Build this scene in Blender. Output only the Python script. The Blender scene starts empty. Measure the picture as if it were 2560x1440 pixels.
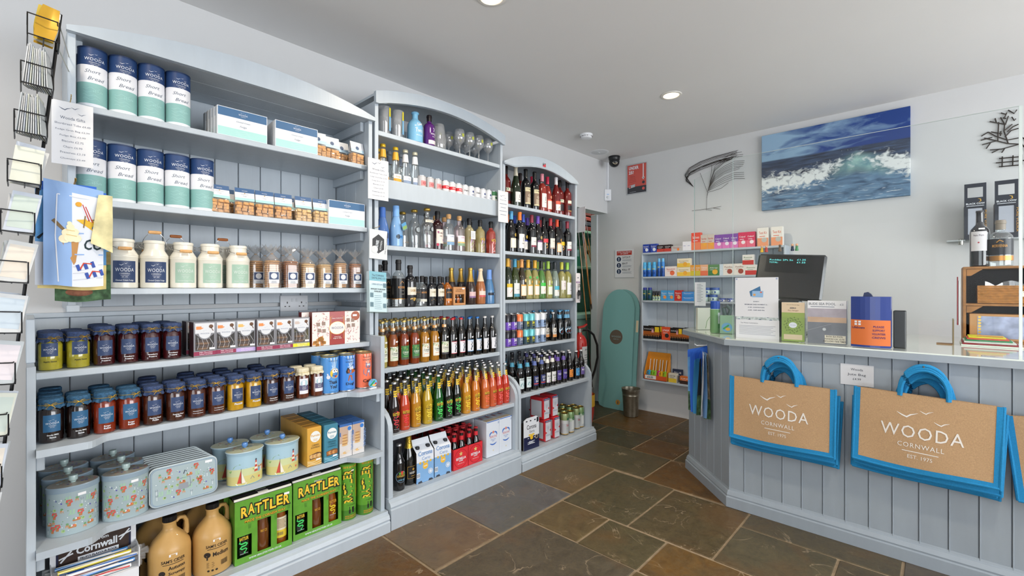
import bpy,bmesh,math,random
from mathutils import Vector,Matrix
random.seed(7)
R=math.radians
sc=bpy.context.scene
col=sc.collection

# ---------------------------------------------------------------- camera, world, light, exposure
CAMH=1.25
ANG=R(43)
FPX=1137.8
CA,SA=math.cos(ANG),math.sin(ANG)
cam=bpy.data.objects.new('camera',bpy.data.cameras.new('camera'))
col.objects.link(cam)
cam.location=(0,0,CAMH)
cam.rotation_euler=(R(90),0,ANG-R(90))
cam.data.sensor_width=36
cam.data.lens=16
cam.data.clip_start=0.05
sc.camera=cam

world=bpy.data.worlds.new('sky')
sc.world=world
world.use_nodes=True
bg=world.node_tree.nodes['Background']
bg.inputs[0].default_value=(0.72,0.84,1.0,1)
bg.inputs[1].default_value=1.0

CEIL=2.61
DLP=38         # watts of each ceiling downlight
WALLY=2.62      # shelf wall
WALLX=4.33      # wall behind the till
BX,BY=-2.6,-3.2   # walls behind the camera


def area(name,loc,rot,sx,sy,power,colr):
    l=bpy.data.lights.new(name,'AREA')
    l.shape='RECTANGLE'
    l.size,l.size_y=sx,sy
    l.energy=power
    l.color=colr
    o=bpy.data.objects.new(name,l)
    o.location=loc
    o.rotation_euler=rot
    col.objects.link(o)
    return o


# daylight at the two shop windows behind the camera
area('daylight_window_right',(2.0,BY-0.05,1.5),(R(106),0,0),4.2,1.7,182,(0.97,0.985,1.0))
area('daylight_window_front',(BX-0.05,-0.6,1.3),(R(118),0,R(-90)),3.4,2.1,64,(0.97,0.985,1.0))

cy=sc.cycles
cy.max_bounces=6
cy.diffuse_bounces=3
cy.glossy_bounces=3
cy.transmission_bounces=5
cy.transparent_max_bounces=10
cy.caustics_reflective=False
cy.caustics_refractive=False
cy.use_light_tree=False

vs=sc.view_settings
vs.view_transform='Standard'
vs.look='None'
vs.gamma=1
vs.use_curve_mapping=False
vs.exposure=0.03
sc.display_settings.display_device='sRGB'


# ---------------------------------------------------------------- helpers
def at(px,Y):
    """X on the plane Y seen at picture column px"""
    k=(px-1280)/FPX
    return Y*(CA+k*SA)/(SA-k*CA)


def atx(px,X):
    """Y on the plane X seen at picture column px"""
    k=(px-1280)/FPX
    return X*(SA-k*CA)/(CA+k*SA)


def hz(py,X,Y):
    return CAMH+(720-py)*(X*CA+Y*SA)/FPX


def lin(h):
    h=h.lstrip('#')
    o=[]
    for i in (0,2,4):
        c=int(h[i:i+2],16)/255
        o.append(c/12.92 if c <= 0.04045 else ((c+0.055)/1.055)** 2.4)
    return (*o,1)


MC={}


def M(h,r=.5,m=0,coat=0,t=0,e=0,ior=1.45,noise=0,nscale=30,bump=0,bscale=60,sheen=0):
    k=(h,r,m,coat,t,e,ior,noise,nscale,bump,bscale,sheen)
    if k in MC:
        return MC[k]
    mt=bpy.data.materials.new('paint_'+h.lstrip('#'))
    mt.use_nodes=True
    nt=mt.node_tree
    b=nt.nodes['Principled BSDF']
    I=b.inputs
    I['Base Color'].default_value=lin(h)
    I['Roughness'].default_value=r
    I['Metallic'].default_value=m
    I['Coat Weight'].default_value=coat
    I['Coat Roughness'].default_value=.06
    I['Transmission Weight'].default_value=t
    I['IOR'].default_value=ior
    I['Sheen Weight'].default_value=sheen
    if e:
        I['Emission Color'].default_value=lin(h)
        I['Emission Strength'].default_value=e
    if noise or bump:
        tc=nt.nodes.new('ShaderNodeTexCoord')
    if noise:
        n=nt.nodes.new('ShaderNodeTexNoise')
        n.inputs['Scale'].default_value=nscale
        n.inputs['Detail'].default_value=4
        nt.links.new(tc.outputs['Object'],n.inputs['Vector'])
        mp=nt.nodes.new('ShaderNodeMapRange')
        mp.inputs[1].default_value=.3
        mp.inputs[2].default_value=.7
        mp.inputs[3].default_value=1-noise
        mp.inputs[4].default_value=1+noise
        nt.links.new(n.outputs[0],mp.inputs[0])
        hs=nt.nodes.new('ShaderNodeHueSaturation')
        hs.inputs['Color'].default_value=lin(h)
        nt.links.new(mp.outputs[0],hs.inputs['Value'])
        nt.links.new(hs.outputs[0],I['Base Color'])
    if bump:
        n2=nt.nodes.new('ShaderNodeTexNoise')
        n2.inputs['Scale'].default_value=bscale
        nt.links.new(tc.outputs['Object'],n2.inputs['Vector'])
        bp=nt.nodes.new('ShaderNodeBump')
        bp.inputs['Strength'].default_value=bump
        bp.inputs['Distance'].default_value=.004
        nt.links.new(n2.outputs[0],bp.inputs['Height'])
        nt.links.new(bp.outputs[0],I['Normal'])
    MC[k]=mt
    return mt


TX={}


def textgeo(s,size,bold=0,shear=0,spc=1,al='CENTER'):
    k=(s,bold,shear,spc,al)
    if k not in TX:
        cu=bpy.data.curves.new('t','FONT')
        cu.body=s
        cu.align_x=al
        cu.size=1
        cu.resolution_u=2
        cu.offset=bold
        cu.shear=shear
        cu.space_character=spc
        ob=bpy.data.objects.new('t',cu)
        me=ob.to_mesh()
        v=[(p.co.x,p.co.y)for p in me.vertices]
        f=[tuple(p.vertices)for p in me.polygons]
        ob.to_mesh_clear()
        bpy.data.objects.remove(ob)
        bpy.data.curves.remove(cu)
        TX[k]=(v,f)
    v,f=TX[k]
    return [(a*size,b*size)for a,b in v],f


class MB:
    """collects geometry for ONE mesh object"""

    def __init__(s):
        s.v=[]; s.f=[]; s.m=[]; s.s=[]

    def add(s,vs,fs,mat,sm=False):
        o=len(s.v)
        s.v.extend(vs)
        for i,f in enumerate(fs):
            s.f.append(tuple(a+o for a in f))
            s.m.append(mat[i]if isinstance(mat,list)else mat)
            s.s.append(sm)
        return s

    def box(s,x0,x1,y0,y1,z0,z1,mat,b=0):
        if b:
            def c(a0,a1):return (a0,a0+b,a1-b,a1)
            X,Y,Z=c(x0,x1),c(y0,y1),c(z0,z1)
            bm=bmesh.new()
            bmesh.ops.create_cube(bm,size=1)
            for v in bm.verts:
                v.co=((x0+x1)/2+v.co.x*(x1-x0),(y0+y1)/2+v.co.y*(y1-y0),(z0+z1)/2+v.co.z*(z1-z0))
            bmesh.ops.bevel(bm,geom=bm.edges[:],offset=b,segments=1,affect='EDGES')
            bm.verts.index_update()
            s.add([tuple(v.co)for v in bm.verts],[tuple(v.index for v in f.verts)for f in bm.faces],mat)
            bm.free()
            return s
        vs=[(x,y,z)for z in (z0,z1)for y in (y0,y1)for x in (x0,x1)]
        fs=[(0,2,3,1),(4,5,7,6),(0,1,5,4),(2,6,7,3),(0,4,6,2),(1,3,7,5)]
        return s.add(vs,fs,mat)

    def prism(s,pts,ax,a0,a1,mat,side=None):
        """polygon pts extruded along ax from a0 to a1; ax 'y': pts=(x,z), 'x': (y,z), 'z': (x,y)"""
        def P(p,a):
            return (p[0],a,p[1])if ax == 'y' else (a,p[0],p[1])if ax == 'x' else (p[0],p[1],a)
        n=len(pts)
        vs=[P(p,a0)for p in pts]+[P(p,a1)for p in pts]
        s.add(vs,[tuple(range(n)),tuple(range(2*n-1,n-1,-1))],mat)
        s.add(vs,[(i,i+n,(i+1)%n+n,(i+1)%n)for i in range(n)],side or mat)
        return s

    def lathe(s,prof,mat,n=20,cx=0,cy=0,sx=1,sy=1,sm=True,cap=True):
        """prof [(r,z)...]; mat single or one per band"""
        vs=[]
        for r,z in prof:
            for i in range(n):
                a=2*math.pi*i/n
                vs.append((cx+r*sx*math.cos(a),cy+r*sy*math.sin(a),z))
        for k in range(len(prof)-1):
            fs=[(k*n+i,k*n+(i+1)%n,(k+1)*n+(i+1)%n,(k+1)*n+i)for i in range(n)]
            s.add(vs if k == 0 else [],[],mat)
            o=len(s.v)-len(vs)
            mm=mat[k]if isinstance(mat,list)else mat
            for f in fs:
                s.f.append(tuple(a+o for a in f)); s.m.append(mm); s.s.append(sm)
        if cap:
            o=len(s.v)-len(vs)
            m0=mat[0]if isinstance(mat,list)else mat
            m1=mat[-1]if isinstance(mat,list)else mat
            if prof[0][0]>1e-5:
                s.f.append(tuple(o+i for i in range(n-1,-1,-1))); s.m.append(m0); s.s.append(False)
            if prof[-1][0]>1e-5:
                q=o+(len(prof)-1)*n
                s.f.append(tuple(q+i for i in range(n))); s.m.append(m1); s.s.append(False)
        return s

    def tube(s,pts,r,mat,n=6,closed=False,sm=True):
        pts=[Vector(p)for p in pts]
        m=len(pts)
        vs=[]
        up=Vector((0,0,1))
        for i,p in enumerate(pts):
            if closed:
                d=pts[(i+1)%m]-pts[i-1]
            else:
                d=pts[min(i+1,m-1)]-pts[max(i-1,0)]
            d.normalize()
            u=up if abs(d.dot(up))<.9 else Vector((1,0,0))if abs(d.x)<.9 else Vector((0,1,0))
            a=d.cross(u).normalized()
            b=d.cross(a).normalized()
            rr=r[i]if isinstance(r,(list,tuple))else r
            for k in range(n):
                t=2*math.pi*k/n
                vs.append(tuple(p+(a*math.cos(t)+b*math.sin(t))*rr))
        fs=[]
        for i in range(m if closed else m-1):
            j=(i+1)%m
            for k in range(n):
                fs.append((i*n+k,i*n+(k+1)%n,j*n+(k+1)%n,j*n+k))
        if not closed:
            fs.append(tuple(range(n))[::-1])
            fs.append(tuple((m-1)*n+k for k in range(n)))
        return s.add(vs,fs,mat,sm)

    def grid(s,fn,nu,nv,mat,sm=True):
        """fn(u,v)->point, u,v in 0..1; mat single or function(i,j)"""
        vs=[tuple(fn(i/nu,j/nv))for j in range(nv+1)for i in range(nu+1)]
        fs,ms=[],[]
        for j in range(nv):
            for i in range(nu):
                fs.append((j*(nu+1)+i,j*(nu+1)+i+1,(j+1)*(nu+1)+i+1,(j+1)*(nu+1)+i))
                ms.append(mat(i,j)if callable(mat)else mat)
        return s.add(vs,fs,ms,sm)

    # flat print on the front (facing -Y) or wrapped round a drum of radius r; w = half width in metres
    def pt(s,u,v,y,r,ang=0,sy=1):
        if r:
            t=ang+u/r
            return (r*math.sin(t),-r*sy*math.cos(t),v)
        return (u,y,v)

    def patch(s,u0,u1,z0,z1,mat,y=0,r=0,ang=0,sy=1):
        n=max(1,int(abs(u1-u0)/r/.22))if r else 1
        vs,fs=[],[]
        for i in range(n+1):
            u=u0+(u1-u0)*i/n
            vs += [s.pt(u,z0,y,r,ang,sy),s.pt(u,z1,y,r,ang,sy)]
            if i:
                fs.append((2*i-2,2*i,2*i+1,2*i-1))
        return s.add(vs,fs,mat,bool(r))

    def poly(s,pts,mat,y=0,r=0,ang=0,sy=1):
        return s.add([s.pt(u,v,y,r,ang,sy)for u,v in pts],[tuple(range(len(pts)))],mat)

    def disc(s,u,v,rad,mat,y=0,r=0,ang=0,n=18,k=1,sy=1):
        return s.poly([(u+rad*math.cos(2*math.pi*i/n),v+rad*k*math.sin(2*math.pi*i/n))for i in range(n)],mat,y,r,ang,sy)

    def line(s,pts,w,mat,y=0,r=0,ang=0,sy=1):
        """flat stroke of width w through pts"""
        P=[Vector(p)for p in pts]
        L,Q=[],[]
        for i,p in enumerate(P):
            d=(P[min(i+1,len(P)-1)]-P[max(i-1,0)])
            d=d.normalized()if d.length else Vector((1,0))
            nrm=Vector((-d.y,d.x))*(w[i]if isinstance(w,(list,tuple))else w)/2
            L.append(p+nrm); Q.append(p-nrm)
        vs=[s.pt(a.x,a.y,y,r,ang,sy)for a in L]+[s.pt(a.x,a.y,y,r,ang,sy)for a in Q]
        n=len(P)
        return s.add(vs,[(i+n,i+1+n,i+1,i)for i in range(n-1)],mat)

    def text(s,t,size,u,v,mat,y=0,r=0,ang=0,bold=0,shear=0,spc=1,rot=0,wx=1,al='CENTER',sy=1):
        g,f=textgeo(t,size,bold,shear,spc,al)
        c,q=math.cos(rot),math.sin(rot)
        vs=[s.pt(u+(a*wx*c-b*q),v+(a*wx*q+b*c),y,r,ang,sy)for a,b in g]
        return s.add(vs,f,mat)

    def xf(s,Tm,i0=0):
        for i in range(i0,len(s.v)):
            s.v[i]=tuple(Tm @ Vector(s.v[i]))
        return s

    def mesh(s,name,sharp=35):
        me=bpy.data.meshes.new(name)
        me.from_pydata(s.v,[],s.f)
        idx={}
        for m_ in s.m:
            if m_ not in idx:
                idx[m_]=len(idx)
                me.materials.append(m_)
        me.polygons.foreach_set('material_index',[idx[m_]for m_ in s.m])
        me.polygons.foreach_set('use_smooth',s.s)
        if any(s.s):
            me.set_sharp_from_angle(angle=R(sharp))
        me.update()
        return me

    def build(s,name,parent=None,kind=None,label=None,cat=None,group=None):
        o=bpy.data.objects.new(name,s.mesh(name))
        col.objects.link(o)
        if parent:
            o.parent=parent
        tag(o,label,cat,group,kind)
        return o


LABELS={}


def tag(o,label=None,cat=None,group=None,kind=None):
    if label:
        o['label']=label
        LABELS.setdefault(label,[]).append(o.name)
    if cat:o['category']=cat
    if group:o['group']=group
    if kind:o['kind']=kind
    return o


def empty(name,loc=(0,0,0),rz=0,label=None,cat=None,group=None,kind=None):
    o=bpy.data.objects.new(name,None)
    o.empty_display_size=.05
    col.objects.link(o)
    o.location=loc
    o.rotation_euler=(0,0,rz)
    return tag(o,label,cat,group,kind)


class Proto:
    """a kind of thing: shared meshes, spawned as individual objects"""

    def __init__(s,name,cat,desc,parts):
        s.name,s.cat,s.desc=name,cat,desc
        s.parts=[]
        for p in parts:
            subs=p[2]if len(p)>2 else []
            s.parts.append((p[0],p[1].mesh(p[0]),[(q[0],q[1].mesh(q[0]))for q in subs]))
        s.hw=max(abs(v[0])for p in parts for v in p[1].v)
        s.hd=max(v[1]for p in parts for v in p[1].v)
        s.fd=-min(v[1]for p in parts for v in p[1].v)

    def put(s,loc,rz=0,label=None,group=None,tilt=(0,0),sc_=1):
        o=empty(s.name,(loc[0],loc[1],loc[2]+.0008),rz,label or s.desc,s.cat,group)
        o.rotation_euler=(tilt[0],tilt[1],rz)
        if sc_ != 1:
            o.scale=(sc_,sc_,sc_)
        for n,me,subs in s.parts:
            c=bpy.data.objects.new(n,me)
            col.objects.link(c)
            c.parent=o
            for n2,me2 in subs:
                d=bpy.data.objects.new(n2,me2)
                col.objects.link(d)
                d.parent=c
        return o


ORD=['leftmost','second','third','fourth','fifth','sixth','seventh','eighth','ninth','tenth','eleventh','twelfth','thirteenth','fourteenth','fifteenth','sixteenth']


def ordinal(i,n,desc):
    if n == 1:
        return desc
    if i == 0:
        return 'leftmost '+desc
    if i == n-1:
        return 'rightmost '+desc
    return ORD[i]+' '+desc+' from left'


def row(items,Y,Z,where,group=None,face='y',jit=.0,jr=0.0,dx=0):
    """items: [(proto, px or ('x',value)), ...] standing on one shelf line; labels count look-alikes from the left"""
    tot,seen={},{}
    for it in items:
        tot[it[0].desc]=tot.get(it[0].desc,0)+1
    P=[]
    for it in items:
        yy=Y+random.uniform(-jit,jit)+(it[2]if len(it)>2 else 0)
        px=it[1]
        u=px[1]if isinstance(px,tuple)else (at(px,yy)if face == 'y' else atx(px,yy))
        P.append([u,yy,it[0]])
    for _ in range(60):      # neighbours stand beside, never inside, one another
        mv=0
        for a in range(len(P)):
            for b in range(a+1,len(P)):
                A_,B_=P[a],P[b]
                dy=abs(A_[1]-B_[1])
                rr=A_[2].hw+B_[2].hw+.0006
                rnd=abs(A_[2].hd-A_[2].fd)<.02
                lim=(rr if rnd else (A_[2].hd+A_[2].fd))
                if dy >= lim:continue
                need=math.sqrt(max(0,rr*rr-dy*dy))if rnd else rr
                d=B_[0]-A_[0]
                if abs(d)<need:
                    k=(need-abs(d))/2*(1 if d >= 0 else-1)
                    A_[0]-= k; B_[0]+= k; mv=max(mv,abs(k))
        if face == 'y':
            for A_ in P:
                lo,hi=(2.325,3.172)if A_[0]>2.3 else (1.325,2.268)if A_[0]>1.29 else (.127,1.262)if Z>1.1 else (.028,1.251)
                A_[0]=min(max(A_[0],lo+A_[2].hw),hi-A_[2].hw)
        if mv<1e-5:break
    out=[]
    for it,(u,yy,p)in zip(items,P):
        k=seen.get(p.desc,0)
        seen[p.desc]=k+1
        lab=ordinal(k,tot[p.desc],p.desc)+', '+where
        zr=random.uniform(-jr,jr)
        if face == 'y':
            o=p.put((u+dx,yy,Z),zr,lab,group or p.desc+'s')
        else:
            o=p.put((yy,u+dx,Z),-math.pi/2+zr,lab,group or p.desc+'s')
        out.append(o)
    return out


# ---------------------------------------------------------------- materials of the place
def woodpaint(name,h,vary=.05,gr=.35):
    mt=bpy.data.materials.new(name)
    mt.use_nodes=True
    nt=mt.node_tree
    b=nt.nodes['Principled BSDF']
    tc=nt.nodes.new('ShaderNodeTexCoord')
    mp=nt.nodes.new('ShaderNodeMapping')
    mp.inputs['Scale'].default_value=(3,3,.6)
    nt.links.new(tc.outputs['Object'],mp.inputs[0])
    n=nt.nodes.new('ShaderNodeTexNoise')
    n.inputs['Scale'].default_value=9
    n.inputs['Detail'].default_value=6
    nt.links.new(mp.outputs[0],n.inputs[0])
    oi=nt.nodes.new('ShaderNodeObjectInfo')
    ad=nt.nodes.new('ShaderNodeMath'); ad.operation='MULTIPLY_ADD'
    ad.inputs[1].default_value=.5; ad.inputs[2].default_value=0
    nt.links.new(oi.outputs['Random'],ad.inputs[0])
    sm=nt.nodes.new('ShaderNodeMath'); sm.operation='ADD'
    nt.links.new(ad.outputs[0],sm.inputs[0]); nt.links.new(n.outputs[0],sm.inputs[1])
    mr=nt.nodes.new('ShaderNodeMapRange')
    mr.inputs[1].default_value=.4; mr.inputs[2].default_value=1.1
    mr.inputs[3].default_value=1-vary; mr.inputs[4].default_value=1+vary
    nt.links.new(sm.outputs[0],mr.inputs[0])
    hs=nt.nodes.new('ShaderNodeHueSaturation')
    hs.inputs['Color'].default_value=lin(h)
    nt.links.new(mr.outputs[0],hs.inputs['Value'])
    nt.links.new(hs.outputs[0],b.inputs['Base Color'])
    b.inputs['Roughness'].default_value=gr
    bp=nt.nodes.new('ShaderNodeBump')
    bp.inputs['Strength'].default_value=.15
    bp.inputs['Distance'].default_value=.002
    mp2=nt.nodes.new('ShaderNodeMapping')
    mp2.inputs['Scale'].default_value=(60,60,4)
    nt.links.new(tc.outputs['Object'],mp2.inputs[0])
    n2=nt.nodes.new('ShaderNodeTexNoise')
    n2.inputs['Scale'].default_value=2
    nt.links.new(mp2.outputs[0],n2.inputs[0])
    nt.links.new(n2.outputs[0],bp.inputs['Height'])
    nt.links.new(bp.outputs[0],b.inputs['Normal'])
    return mt


PAINT=woodpaint('blue_grey_paint','#b5bfc8')
PAINT2=woodpaint('counter_paint','#9aa4ad')
WALLM=M('#cfd0d1',.75,noise=.015,nscale=3,bump=.05,bscale=90)
CEILM=M('#e0e0e0',.85,noise=.01,nscale=2)
WHITE=M('#e6e8ec',.5)
PAPER=M('#d9dbdf',.55)
BLACK=M('#0c0c0e',.35)
INK=M('#3b4250',.6)
PALEINK=M('#6f7886',.6)
GOLD=M('#c9a24a',.3,m=.7)
STEEL=M('#b9b6ae',.28,m=1)
WIREM=M('#1a1a1c',.35,m=.5)
CLEAR=M('#f4fbfa',.02,t=1,ior=1.45)


def plexi(name,tint=(.95,.985,.97,1),gloss=.10,haze=0):
    """thin clear acrylic sheet: mostly see-through, a little mirror"""
    mt=bpy.data.materials.new(name)
    mt.use_nodes=True
    nt=mt.node_tree
    nt.nodes.clear()
    out=nt.nodes.new('ShaderNodeOutputMaterial')
    tr=nt.nodes.new('ShaderNodeBsdfTransparent'); tr.inputs[0].default_value=tint
    gl=nt.nodes.new('ShaderNodeBsdfGlossy'); gl.inputs['Roughness'].default_value=.02
    fr=nt.nodes.new('ShaderNodeLayerWeight'); fr.inputs[0].default_value=.5
    pw=nt.nodes.new('ShaderNodeMath'); pw.operation='POWER'; pw.inputs[1].default_value=3.5
    nt.links.new(fr.outputs['Facing'],pw.inputs[0])
    mu=nt.nodes.new('ShaderNodeMath'); mu.operation='MULTIPLY_ADD'; mu.use_clamp=True
    mu.inputs[1].default_value=gloss*4; mu.inputs[2].default_value=gloss
    nt.links.new(pw.outputs[0],mu.inputs[0])
    mx=nt.nodes.new('ShaderNodeMixShader')
    nt.links.new(mu.outputs[0],mx.inputs[0])
    nt.links.new(tr.outputs[0],mx.inputs[1]); nt.links.new(gl.outputs[0],mx.inputs[2])
    last=mx
    if haze:
        df=nt.nodes.new('ShaderNodeBsdfDiffuse'); df.inputs[0].default_value=(.85,.86,.87,1)
        tl_=nt.nodes.new('ShaderNodeBsdfTranslucent'); tl_.inputs[0].default_value=(.85,.86,.87,1)
        m2=nt.nodes.new('ShaderNodeMixShader'); m2.inputs[0].default_value=.4
        nt.links.new(df.outputs[0],m2.inputs[1]); nt.links.new(tl_.outputs[0],m2.inputs[2])
        m3=nt.nodes.new('ShaderNodeMixShader'); m3.inputs[0].default_value=haze
        nt.links.new(mx.outputs[0],m3.inputs[1]); nt.links.new(m2.outputs[0],m3.inputs[2])
        last=m3
    nt.links.new(last.outputs[0],out.inputs[0])
    return mt


PLEXI=plexi('acrylic_sheet',(.97,.985,.98,1),gloss=.003,haze=.01)
CELLO=plexi('cellophane',(.98,.98,.97,1),.10,.09)
FRILL=plexi('crumpled_cellophane',(.98,.98,.98,1),.16,.22)
GLASSM=plexi('thin_glass',(.90,.93,.93,1),.10)


def slate():
    mt=bpy.data.materials.new('slate')
    mt.use_nodes=True
    nt=mt.node_tree
    N,L=nt.nodes,nt.links
    b=N['Principled BSDF']
    tc=N.new('ShaderNodeNewGeometry')
    oi=N.new('ShaderNodeObjectInfo')
    off=N.new('ShaderNodeVectorMath'); off.operation='SCALE'
    cx=N.new('ShaderNodeCombineXYZ')
    for i in range(3):L.new(oi.outputs['Random'],cx.inputs[i])
    L.new(cx.outputs[0],off.inputs[0]); off.inputs['Scale'].default_value=37
    ad=N.new('ShaderNodeVectorMath'); ad.operation='ADD'
    L.new(tc.outputs['Position'],ad.inputs[0]); L.new(off.outputs[0],ad.inputs[1])

    def noise(scale,det=5,dist=0,rough=.55):
        n=N.new('ShaderNodeTexNoise')
        n.inputs['Scale'].default_value=scale; n.inputs['Detail'].default_value=det
        n.inputs['Distortion'].default_value=dist; n.inputs['Roughness'].default_value=rough
        L.new(ad.outputs[0],n.inputs['Vector'])
        return n.outputs[0]

    def rng(src,a,b_,c,d):
        m=N.new('ShaderNodeMapRange')
        for i,v in enumerate((a,b_,c,d)):m.inputs[i+1].default_value=v
        L.new(src,m.inputs[0])
        return m.outputs[0]

    def mix(f,a,b_,mode='MIX'):
        m=N.new('ShaderNodeMix'); m.data_type='RGBA'; m.blend_type=mode
        L.new(f,m.inputs[0])
        for s_,v in ((6,a),(7,b_)):
            if isinstance(v,tuple):m.inputs[s_].default_value=v
            else:L.new(v,m.inputs[s_])
        return m.outputs[2]
    big=noise(3.2,3,.6)
    mid=noise(11,6,1.2,.62)
    fine=noise(55,7,.8,.75)
    hs=N.new('ShaderNodeHueSaturation')
    L.new(oi.outputs['Color'],hs.inputs['Color'])
    L.new(rng(mid,.25,.75,.62,1.4),hs.inputs['Value'])
    hs.inputs['Saturation'].default_value=1.12
    rust=mix(rng(big,.52,.72,0,.55),hs.outputs[0],lin('#6b4a26'))
    olive=mix(rng(noise(2.1,3,.8),.5,.75,0,.45),rust,lin('#4c4a38'))
    fin=mix(rng(fine,.38,.72,0,.42),olive,lin('#75664a'))
    vein=N.new('ShaderNodeMath'); vein.operation='SUBTRACT'; vein.inputs[1].default_value=.5
    L.new(noise(2.6,4,1.6),vein.inputs[0])
    va=N.new('ShaderNodeMath'); va.operation='ABSOLUTE'; L.new(vein.outputs[0],va.inputs[0])
    vm=N.new('ShaderNodeMath'); vm.operation='MULTIPLY'
    L.new(rng(va.outputs[0],.0,.008,.55,0),vm.inputs[0])
    L.new(rng(noise(5,2),.5,.6,0,1),vm.inputs[1])
    c=mix(vm.outputs[0],fin,lin('#b5a184'))
    L.new(c,b.inputs['Base Color'])
    b.inputs['Specular IOR Level'].default_value=.38
    L.new(rng(mid,.2,.8,.30,.52),b.inputs['Roughness'])
    h=N.new('ShaderNodeMath'); h.operation='ADD'
    L.new(mid,h.inputs[0])
    h2=N.new('ShaderNodeMath'); h2.operation='MULTIPLY'; h2.inputs[1].default_value=.35
    L.new(fine,h2.inputs[0]); L.new(h2.outputs[0],h.inputs[1])
    bp=N.new('ShaderNodeBump'); bp.inputs['Strength'].default_value=.45; bp.inputs['Distance'].default_value=.006
    L.new(h.outputs[0],bp.inputs['Height']); L.new(bp.outputs[0],b.inputs['Normal'])
    return mt


SLATE=slate()
GROUT=M('#97846a',.85,noise=.2,nscale=25,bump=.3,bscale=200)
TEAL=woodpaint('teal_paint','#7fa99d')
# ---------------------------------------------------------------- room shell
fl=MB().box(BX-.2,6.3,BY-.2,4.4,-.06,-.004,GROUT).build('floor',kind='structure',label='slate tiled floor with sandy grout joints')
FT=[  # x0,x1,y0,y1,colour
    (1.65,2.27,1.62,2.10,'#5b5b5c'),(1.235,1.65,1.62,2.10,'#6b5a49'),(.55,1.235,1.2,2.10,'#5e4225'),
    (2.27,2.785,1.62,2.10,'#64533a'),(2.785,3.215,1.41,2.10,'#4e4632'),(2.165,2.76,1.19,1.615,'#4a432f'),
    (1.855,2.165,1.295,1.615,'#5d4f36'),(1.235,1.855,.975,1.615,'#4c453a'),(1.85,2.16,.97,1.295,'#4b442f'),
    (2.165,2.745,.755,1.19,'#4b412c'),(2.76,3.215,.9,1.41,'#5c4020'),(3.215,3.56,1.40,1.735,'#573d20'),
    (3.215,3.62,1.735,2.18,'#3d3726'),(3.56,3.90,1.40,1.735,'#43351f'),(3.62,4.33,1.735,2.365,'#5a3f1e'),
    (3.90,4.33,1.2,1.735,'#453821'),(3.215,3.62,2.18,2.62,'#3b392c'),(3.62,4.33,2.365,2.9,'#3e3a2c'),
    (3.215,3.62,2.62,3.1,'#3e3a2c'),(3.62,4.33,2.9,3.4,'#40392a'),(3.215,3.9,.9,1.40,'#4a3d24'),
    (1.85,2.16,.5,.97,'#644a28'),(2.16,2.565,.33,.755,'#4d4736'),(2.565,2.75,.11,.755,'#4d4637'),
    (2.16,2.565,-.15,.33,'#4a4233'),(2.565,2.95,-.4,.11,'#504a44'),(1.235,1.85,.5,.975,'#5a4a30'),
    (1.5,2.16,.0,.5,'#4d4433'),(.55,1.235,.6,1.2,'#4c4334'),(.0,.55,1.3,2.10,'#594226'),(-.6,0,1.3,2.1,'#4b4233'),
    (-.6,.55,.6,1.3,'#54452e'),(.7,1.5,0,.6,'#4a4332'),(0,.7,0,.6,'#594a30'),(-.6,0,0,.6,'#4b4333'),
    (-.6,0,2.1,2.62,'#4c4333'),(2.56,2.95,-1,-.4,'#4f4735'),(2.16,2.56,-1,-.15,'#54452d')]
tl={}
for x0,x1,y0,y1,hx in FT:
    g=.0058
    m=MB().box(x0+g,x1-g,y0+g,y1-g,-.012,random.uniform(-.0006,.0008),SLATE,b=.003)
    o=m.build('tile',fl)
    o.color=lin(hx)
# plain continuation behind the camera
for i in range(5):
    for j in range(6):
        x0,y0=BX+i*.62,BY+j*.5
        if x0>2.1:continue
        o=MB().box(x0+.007,x0+.613,y0+.007,y0+.493,-.012,0,SLATE,b=.003).build('tile',fl)
        o.color=lin(random.choice(['#4c4535','#5d4d33','#54504a','#5e4527']))

DX0=3.21   # doorway in the shelf wall
TW=.14
MB().box(BX-.2,DX0,WALLY,WALLY+TW,-.06,CEIL,WALLM).box(DX0,WALLX,WALLY,WALLY+TW,2.06,CEIL,WALLM).build('wall_left',kind='structure',label='pale wall behind the shelving with doorway lintel')
MB().box(WALLX,WALLX+.14,BY,WALLY+TW+.003,-.06,CEIL,WALLM).build('wall_back',kind='structure',label='pale wall behind the counter')
MB().box(BX-.2,6.3,BY-.2,4.4,CEIL,CEIL+.1,CEILM).build('ceiling',kind='structure',label='flat off-white ceiling')
# walls behind the camera, with the shop windows
wr=MB()
wx0,wx1,wz0,wz1=-.15,4.15,.6,2.35
wr.box(BX,wx0,BY-.15,BY,-.06,CEIL,WALLM).box(wx1,WALLX+.14,BY-.15,BY,-.06,CEIL,WALLM)
wr.box(wx0,wx1,BY-.15,BY,-.06,wz0,WALLM).box(wx0,wx1,BY-.15,BY,wz1,CEIL,WALLM)
wr.build('wall_right',kind='structure',label='pale wall with a wide shop window behind the viewer')
wf=MB()
fy0,fy1,fz1=-2.4,1.2,2.35
wf.box(BX-.15,BX,BY,fy0,-.06,CEIL,WALLM).box(BX-.15,BX,fy1,WALLY,-.06,CEIL,WALLM)
wf.box(BX-.15,BX,fy0,fy1,fz1,CEIL,WALLM).box(BX-.15,BX,fy0,fy1,-.06,.25,WALLM)
wf.build('wall_front',kind='structure',label='pale shop front wall with window behind the viewer')
w1=MB()
for x in (wx0,.9,2.0,3.1,wx1-.06):w1.box(x,x+.06,BY-.1,BY-.04,wz0,wz1,WHITE)
for z in (wz0,wz1-.06):w1.box(wx0,wx1,BY-.11,BY-.03,z,z+.06,WHITE)
w1.build('window_1',kind='structure',label='white framed wide shop window')
w2=MB()
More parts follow.
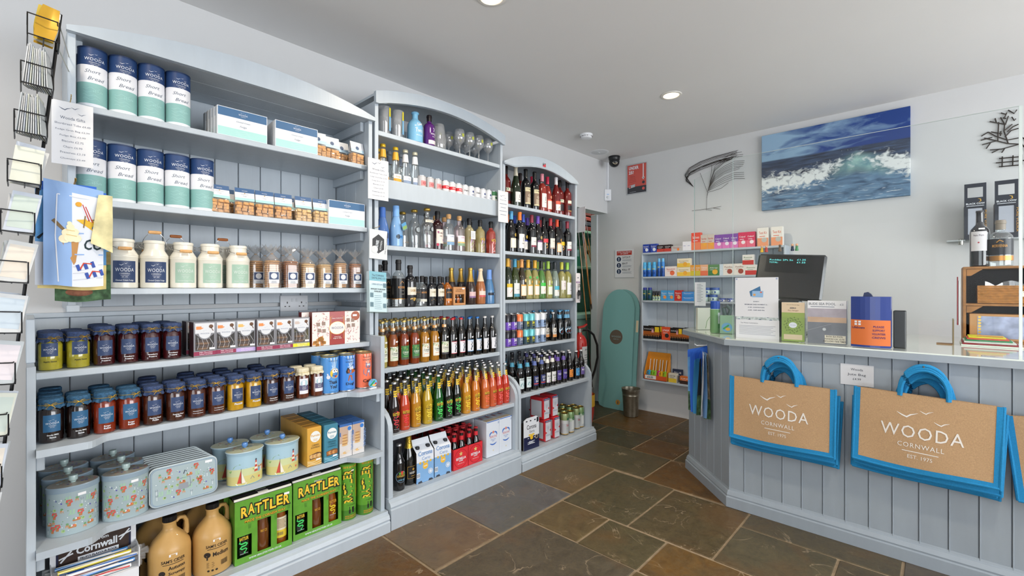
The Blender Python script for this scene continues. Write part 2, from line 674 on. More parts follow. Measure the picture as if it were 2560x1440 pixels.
for y in (fy0,-1.2,0,fy1-.06):w2.box(BX-.1,BX-.04,y,y+.06,.25,fz1,WHITE)
for z in (.25,fz1-.06):w2.box(BX-.11,BX-.03,fy0,fy1,z,z+.06,WHITE)
w2.build('window_2',kind='structure',label='white framed shop front window')
# store room beyond the doorway
MB().box(2.95,6.3,3.4,3.5,-.06,CEIL,TEAL).build('wall_far',kind='structure',label='green painted wall of the store cupboard')
MB().box(2.95,3.05,WALLY+TW,3.4,-.06,CEIL,TEAL).box(6.2,6.3,WALLY,3.4,-.06,CEIL,TEAL).box(WALLX+.14,6.3,WALLY,WALLY+TW,-.06,CEIL,TEAL).build('wall_store',kind='structure',label='green side walls of the store cupboard')
MB().box(WALLX-.018,WALLX+.02,WALLY+TW-.02,WALLY+TW+.06,0,2.06,M('#c9cdd0',.5),b=.003).build('trim_1',kind='structure',label='white door lining at the doorway edge')

# ---------------------------------------------------------------- shelving units
YB=2.605        # face of the back boards
YU=2.23         # upper front plane


def planks(parent,x0,x1,z0,z1,y,n,ph=0,name='plank',mat=None):
    w=(x1-x0)/n
    for i in range(n):
        MB().box(x0+i*w+.0015,x0+(i+1)*w-.0015,y,y+.012,z0,z1,mat or PAINT,b=.0022).build(name,parent)


def arc(x0,x1,zend,zmid,n=16,sh=0):
    """points of a shallow arch; sh = flat shoulder length"""
    out=[(x0,zend)]if sh else []
    a,b=x0+sh,x1-sh
    for i in range(n+1):
        t=i/n
        out.append((a+(b-a)*t,zend+(zmid-zend)*math.sin(math.pi*t)** .85))
    if sh:out.append((x1,zend))
    return out


def sides(u,xs,y0,y1,z0,z1,th=.022):
    for x in xs:
        n=3
        w=(y1-y0-.02)/n
        MB().box(x,x+th,y0,y0+.022,z0,z1,PAINT,b=.002).build('post',u)
        for i in range(n):
            MB().box(x+.002,x+th-.002,y0+.0215+i*w,y0+.0205+(i+1)*w,z0,z1,PAINT,b=.0015).build('side_plank',u)


def shelf(u,x0,x1,y0,y1,z,th=.024,name='shelf'):
    MB().box(x0,x1,y0,y1,z-th,z,PAINT,b=.0025).build(name,u)


def battens(u,x0,x1,z,y0,y1,h=.05,th=.02):
    MB().box(x0,x0+th,y0,y1,z-h,z,PAINT,b=.002).build('shelf_batten',u)
    MB().box(x1-th,x1,y0,y1,z-h,z,PAINT,b=.002).build('shelf_batten',u)


# left wall unit, upper
ZA,ZB_,ZC=1.910,1.575,1.249
u=empty('wall_shelf_unit',(0,0,0),0,'wide blue-grey wall shelf unit with arched top holding shortbread tubes','shelf unit')
sides(u,(.104,1.263),YU,YB+.012,1.17,2.15)
planks(u,.126,1.263,1.17,2.15,YB,11)
for i in range(3):
    MB().box(.104,1.285,YU+.005+i*.127,YU+.131+i*.127,2.15,2.166,PAINT,b=.002).build('top_plank',u)
MB().prism([(.10,2.148),(1.29,2.148)]+arc(.10,1.29,2.165,2.248)[::-1],'y',YU-.025,YU-.003,PAINT).build('arched_top_board',u)
for z in (ZA,ZB_,ZC):
    shelf(u,.126,1.263,YU+.012,YB,z)
    battens(u,.126,1.263,z-.024,YU+.05,YB,.045)
battens(u,.126,1.263,2.15,YU+.05,YB,.05)

# left floor unit, lower
ZD,ZE,ZF,ZG=.965,.738,.416,.10
YL=2.07
u=empty('floor_shelf_unit',(0,0,0),0,'wide low blue-grey shelf unit under the wall shelves holding jars','shelf unit')
X0,X1=.004,1.275
sides(u,(X0,X1-.022),YL+.02,YB+.012,.0,1.0)
for x in (X0,X1-.022):
    MB().box(x,x+.022,2.30,YB+.012,1.0,1.145,PAINT,b=.002).build('side_panel',u)
    MB().box(x,x+.022,2.20,2.30,1.0,1.145,PAINT,b=.002).build('post',u)
planks(u,X0+.022,X1-.022,.0,1.13,YB,12)
MB().box(X0,X1,YB-.005,YB+.012,1.13,1.15,PAINT,b=.002).build('rail',u)
shelf(u,X0+.022,X1-.022,2.20,YB,ZD)


def horned(x0,x1,yf,yr,yb,hw=.12):
    """shelf outline: ends stand forward, waist set back"""
    p=[(x0,yb),(x0,yf),(x0+hw,yf)]
    for i in range(1,7):
        t=i/6
        p.append((x0+hw+.06*t,yf+(yr-yf)*(1-math.cos(math.pi*t))/2))
    q=[(x1-(a-x0),b)for a,b in p]
    return p+q[::-1]


for z in (ZE,ZF):
    MB().prism(horned(X0+.022,X1-.022,YL-.005,YL+.055,YB),'z',z-.024,z,PAINT).build('shelf',u)
    battens(u,X0+.022,X1-.022,z-.024,YL+.03,YB,.05)
shelf(u,X0+.022,X1-.022,2.105,YB,ZG,.02)


def plinth(u,x0,x1,h,y,endR=False):
    pr=[(y+.06,0),(y,0),(y,h-.05),(y+.008,h-.045),(y+.004,h-.035),(y+.010,h-.018),(y+.022,h-.012),(y+.024,h),(y+.06,h)]
    MB().prism(pr,'x',x0,x1,PAINT).build('plinth',u)


plinth(u,X0-.01,X1+.006,ZG,2.045)

# middle unit
MX0,MX1=1.30,2.296
MZ=[2.115,1.83,1.488,1.139,.803]
u=empty('bottle_shelf_unit',(0,0,0),0,'middle blue-grey arched shelf unit holding spirits and cider bottles','shelf unit')
sides(u,(MX0,MX1-.022),YU,YB+.012,.63,2.27)
planks(u,MX0+.022,MX1-.022,.0,2.3,YB,9)
MB().prism(arc(MX0-.006,MX1+.004,2.252,2.33,sh=.02)+arc(MX0-.006,MX1+.004,2.315,2.395)[::-1],'y',YU-.022,YU,PAINT).build('arched_top_board',u)
MB().prism(arc(MX0,MX1,2.312,2.39)+arc(MX0,MX1,2.298,2.376)[::-1],'y',YU,YB+.012,PAINT).build('curved_top_panel',u)
for z in MZ:
    shelf(u,MX0+.022,MX1-.022,YU+.006+(.005 if z == 1.83 else 0),YB,z,.08 if z == 1.83 else .026)
MB().box(MX0+.022,MX1-.022,YU-.004,YU+.010,1.748,1.854,PAINT,b=.003).build('front_rail',u)
ZR,ZMB=.47,.152
YM=2.085
for x in (MX0-.006,MX1-.026):
    p=[(YB,0),(YM,0),(YM,.50)]+[(YM+.145*(1-math.cos(t*math.pi/12)),.50+.12*math.sin(t*math.pi/12))for t in range(1,7)]+[(YU+.01,.63),(YB,.63)]
    MB().prism(p,'x',x,x+.026,PAINT).build('shaped_side_panel',u)
shelf(u,MX0+.02,MX1-.022,YM+.012,YB,ZR,.026)
shelf(u,MX0+.02,MX1-.022,2.11,YB,ZMB,.02)
plinth(u,MX0-.012,MX1-.004,ZMB,2.05)

# right unit
RX0,RX1=2.302,3.20
RZ=[1.853,1.513,1.165,.823]
u=empty('wine_shelf_unit',(0,0,0),0,'narrow blue-grey arched shelf unit holding wine, beside the doorway','shelf unit')
sides(u,(RX0,RX1-.022),YU,YB+.012,.65,2.135)
planks(u,RX0+.022,RX1-.022,.0,2.15,YB,8)
inner=[(RX0,2.128),(RX0+.11,2.124)]+[(RX0+.11+(.68)*i/12,2.124+.05*math.sin(math.pi*i/12))for i in range(1,12)]+[(RX1-.11,2.124),(RX1,2.128)]
MB().prism(inner+arc(RX0,RX1,2.145,2.252)[::-1],'y',YU-.012,YU+.010,PAINT).build('arched_top_board',u)
MB().tube([(a,YU-.014,b)for a,b in inner],.006,PAINT,6).build('arch_bead',u)
MB().prism(arc(RX0,RX1,2.143,2.25)+arc(RX0,RX1,2.133,2.24)[::-1],'y',YU+.011,YB+.012,PAINT).build('curved_top_panel',u)
for z in RZ:
    shelf(u,RX0+.022,RX1-.022,YU+.006,YB,z)
ZRB,ZRG=.511,.102
for x in (RX0,RX1-.022):
    p=[(YB,0),(YM,0),(YM,.52)]+[(YM+.145*(1-math.cos(t*math.pi/12)),.52+.12*math.sin(t*math.pi/12))for t in range(1,7)]+[(YU+.01,.65),(YB,.65)]
    MB().prism(p,'x',x,x+.026,PAINT).build('shaped_side_panel',u)
shelf(u,RX0+.02,RX1-.022,YM+.012,YB,ZRB,.026)
shelf(u,RX0+.02,RX1-.022,2.11,YB,ZRG,.02)
plinth(u,RX0,RX1+.02,ZRG,2.05)

# ---------------------------------------------------------------- counter
CX=2.765      # front board plane
cu=empty('shop_counter',(0,0,0),0,'grey boarded shop counter with cut corner','counter')
K0,K1=(CX,.872),(3.15,1.257)     # cut corner from front to side
CZ=.925
ps=[0.872,.792,.700,.603,.515,.422,.331,.238,.151,.058,-.039,-.133,-.228,-.322,-.416,-.51,-.605,-.70]
for i in range(len(ps)-1):
    y1,y0=ps[i],ps[i+1]
    MB().box(CX,CX+.014,y0+.0012,y1-.0012,.05,CZ,PAINT2,b=.0028).build('plank',cu)
    MB().box(CX-.003,CX+.004,y1-.005,y1-.0002,.09,CZ,PAINT2,b=.0015).build('bead',cu)
d45=math.sqrt(.5)
Lc=math.hypot(K1[0]-K0[0],K1[1]-K0[1])
nb=6
for i in range(nb):
    m=MB().box(i*Lc/nb+.0012,(i+1)*Lc/nb-.0012,0,.014,.05,CZ,PAINT2,b=.0022)
    o=m.build('plank',cu)
    o.location=(K0[0],K0[1],0)
    o.rotation_euler=(0,0,R(45))
    # outward face must look to -x+y
    for v in o.data.vertices:v.co.y -= .014
MB().box(3.15,3.72,1.243,1.257,0,CZ,PAINT2).build('end_panel',cu)
MB().box(CX+.014,CX+.03,-.9,.86,0,CZ,M('#5f666d',.7)).build('backing_panel',cu)
cp=[(0,0),(0,.055),(.006,.060),(.004,.068),(.012,.088),(.020,.092),(.022,.10),(.03,.10),(.03,0)]
m=MB()
P0=[(CX-.022+a,b)for a,b in cp]


def sweep(m,path,prof,mat):
    """prof (out,z) swept along a 2D path; out measured to the left normal, mitred"""
    n=len(prof)
    vs=[]
    for i,p in enumerate(path):
        p=Vector(p)
        d0=(p-Vector(path[i-1])).normalized()if i else None
        d1=(Vector(path[i+1])-p).normalized()if i<len(path)-1 else None
        d0=d0 or d1; d1=d1 or d0
        n0=Vector((-d0.y,d0.x)); n1=Vector((-d1.y,d1.x))
        b=(n0+n1).normalized()
        k=1/max(.3,b.dot(n0))
        for o_,z in prof:
            q=p+b*o_*k
            vs.append((q.x,q.y,z))
    fs=[]
    for i in range(len(path)-1):
        for j in range(n):
            fs.append((i*n+j,i*n+(j+1)%n,(i+1)*n+(j+1)%n,(i+1)*n+j))
    fs.append(tuple(range(n))); fs.append(tuple((len(path)-1)*n+j for j in range(n))[::-1])
    m.add(vs,fs,mat)
    return m


path=[(CX,-.9),K0,K1,(3.72,1.257)]
sweep(MB(),path,[(.022,0),(.022,.055),(.015,.060),(.017,.068),(.010,.088),(.003,.092),(.001,.102),(-.006,.102),(-.006,0)],PAINT2).build('skirting',cu)
WT=.962
WTM=M('#cfd6cc',.09,coat=.6,noise=.04,nscale=6)
wp=[(2.722,-.9),(2.722,.885),(3.165,1.31),(3.75,1.31),(3.75,-.9)]
wt=MB()
wt.prism(wp,'z',CZ,WT-.006,PAINT2)
wt.prism([(a+(.004 if a<3 else 0),b-(.004 if b>0 else 0))for a,b in wp],'z',WT-.006,WT,WTM)
wt.build('worktop',None,label='glossy pale worktop lying on the grey counter',cat='worktop')
# ---------------------------------------------------------------- goods: shared print helpers
def fit(m,t,w,u,v,mat,h=None,**k):
    """text scaled to width w (and to letter height h)"""
    g,_=textgeo(t,1,k.get('bold',0),k.get('shear',0),k.get('spc',1))
    xs=[a for a,b in g]; ys=[b for a,b in g]
    sz=w/(max(xs)-min(xs))
    if h:
        hz_=h/(max(ys)-min(ys))
        m.text(t,hz_,u,v,mat,wx=sz/hz_,**k)
    else:
        m.text(t,sz,u,v,mat,**k)
    return m


def gull(m,a,u,v,mat,**k):
    m.line([(u-a,v+.28*a),(u-.5*a,v-.02*a),(u-.05*a,v-.2*a),(u+.3*a,v+.12*a),(u+a,v+.42*a)],[.04*a,.16*a,.2*a,.16*a,.03*a],mat,**k)


def logo(m,w,u,v,mat,est=True,**k):
    """three gulls, name, county, rule; w = width of the name, v = baseline of the name"""
    fit(m,'WOODA',w,u,v,mat,h=w*.20,spc=1.12,**k)
    gull(m,w*.13,u-w*.17,v+w*.36,mat,**k)
    gull(m,w*.08,u+w*.06,v+w*.44,mat,**k)
    gull(m,w*.09,u+w*.24,v+w*.29,mat,**k)
    fit(m,'CORNWALL',w*.56,u,v-w*.155,mat,h=w*.075,spc=1.15,**k)
    if est:
        m.patch(u-w*.22,u+w*.22,v-w*.225,v-w*.213,mat,**k)
        fit(m,'EST. 1975',w*.30,u,v-w*.33,mat,h=w*.058,**k)
    return m


def script(m,t,w,u,v,mat,**k):
    return fit(m,t,w,u,v,mat,shear=.35,**k)


NAVY=M('#24406f',.45)
DNAVY=M('#33456b',.45)
BLUEL=M('#2f6189',.45)
TEALP=M('#87b5b2',.5)
TEALP2=M('#a3d0cb',.5)
LGREEN=M('#a4c2b0',.5)
CREAM=M('#e9e6da',.3,coat=.3)
WPRINT=M('#e4e9ef',.5)
SILVER=M('#c8c8ca',.25,m=1)
WOODL=M('#d9a86f',.5,noise=.12,nscale=60)
WOODD=M('#a9622f',.5,noise=.12,nscale=60)
TAG=M('#f0f0f2',.6)


def pricetag(m,u,z,w=.018,h=.008,r=0,y=0,ang=0):
    m.patch(u-w/2,u+w/2,z,z+h,TAG,r=r,y=y,ang=ang)


# shortbread tube
def mk_tube():
    r,h=.0425,.238
    b=MB().lathe([(r,0),(r,.012),(r,.095),(r,.165),(r,h-.004)],[WPRINT,TEALP,M('#e4e6ec',.45),NAVY],28)
    lid=MB().lathe([(r+.0006,h-.006),(r+.0006,h),(r-.003,h),(r-.004,h-.003),(0,h-.003)],M('#1c3157',.4),28)
    p=MB()
    q=dict(r=r+.0004)
    logo(p,.060,.004,.184,WPRINT,**q)
    script(p,'Short',.046,-.004,.134,M('#59677a',.6),**q)
    script(p,'Bread',.050,.006,.106,M('#59677a',.6),**q)
    for i in range(4):
        z=.03+i*.014
        p.line([(-.03+.006*j,z+.004*math.sin(j*1.3+i))for j in range(9)],.0009,TEALP2,**q)
    fit(p,'While',.03,.012,.058,TEALP2,shear=.3,**q)
    for q_ in (b,lid,p):q_.xf(Matrix.Scale(.91,4,(0,0,1)))
    return Proto('shortbread_tube','biscuit tube','navy, white and teal shortbread tube',[('tube',b,[('print',p)]),('lid',lid)])


TUBE=mk_tube()
row([(TUBE,233),(TUBE,308),(TUBE,376),(TUBE,444.5)],2.29,ZA,'top wall shelf','shortbread tubes')
row([(TUBE,225),(TUBE,290.5),(TUBE,359),(TUBE,423.5),(TUBE,485)],2.29,ZB_,'second wall shelf','shortbread tubes')
TUBE.put((.178,2.385,ZA),0,'shortbread tube hidden behind the leftmost tube, top wall shelf','shortbread tubes')


# fudge box
def mk_fbox():
    w,h,d=.20,.125,.03
    b=MB().box(-w/2,w/2,0,d,0,h,M('#dfe3e8',.5),b=.0012)
    p=MB()
    y=-.0004
    p.patch(-w/2+.003,w/2-.003,.086,h-.003,M('#3f6891',.45),y=y)
    p.patch(-w/2+.003,w/2-.003,.003,.038,M('#a9d8d3',.5),y=y)
    y=-.0008
    logo(p,.036,0,.100,WPRINT,est=False,y=y)
    script(p,'Clotted Cream',.055,0,.068,M('#8d97a5',.6),y=y)
    script(p,'Fudge',.028,0,.048,M('#8d97a5',.6),y=y)
    for i in range(3):
        p.line([(-.03+.006*j,.012+i*.008+.003*math.sin(j+i))for j in range(11)],.0009,M('#bfe3df',.5),y=y)
    return Proto('fudge_box','fudge box','flat navy and teal fudge box',[('carton',b),('print',p)])


FBOX=mk_fbox()
for nm,x,z,n,wh in (('left',(at(543,2.25)+at(668,2.25))/2,ZA,5,'top wall shelf, left stack'),('right',(at(684,2.25)+at(788,2.25))/2+.01,ZA,4,'top wall shelf, right stack')):
    for i in range(n):
        lab='front flat fudge box facing out, '+wh if i == 0 else '%s fudge box behind the front one, %s'%(ORD[i]if i>1 else 'next',wh)
        FBOX.put((x-(.003*i if nm == 'left' else-.002*i),2.25+i*.034,z),0,lab,'fudge boxes')
FBOX.put(((at(822,2.255)+at(912,2.255))/2,2.255,ZB_),0,'single flat fudge box at right end, second wall shelf','fudge boxes')

FUDGE=M('#d6a26c',.6,noise=.15,nscale=120)
FUDGE2=M('#e2bd88',.6,noise=.12,nscale=120)


def mk_fbag(kind,seed):
    rr=random.Random(seed)
    w,d,hb=.078,.042,.058
    c=MB()
    for iz in range(4):
        for ix in range(3):
            for iy in range(2):
                s_=.0205
                x=(ix-1)*.0235+rr.uniform(-.002,.002); y=(iy-.5)*.02; z=.009+iz*.0142+rr.uniform(-.001,.001)
                a=rr.uniform(-.5,.5)
                i0=len(c.v)
                c.box(-s_/2,s_/2,-s_/2,s_/2,-.0065,.0065,FUDGE if kind != 2 else FUDGE2,b=.0012)
                c.xf(Matrix.Translation((x,y,z))@ Matrix.Rotation(a,4,'Z')@ Matrix.Rotation(rr.uniform(-.25,.25),4,'X'),i0)
    bag=MB()

    def f(u,v):
        t=2*math.pi*u
        ww=(w/2+.002)*(1-.15*v ** 3); dd=(d/2+.003)*(1-.85*v ** 2)
        ct,st=math.cos(t),math.sin(t)
        k=(abs(ct)** 4+abs(st)** 4)**-.25
        return (ww*ct*k,dd*st*k*(1+.06*math.sin(9*u*6.28+v*7)),.001+v*.085)
    bag.grid(f,24,5,CELLO)
    h=MB()
    z0,z1=.066,.123
    for sgn in (-1,1):
        h.add([(-w/2,sgn*.014,z0),(w/2,sgn*.014,z0),(w/2,sgn*.001,z1),(-w/2,sgn*.001,z1)],[(0,1,2,3)],PAPER)
    p=MB()

    def P(pts,mat,e=.0006):
        vs=[]
        for x,z in pts:
            t=(z-z0)/(z1-z0)
            vs.append((x,-(.014+(.001-.014)*t)-e,z))
        p.add(vs,[tuple(range(len(pts)))],mat)

    def tx(t,wd,v,mat):
        q=MB(); fit(q,t,wd,0,v,mat)
        P2=[(x,-(.014-.013*(z-z0)/(z1-z0))-.001,z)for x,y,z in q.v]
        p.add(P2,q.f,mat)
    if kind == 0 or kind == 2:
        P([(-w/2,.103),(w/2,.103),(w/2,z1),(-w/2,z1)],M('#3d5f8a',.5))
        P([(-w/2,z0),(w/2,z0),(w/2,.078),(-w/2,.078)],M('#a9d8d3',.5))
        tx('WOODA',.022,.109,WPRINT)
        tx('Clotted Cream',.032,.094,M('#a8b0bb',.6)); tx('Fudge',.015,.085,M('#a8b0bb',.6))
        q=[(.0022*math.cos(i*.7),.1+.0022*math.sin(i*.7))for i in range(9)]
        P(q,GOLD,.0012)
    else:
        P([(-w/2,z0),(w/2,z0),(w/2,.083),(-w/2,.083)],M('#b9d3e2',.5))
        P([(.010*math.cos(i*.42),.09+.010*math.sin(i*.42))for i in range(15)],M('#4d607f',.5),.0010)
    return Proto('fudge_bag','fudge bag',{0:'bag of fudge with navy header card',1:'bag of fudge with white sealed header card',2:'bag of pale crumbly fudge with navy header card'}[kind],
                 [('fudge_pieces',c),('cellophane',bag),('header_card',h,[('print',p)])])


FB0,FB1,FB2=mk_fbag(0,1),mk_fbag(1,2),mk_fbag(2,3)
row([(FB1,808),(FB1,849,.02),(FB1,867,.06),(FB1,893)],2.285,ZA,'top wall shelf','fudge bags',jr=.12)
row([(FB0,547),(FB0,611),(FB0,661),(FB0,706),(FB2,757),(FB2,800)],2.285,ZB_,'second wall shelf','fudge bags',jr=.1)
row([(FB0,560),(FB0,629),(FB0,726)],2.36,ZB_,'second wall shelf back row','fudge bags',jr=.1)


# milk churns
def mk_churn(lab,up,wood):
    rb=.046
    C=CREAM
    body=MB().lathe([(rb-.002,0),(rb,.002),(rb,.098),(rb+.001,.100),(rb,.103),(rb+.001,.106),(rb-.001,.110),(.034,.126),(.0335,.130),(.0335,.143),(.0335,.150)],C,28)
    lid=MB().lathe([(.0345,.148),(.0355,.149),(.0355,.155),(.033,.158),(0,.159)],C,28)
    w=MB()
    sgn=1 if up else-1
    pts=[]
    for i in range(13):
        a=math.pi*i/12
        pts.append((.040*math.cos(a),(-.012 if up else-.050)*math.sin(a),.138+(.048 if up else-.012)*math.sin(a)))
    w.tube(pts,.0011,SILVER,5)
    for sx in (-1,1):
        w.tube([(sx*.0345,-.004,.128),(sx*.040,-.008,.134),(sx*.041,-.003,.143),(sx*.036,.002,.146)],.0013,SILVER,5)
        w.tube([(sx*.041+.006*math.cos(t),-.004+0*t,.138+.006*math.sin(t))for t in [i*.7 for i in range(9)]],.001,SILVER,4)
    g=MB()
    mid=pts[6]
    g.tube([(-.021,mid[1],mid[2]),(-.019,mid[1],mid[2]),(0,mid[1],mid[2]),(.019,mid[1],mid[2]),(.021,mid[1],mid[2])],[.0035,.0052,.0058,.0052,.0035],WOODL if wood else WOODD,10)
    l=MB()
    q=dict(r=rb+.0005)
    lm,im=(DNAVY,WPRINT)if lab == 'navy' else (LGREEN,M('#dfe8e2',.5))
    l.patch(-.037,.037,.018,.087,lm,**q)
    q=dict(r=rb+.0009)
    logo(l,.058,0,.053,im,**q)
    fit(l,'Clotted Cream Fudge',.056,0,.023,im,bold=.01,**q)
    for q_ in (body,lid,w,g,l):q_.xf(Matrix.Scale(1.2,4,(0,0,1)))
    return Proto('milk_churn_tin','churn','churn tin with %s label and handle %s'%(lab,'up' if up else 'down'),[('body',body),('lid',lid),('wire_handle',w,[('wooden_grip',g)]),('label',l)])


CH={k:mk_churn(*k)for k in (('navy',0,1),('navy',1,1),('green',1,0),('green',0,1))}
row([(CH['navy',0,1],310),(CH['navy',1,1],387),(CH['green',0,1],457),(CH['green',0,1],523),(CH['green',0,1],595)],2.31,ZC,'third wall shelf','milk churn tins')
row([(CH['green',1,0],438),(CH['green',1,0],555),(CH['navy',0,1],365)],2.42,ZC,'third wall shelf, back row','milk churn tins')

BISC=M('#c8945a',.75,noise=.2,nscale=150,bump=.4,bscale=260)
BISC2=M('#a96a38',.75,noise=.25,nscale=150,bump=.4,bscale=260)
BISC3=M('#dcb67c',.75,noise=.12,nscale=150,bump=.3,bscale=260)


def mk_bbag(bm_,desc,n=13):
    c=MB()
    rr=random.Random(len(desc))
    for i in range(n):
        z=.003+i*.0098
        x,y=rr.uniform(-.0015,.0015),rr.uniform(-.0015,.0015)
        c.lathe([(.027,z),(.0315,z+.002),(.032,z+.006),(.028,z+.009)],bm_,18,cx=x,cy=y)
    hb=n*.0098+.006
    bag=MB()

    def f(u,v):
        t=2*math.pi*u
        ct,st=math.cos(t),math.sin(t)
        k=(abs(ct)** 5+abs(st)** 5)**-.2
        if v<.7:
            s_=v/.7; rd=.0345-.003*s_ ** 4; z=s_*hb
        elif v<.85:
            s_=(v-.7)/.15; rd=.0320*(1-s_)+.004*s_; z=hb+.028*s_; k=1
        else:
            s_=(v-.85)/.15; rd=.004+.032*s_+.007*s_*math.sin(u*44); z=hb+.028+.036*s_+.010*s_*math.sin(u*57); k=1
        return (rd*ct*k,rd*st*k,.0005+z)
    bag.grid(f,40,14,lambda i,j:CELLO if j<10 else FRILL)
    tie=MB().tube([(.0048*math.cos(i*.7),.0048*math.sin(i*.7),hb+.0285)for i in range(9)],.0016,M('#d99a3c',.4),5,closed=True)
    l=MB()
    y=-.0350
    l.poly([(-.0225,.022),(.0225,.022),(.0235,.072),(.021,.077),(-.021,.077),(-.0235,.072)],PAPER,y=y)
    l.patch(-.0205,.0205,.040,.074,DNAVY,y=y-.0003)
    l.disc(0,.057,.0135,PAPER,y=y-.0006)
    for i in range(3):l.patch(-.012+.001*i,.012-.001*i,.024+i*.0035,.0252+i*.0035,PALEINK,y=y-.0004)
    return Proto('biscuit_bag','biscuit bag',desc,[('biscuits',c),('cellophane',bag,[('tie',tie)]),('label',l)])


BB1=mk_bbag(BISC,'bag of golden biscuits with navy label')
BB2=mk_bbag(BISC2,'bag of brown biscuits with navy label')
BB3=mk_bbag(BISC3,'bag of pale biscuits with navy label',12)
row([(BB1,682),(BB2,734),(BB3,776),(BB3,817),(BB1,857),(BB2,893)],2.30,ZC,'third wall shelf','biscuit bags',jr=.1)
row([(BB1,639),(BB2,708),(BB1,760),(BB3,800)],2.385,ZC,'third wall shelf, back row','biscuit bags',jr=.1)
BB2.put((at(662,2.46),2.46,ZC),.1,'bag of brown biscuits furthest back behind the churns, third wall shelf','biscuit bags')


# preserve jars
def clothcap(mat,r,zt,zn,seed=1):
    m=MB()
    rr=random.Random(seed)
    ph=[rr.uniform(0,6.28)for _ in range(4)]
    rings=[(.0,zt+.002),(r*.6,zt+.0015),(r*.95,zt),(r*1.03,zt-.004),(r*1.03,zn+.007),(r*.99,zn),(r*1.07,zn-.007),(r*1.1,zn-.012)]

    def f(u,v):
        k=v*(len(rings)-1)
        i=min(int(k+1e-6),len(rings)-1)
        rd,z=rings[i]
        t=2*math.pi*u
        wv=0 if i<5 else (.0016 if i == 5 else .0025)*math.sin(11*t+ph[0])+.001*math.sin(17*t+ph[1])
        if i in (3,4):wv=.0006*math.sin(13*t+ph[2])
        dz=0 if i<7 else .0028*math.sin(7*t+ph[3])
        return ((rd+wv)*math.cos(t),(rd+wv)*math.sin(t),z+dz)
    return m.grid(f,44,len(rings)-1,mat)


def bow(r,z,a0,mat):
    m=MB()
    m.tube([(r*math.cos(2*math.pi*i/20),r*math.sin(2*math.pi*i/20),z)for i in range(20)],.0009,mat,4,closed=True)
    t0=a0

    def P(u,v,o=.003):
        t=t0+u/r
        return ((r+o)*math.sin(t),-(r+o)*math.cos(t),z+v)
    for s_ in (-1,1):
        m.tube([P(0,0),P(s_*.006,.005),P(s_*.012,.006,.004),P(s_*.015,.002,.004),P(s_*.011,-.001),P(s_*.004,0),P(0,0)],.0009,mat,4)
        m.tube([P(0,0),P(s_*.006,-.004),P(s_*.010,-.011,.005)],.0008,mat,4)
    return m


CLOTHN=M('#34456a',.75,noise=.45,nscale=140)
CLOTHB=M('#2f5878',.75,noise=.4,nscale=140)
CLOTHC=M('#ded5b8',.8,noise=.12,nscale=140)
GTIE=M('#c8a53c',.3,m=.6)


def mk_jar(key,content,cloth,labm,name,desc,h=.115,txtm=None,r=.0305,lz=(.036,.092),ba=0,namez=None):
    b=MB().lathe([(r-.004,0),(r-.001,.002),(r,.006),(r-.0008,.012),(r,.018),(r,h-.014),(r-.005,h-.003),(r-.006,h+.006),(r-.004,h+.012),(r-.004,h+.022)],M(content,.12,coat=1,noise=.15,nscale=40),22)
    cl=clothcap(cloth,r-.001,h+.028,h+.009,seed=len(desc))
    bw=bow(r+.0005,h+.010,ba,GTIE)
    l=MB()
    l.patch(-.0225,.0225,lz[0],lz[1],labm,r=r+.0004)
    hh=lz[1]-lz[0]
    logo(l,.034,.001,lz[0]+hh*.45,WPRINT,r=r+.0008)
    tm=txtm or WPRINT
    nz=namez or lz[0]-.012
    for i,t in enumerate(name):
        fit(l,t,min(.036,.0032*len(t)),.002,nz-i*.0085,tm,bold=.025,r=r+.0008)
    return Proto('preserve_jar','jar',desc,[('glass_jar',b),('cloth_cover',cl,[('ribbon_bow',bw)]),('label',l)])


J={
    'apple':mk_jar('apple','#a39a2e',CLOTHN,DNAVY,['Apple Sauce'],'yellow apple sauce jar with navy cap',h=.100,txtm=M('#3c3a1a',.6),lz=(.048,.094),namez=.028,r=.031,ba=.35),
    'straw':mk_jar('straw','#3a0e12',CLOTHN,DNAVY,['Strawberry','Preserve'],'dark red strawberry preserve jar with navy cap'),
    'bbq':mk_jar('bbq','#1a0e0c',CLOTHB,BLUEL,['Smoky BBQ','Sauce'],'near-black smoky barbecue sauce jar with blue cap',ba=-.1),
    'burger':mk_jar('burger','#7c2a12',CLOTHB,BLUEL,['Burger','Relish'],'orange-red burger relish jar with blue cap',ba=.5),
    'potting':mk_jar('potting','#3e1d12',CLOTHN,DNAVY,['Potting Shed','Pickle'],'brown potting shed pickle jar with navy cap',ba=.2),
    'onion':mk_jar('onion','#4a2316',CLOTHN,DNAVY,['Caramelised Onion &','Roasted Garlic Chutney'],'garlic and onion chutney jar with navy cap',ba=-.3),
    'picca':mk_jar('picca','#b98d16',CLOTHN,DNAVY,['Piccalilli'],'mustard yellow piccalilli jar with navy cap',ba=0),
    'onion2':mk_jar('onion2','#3a1c13',CLOTHN,DNAVY,['Caramelised','Onion Chutney'],'dark onion chutney jar with navy cap',ba=.1),
}


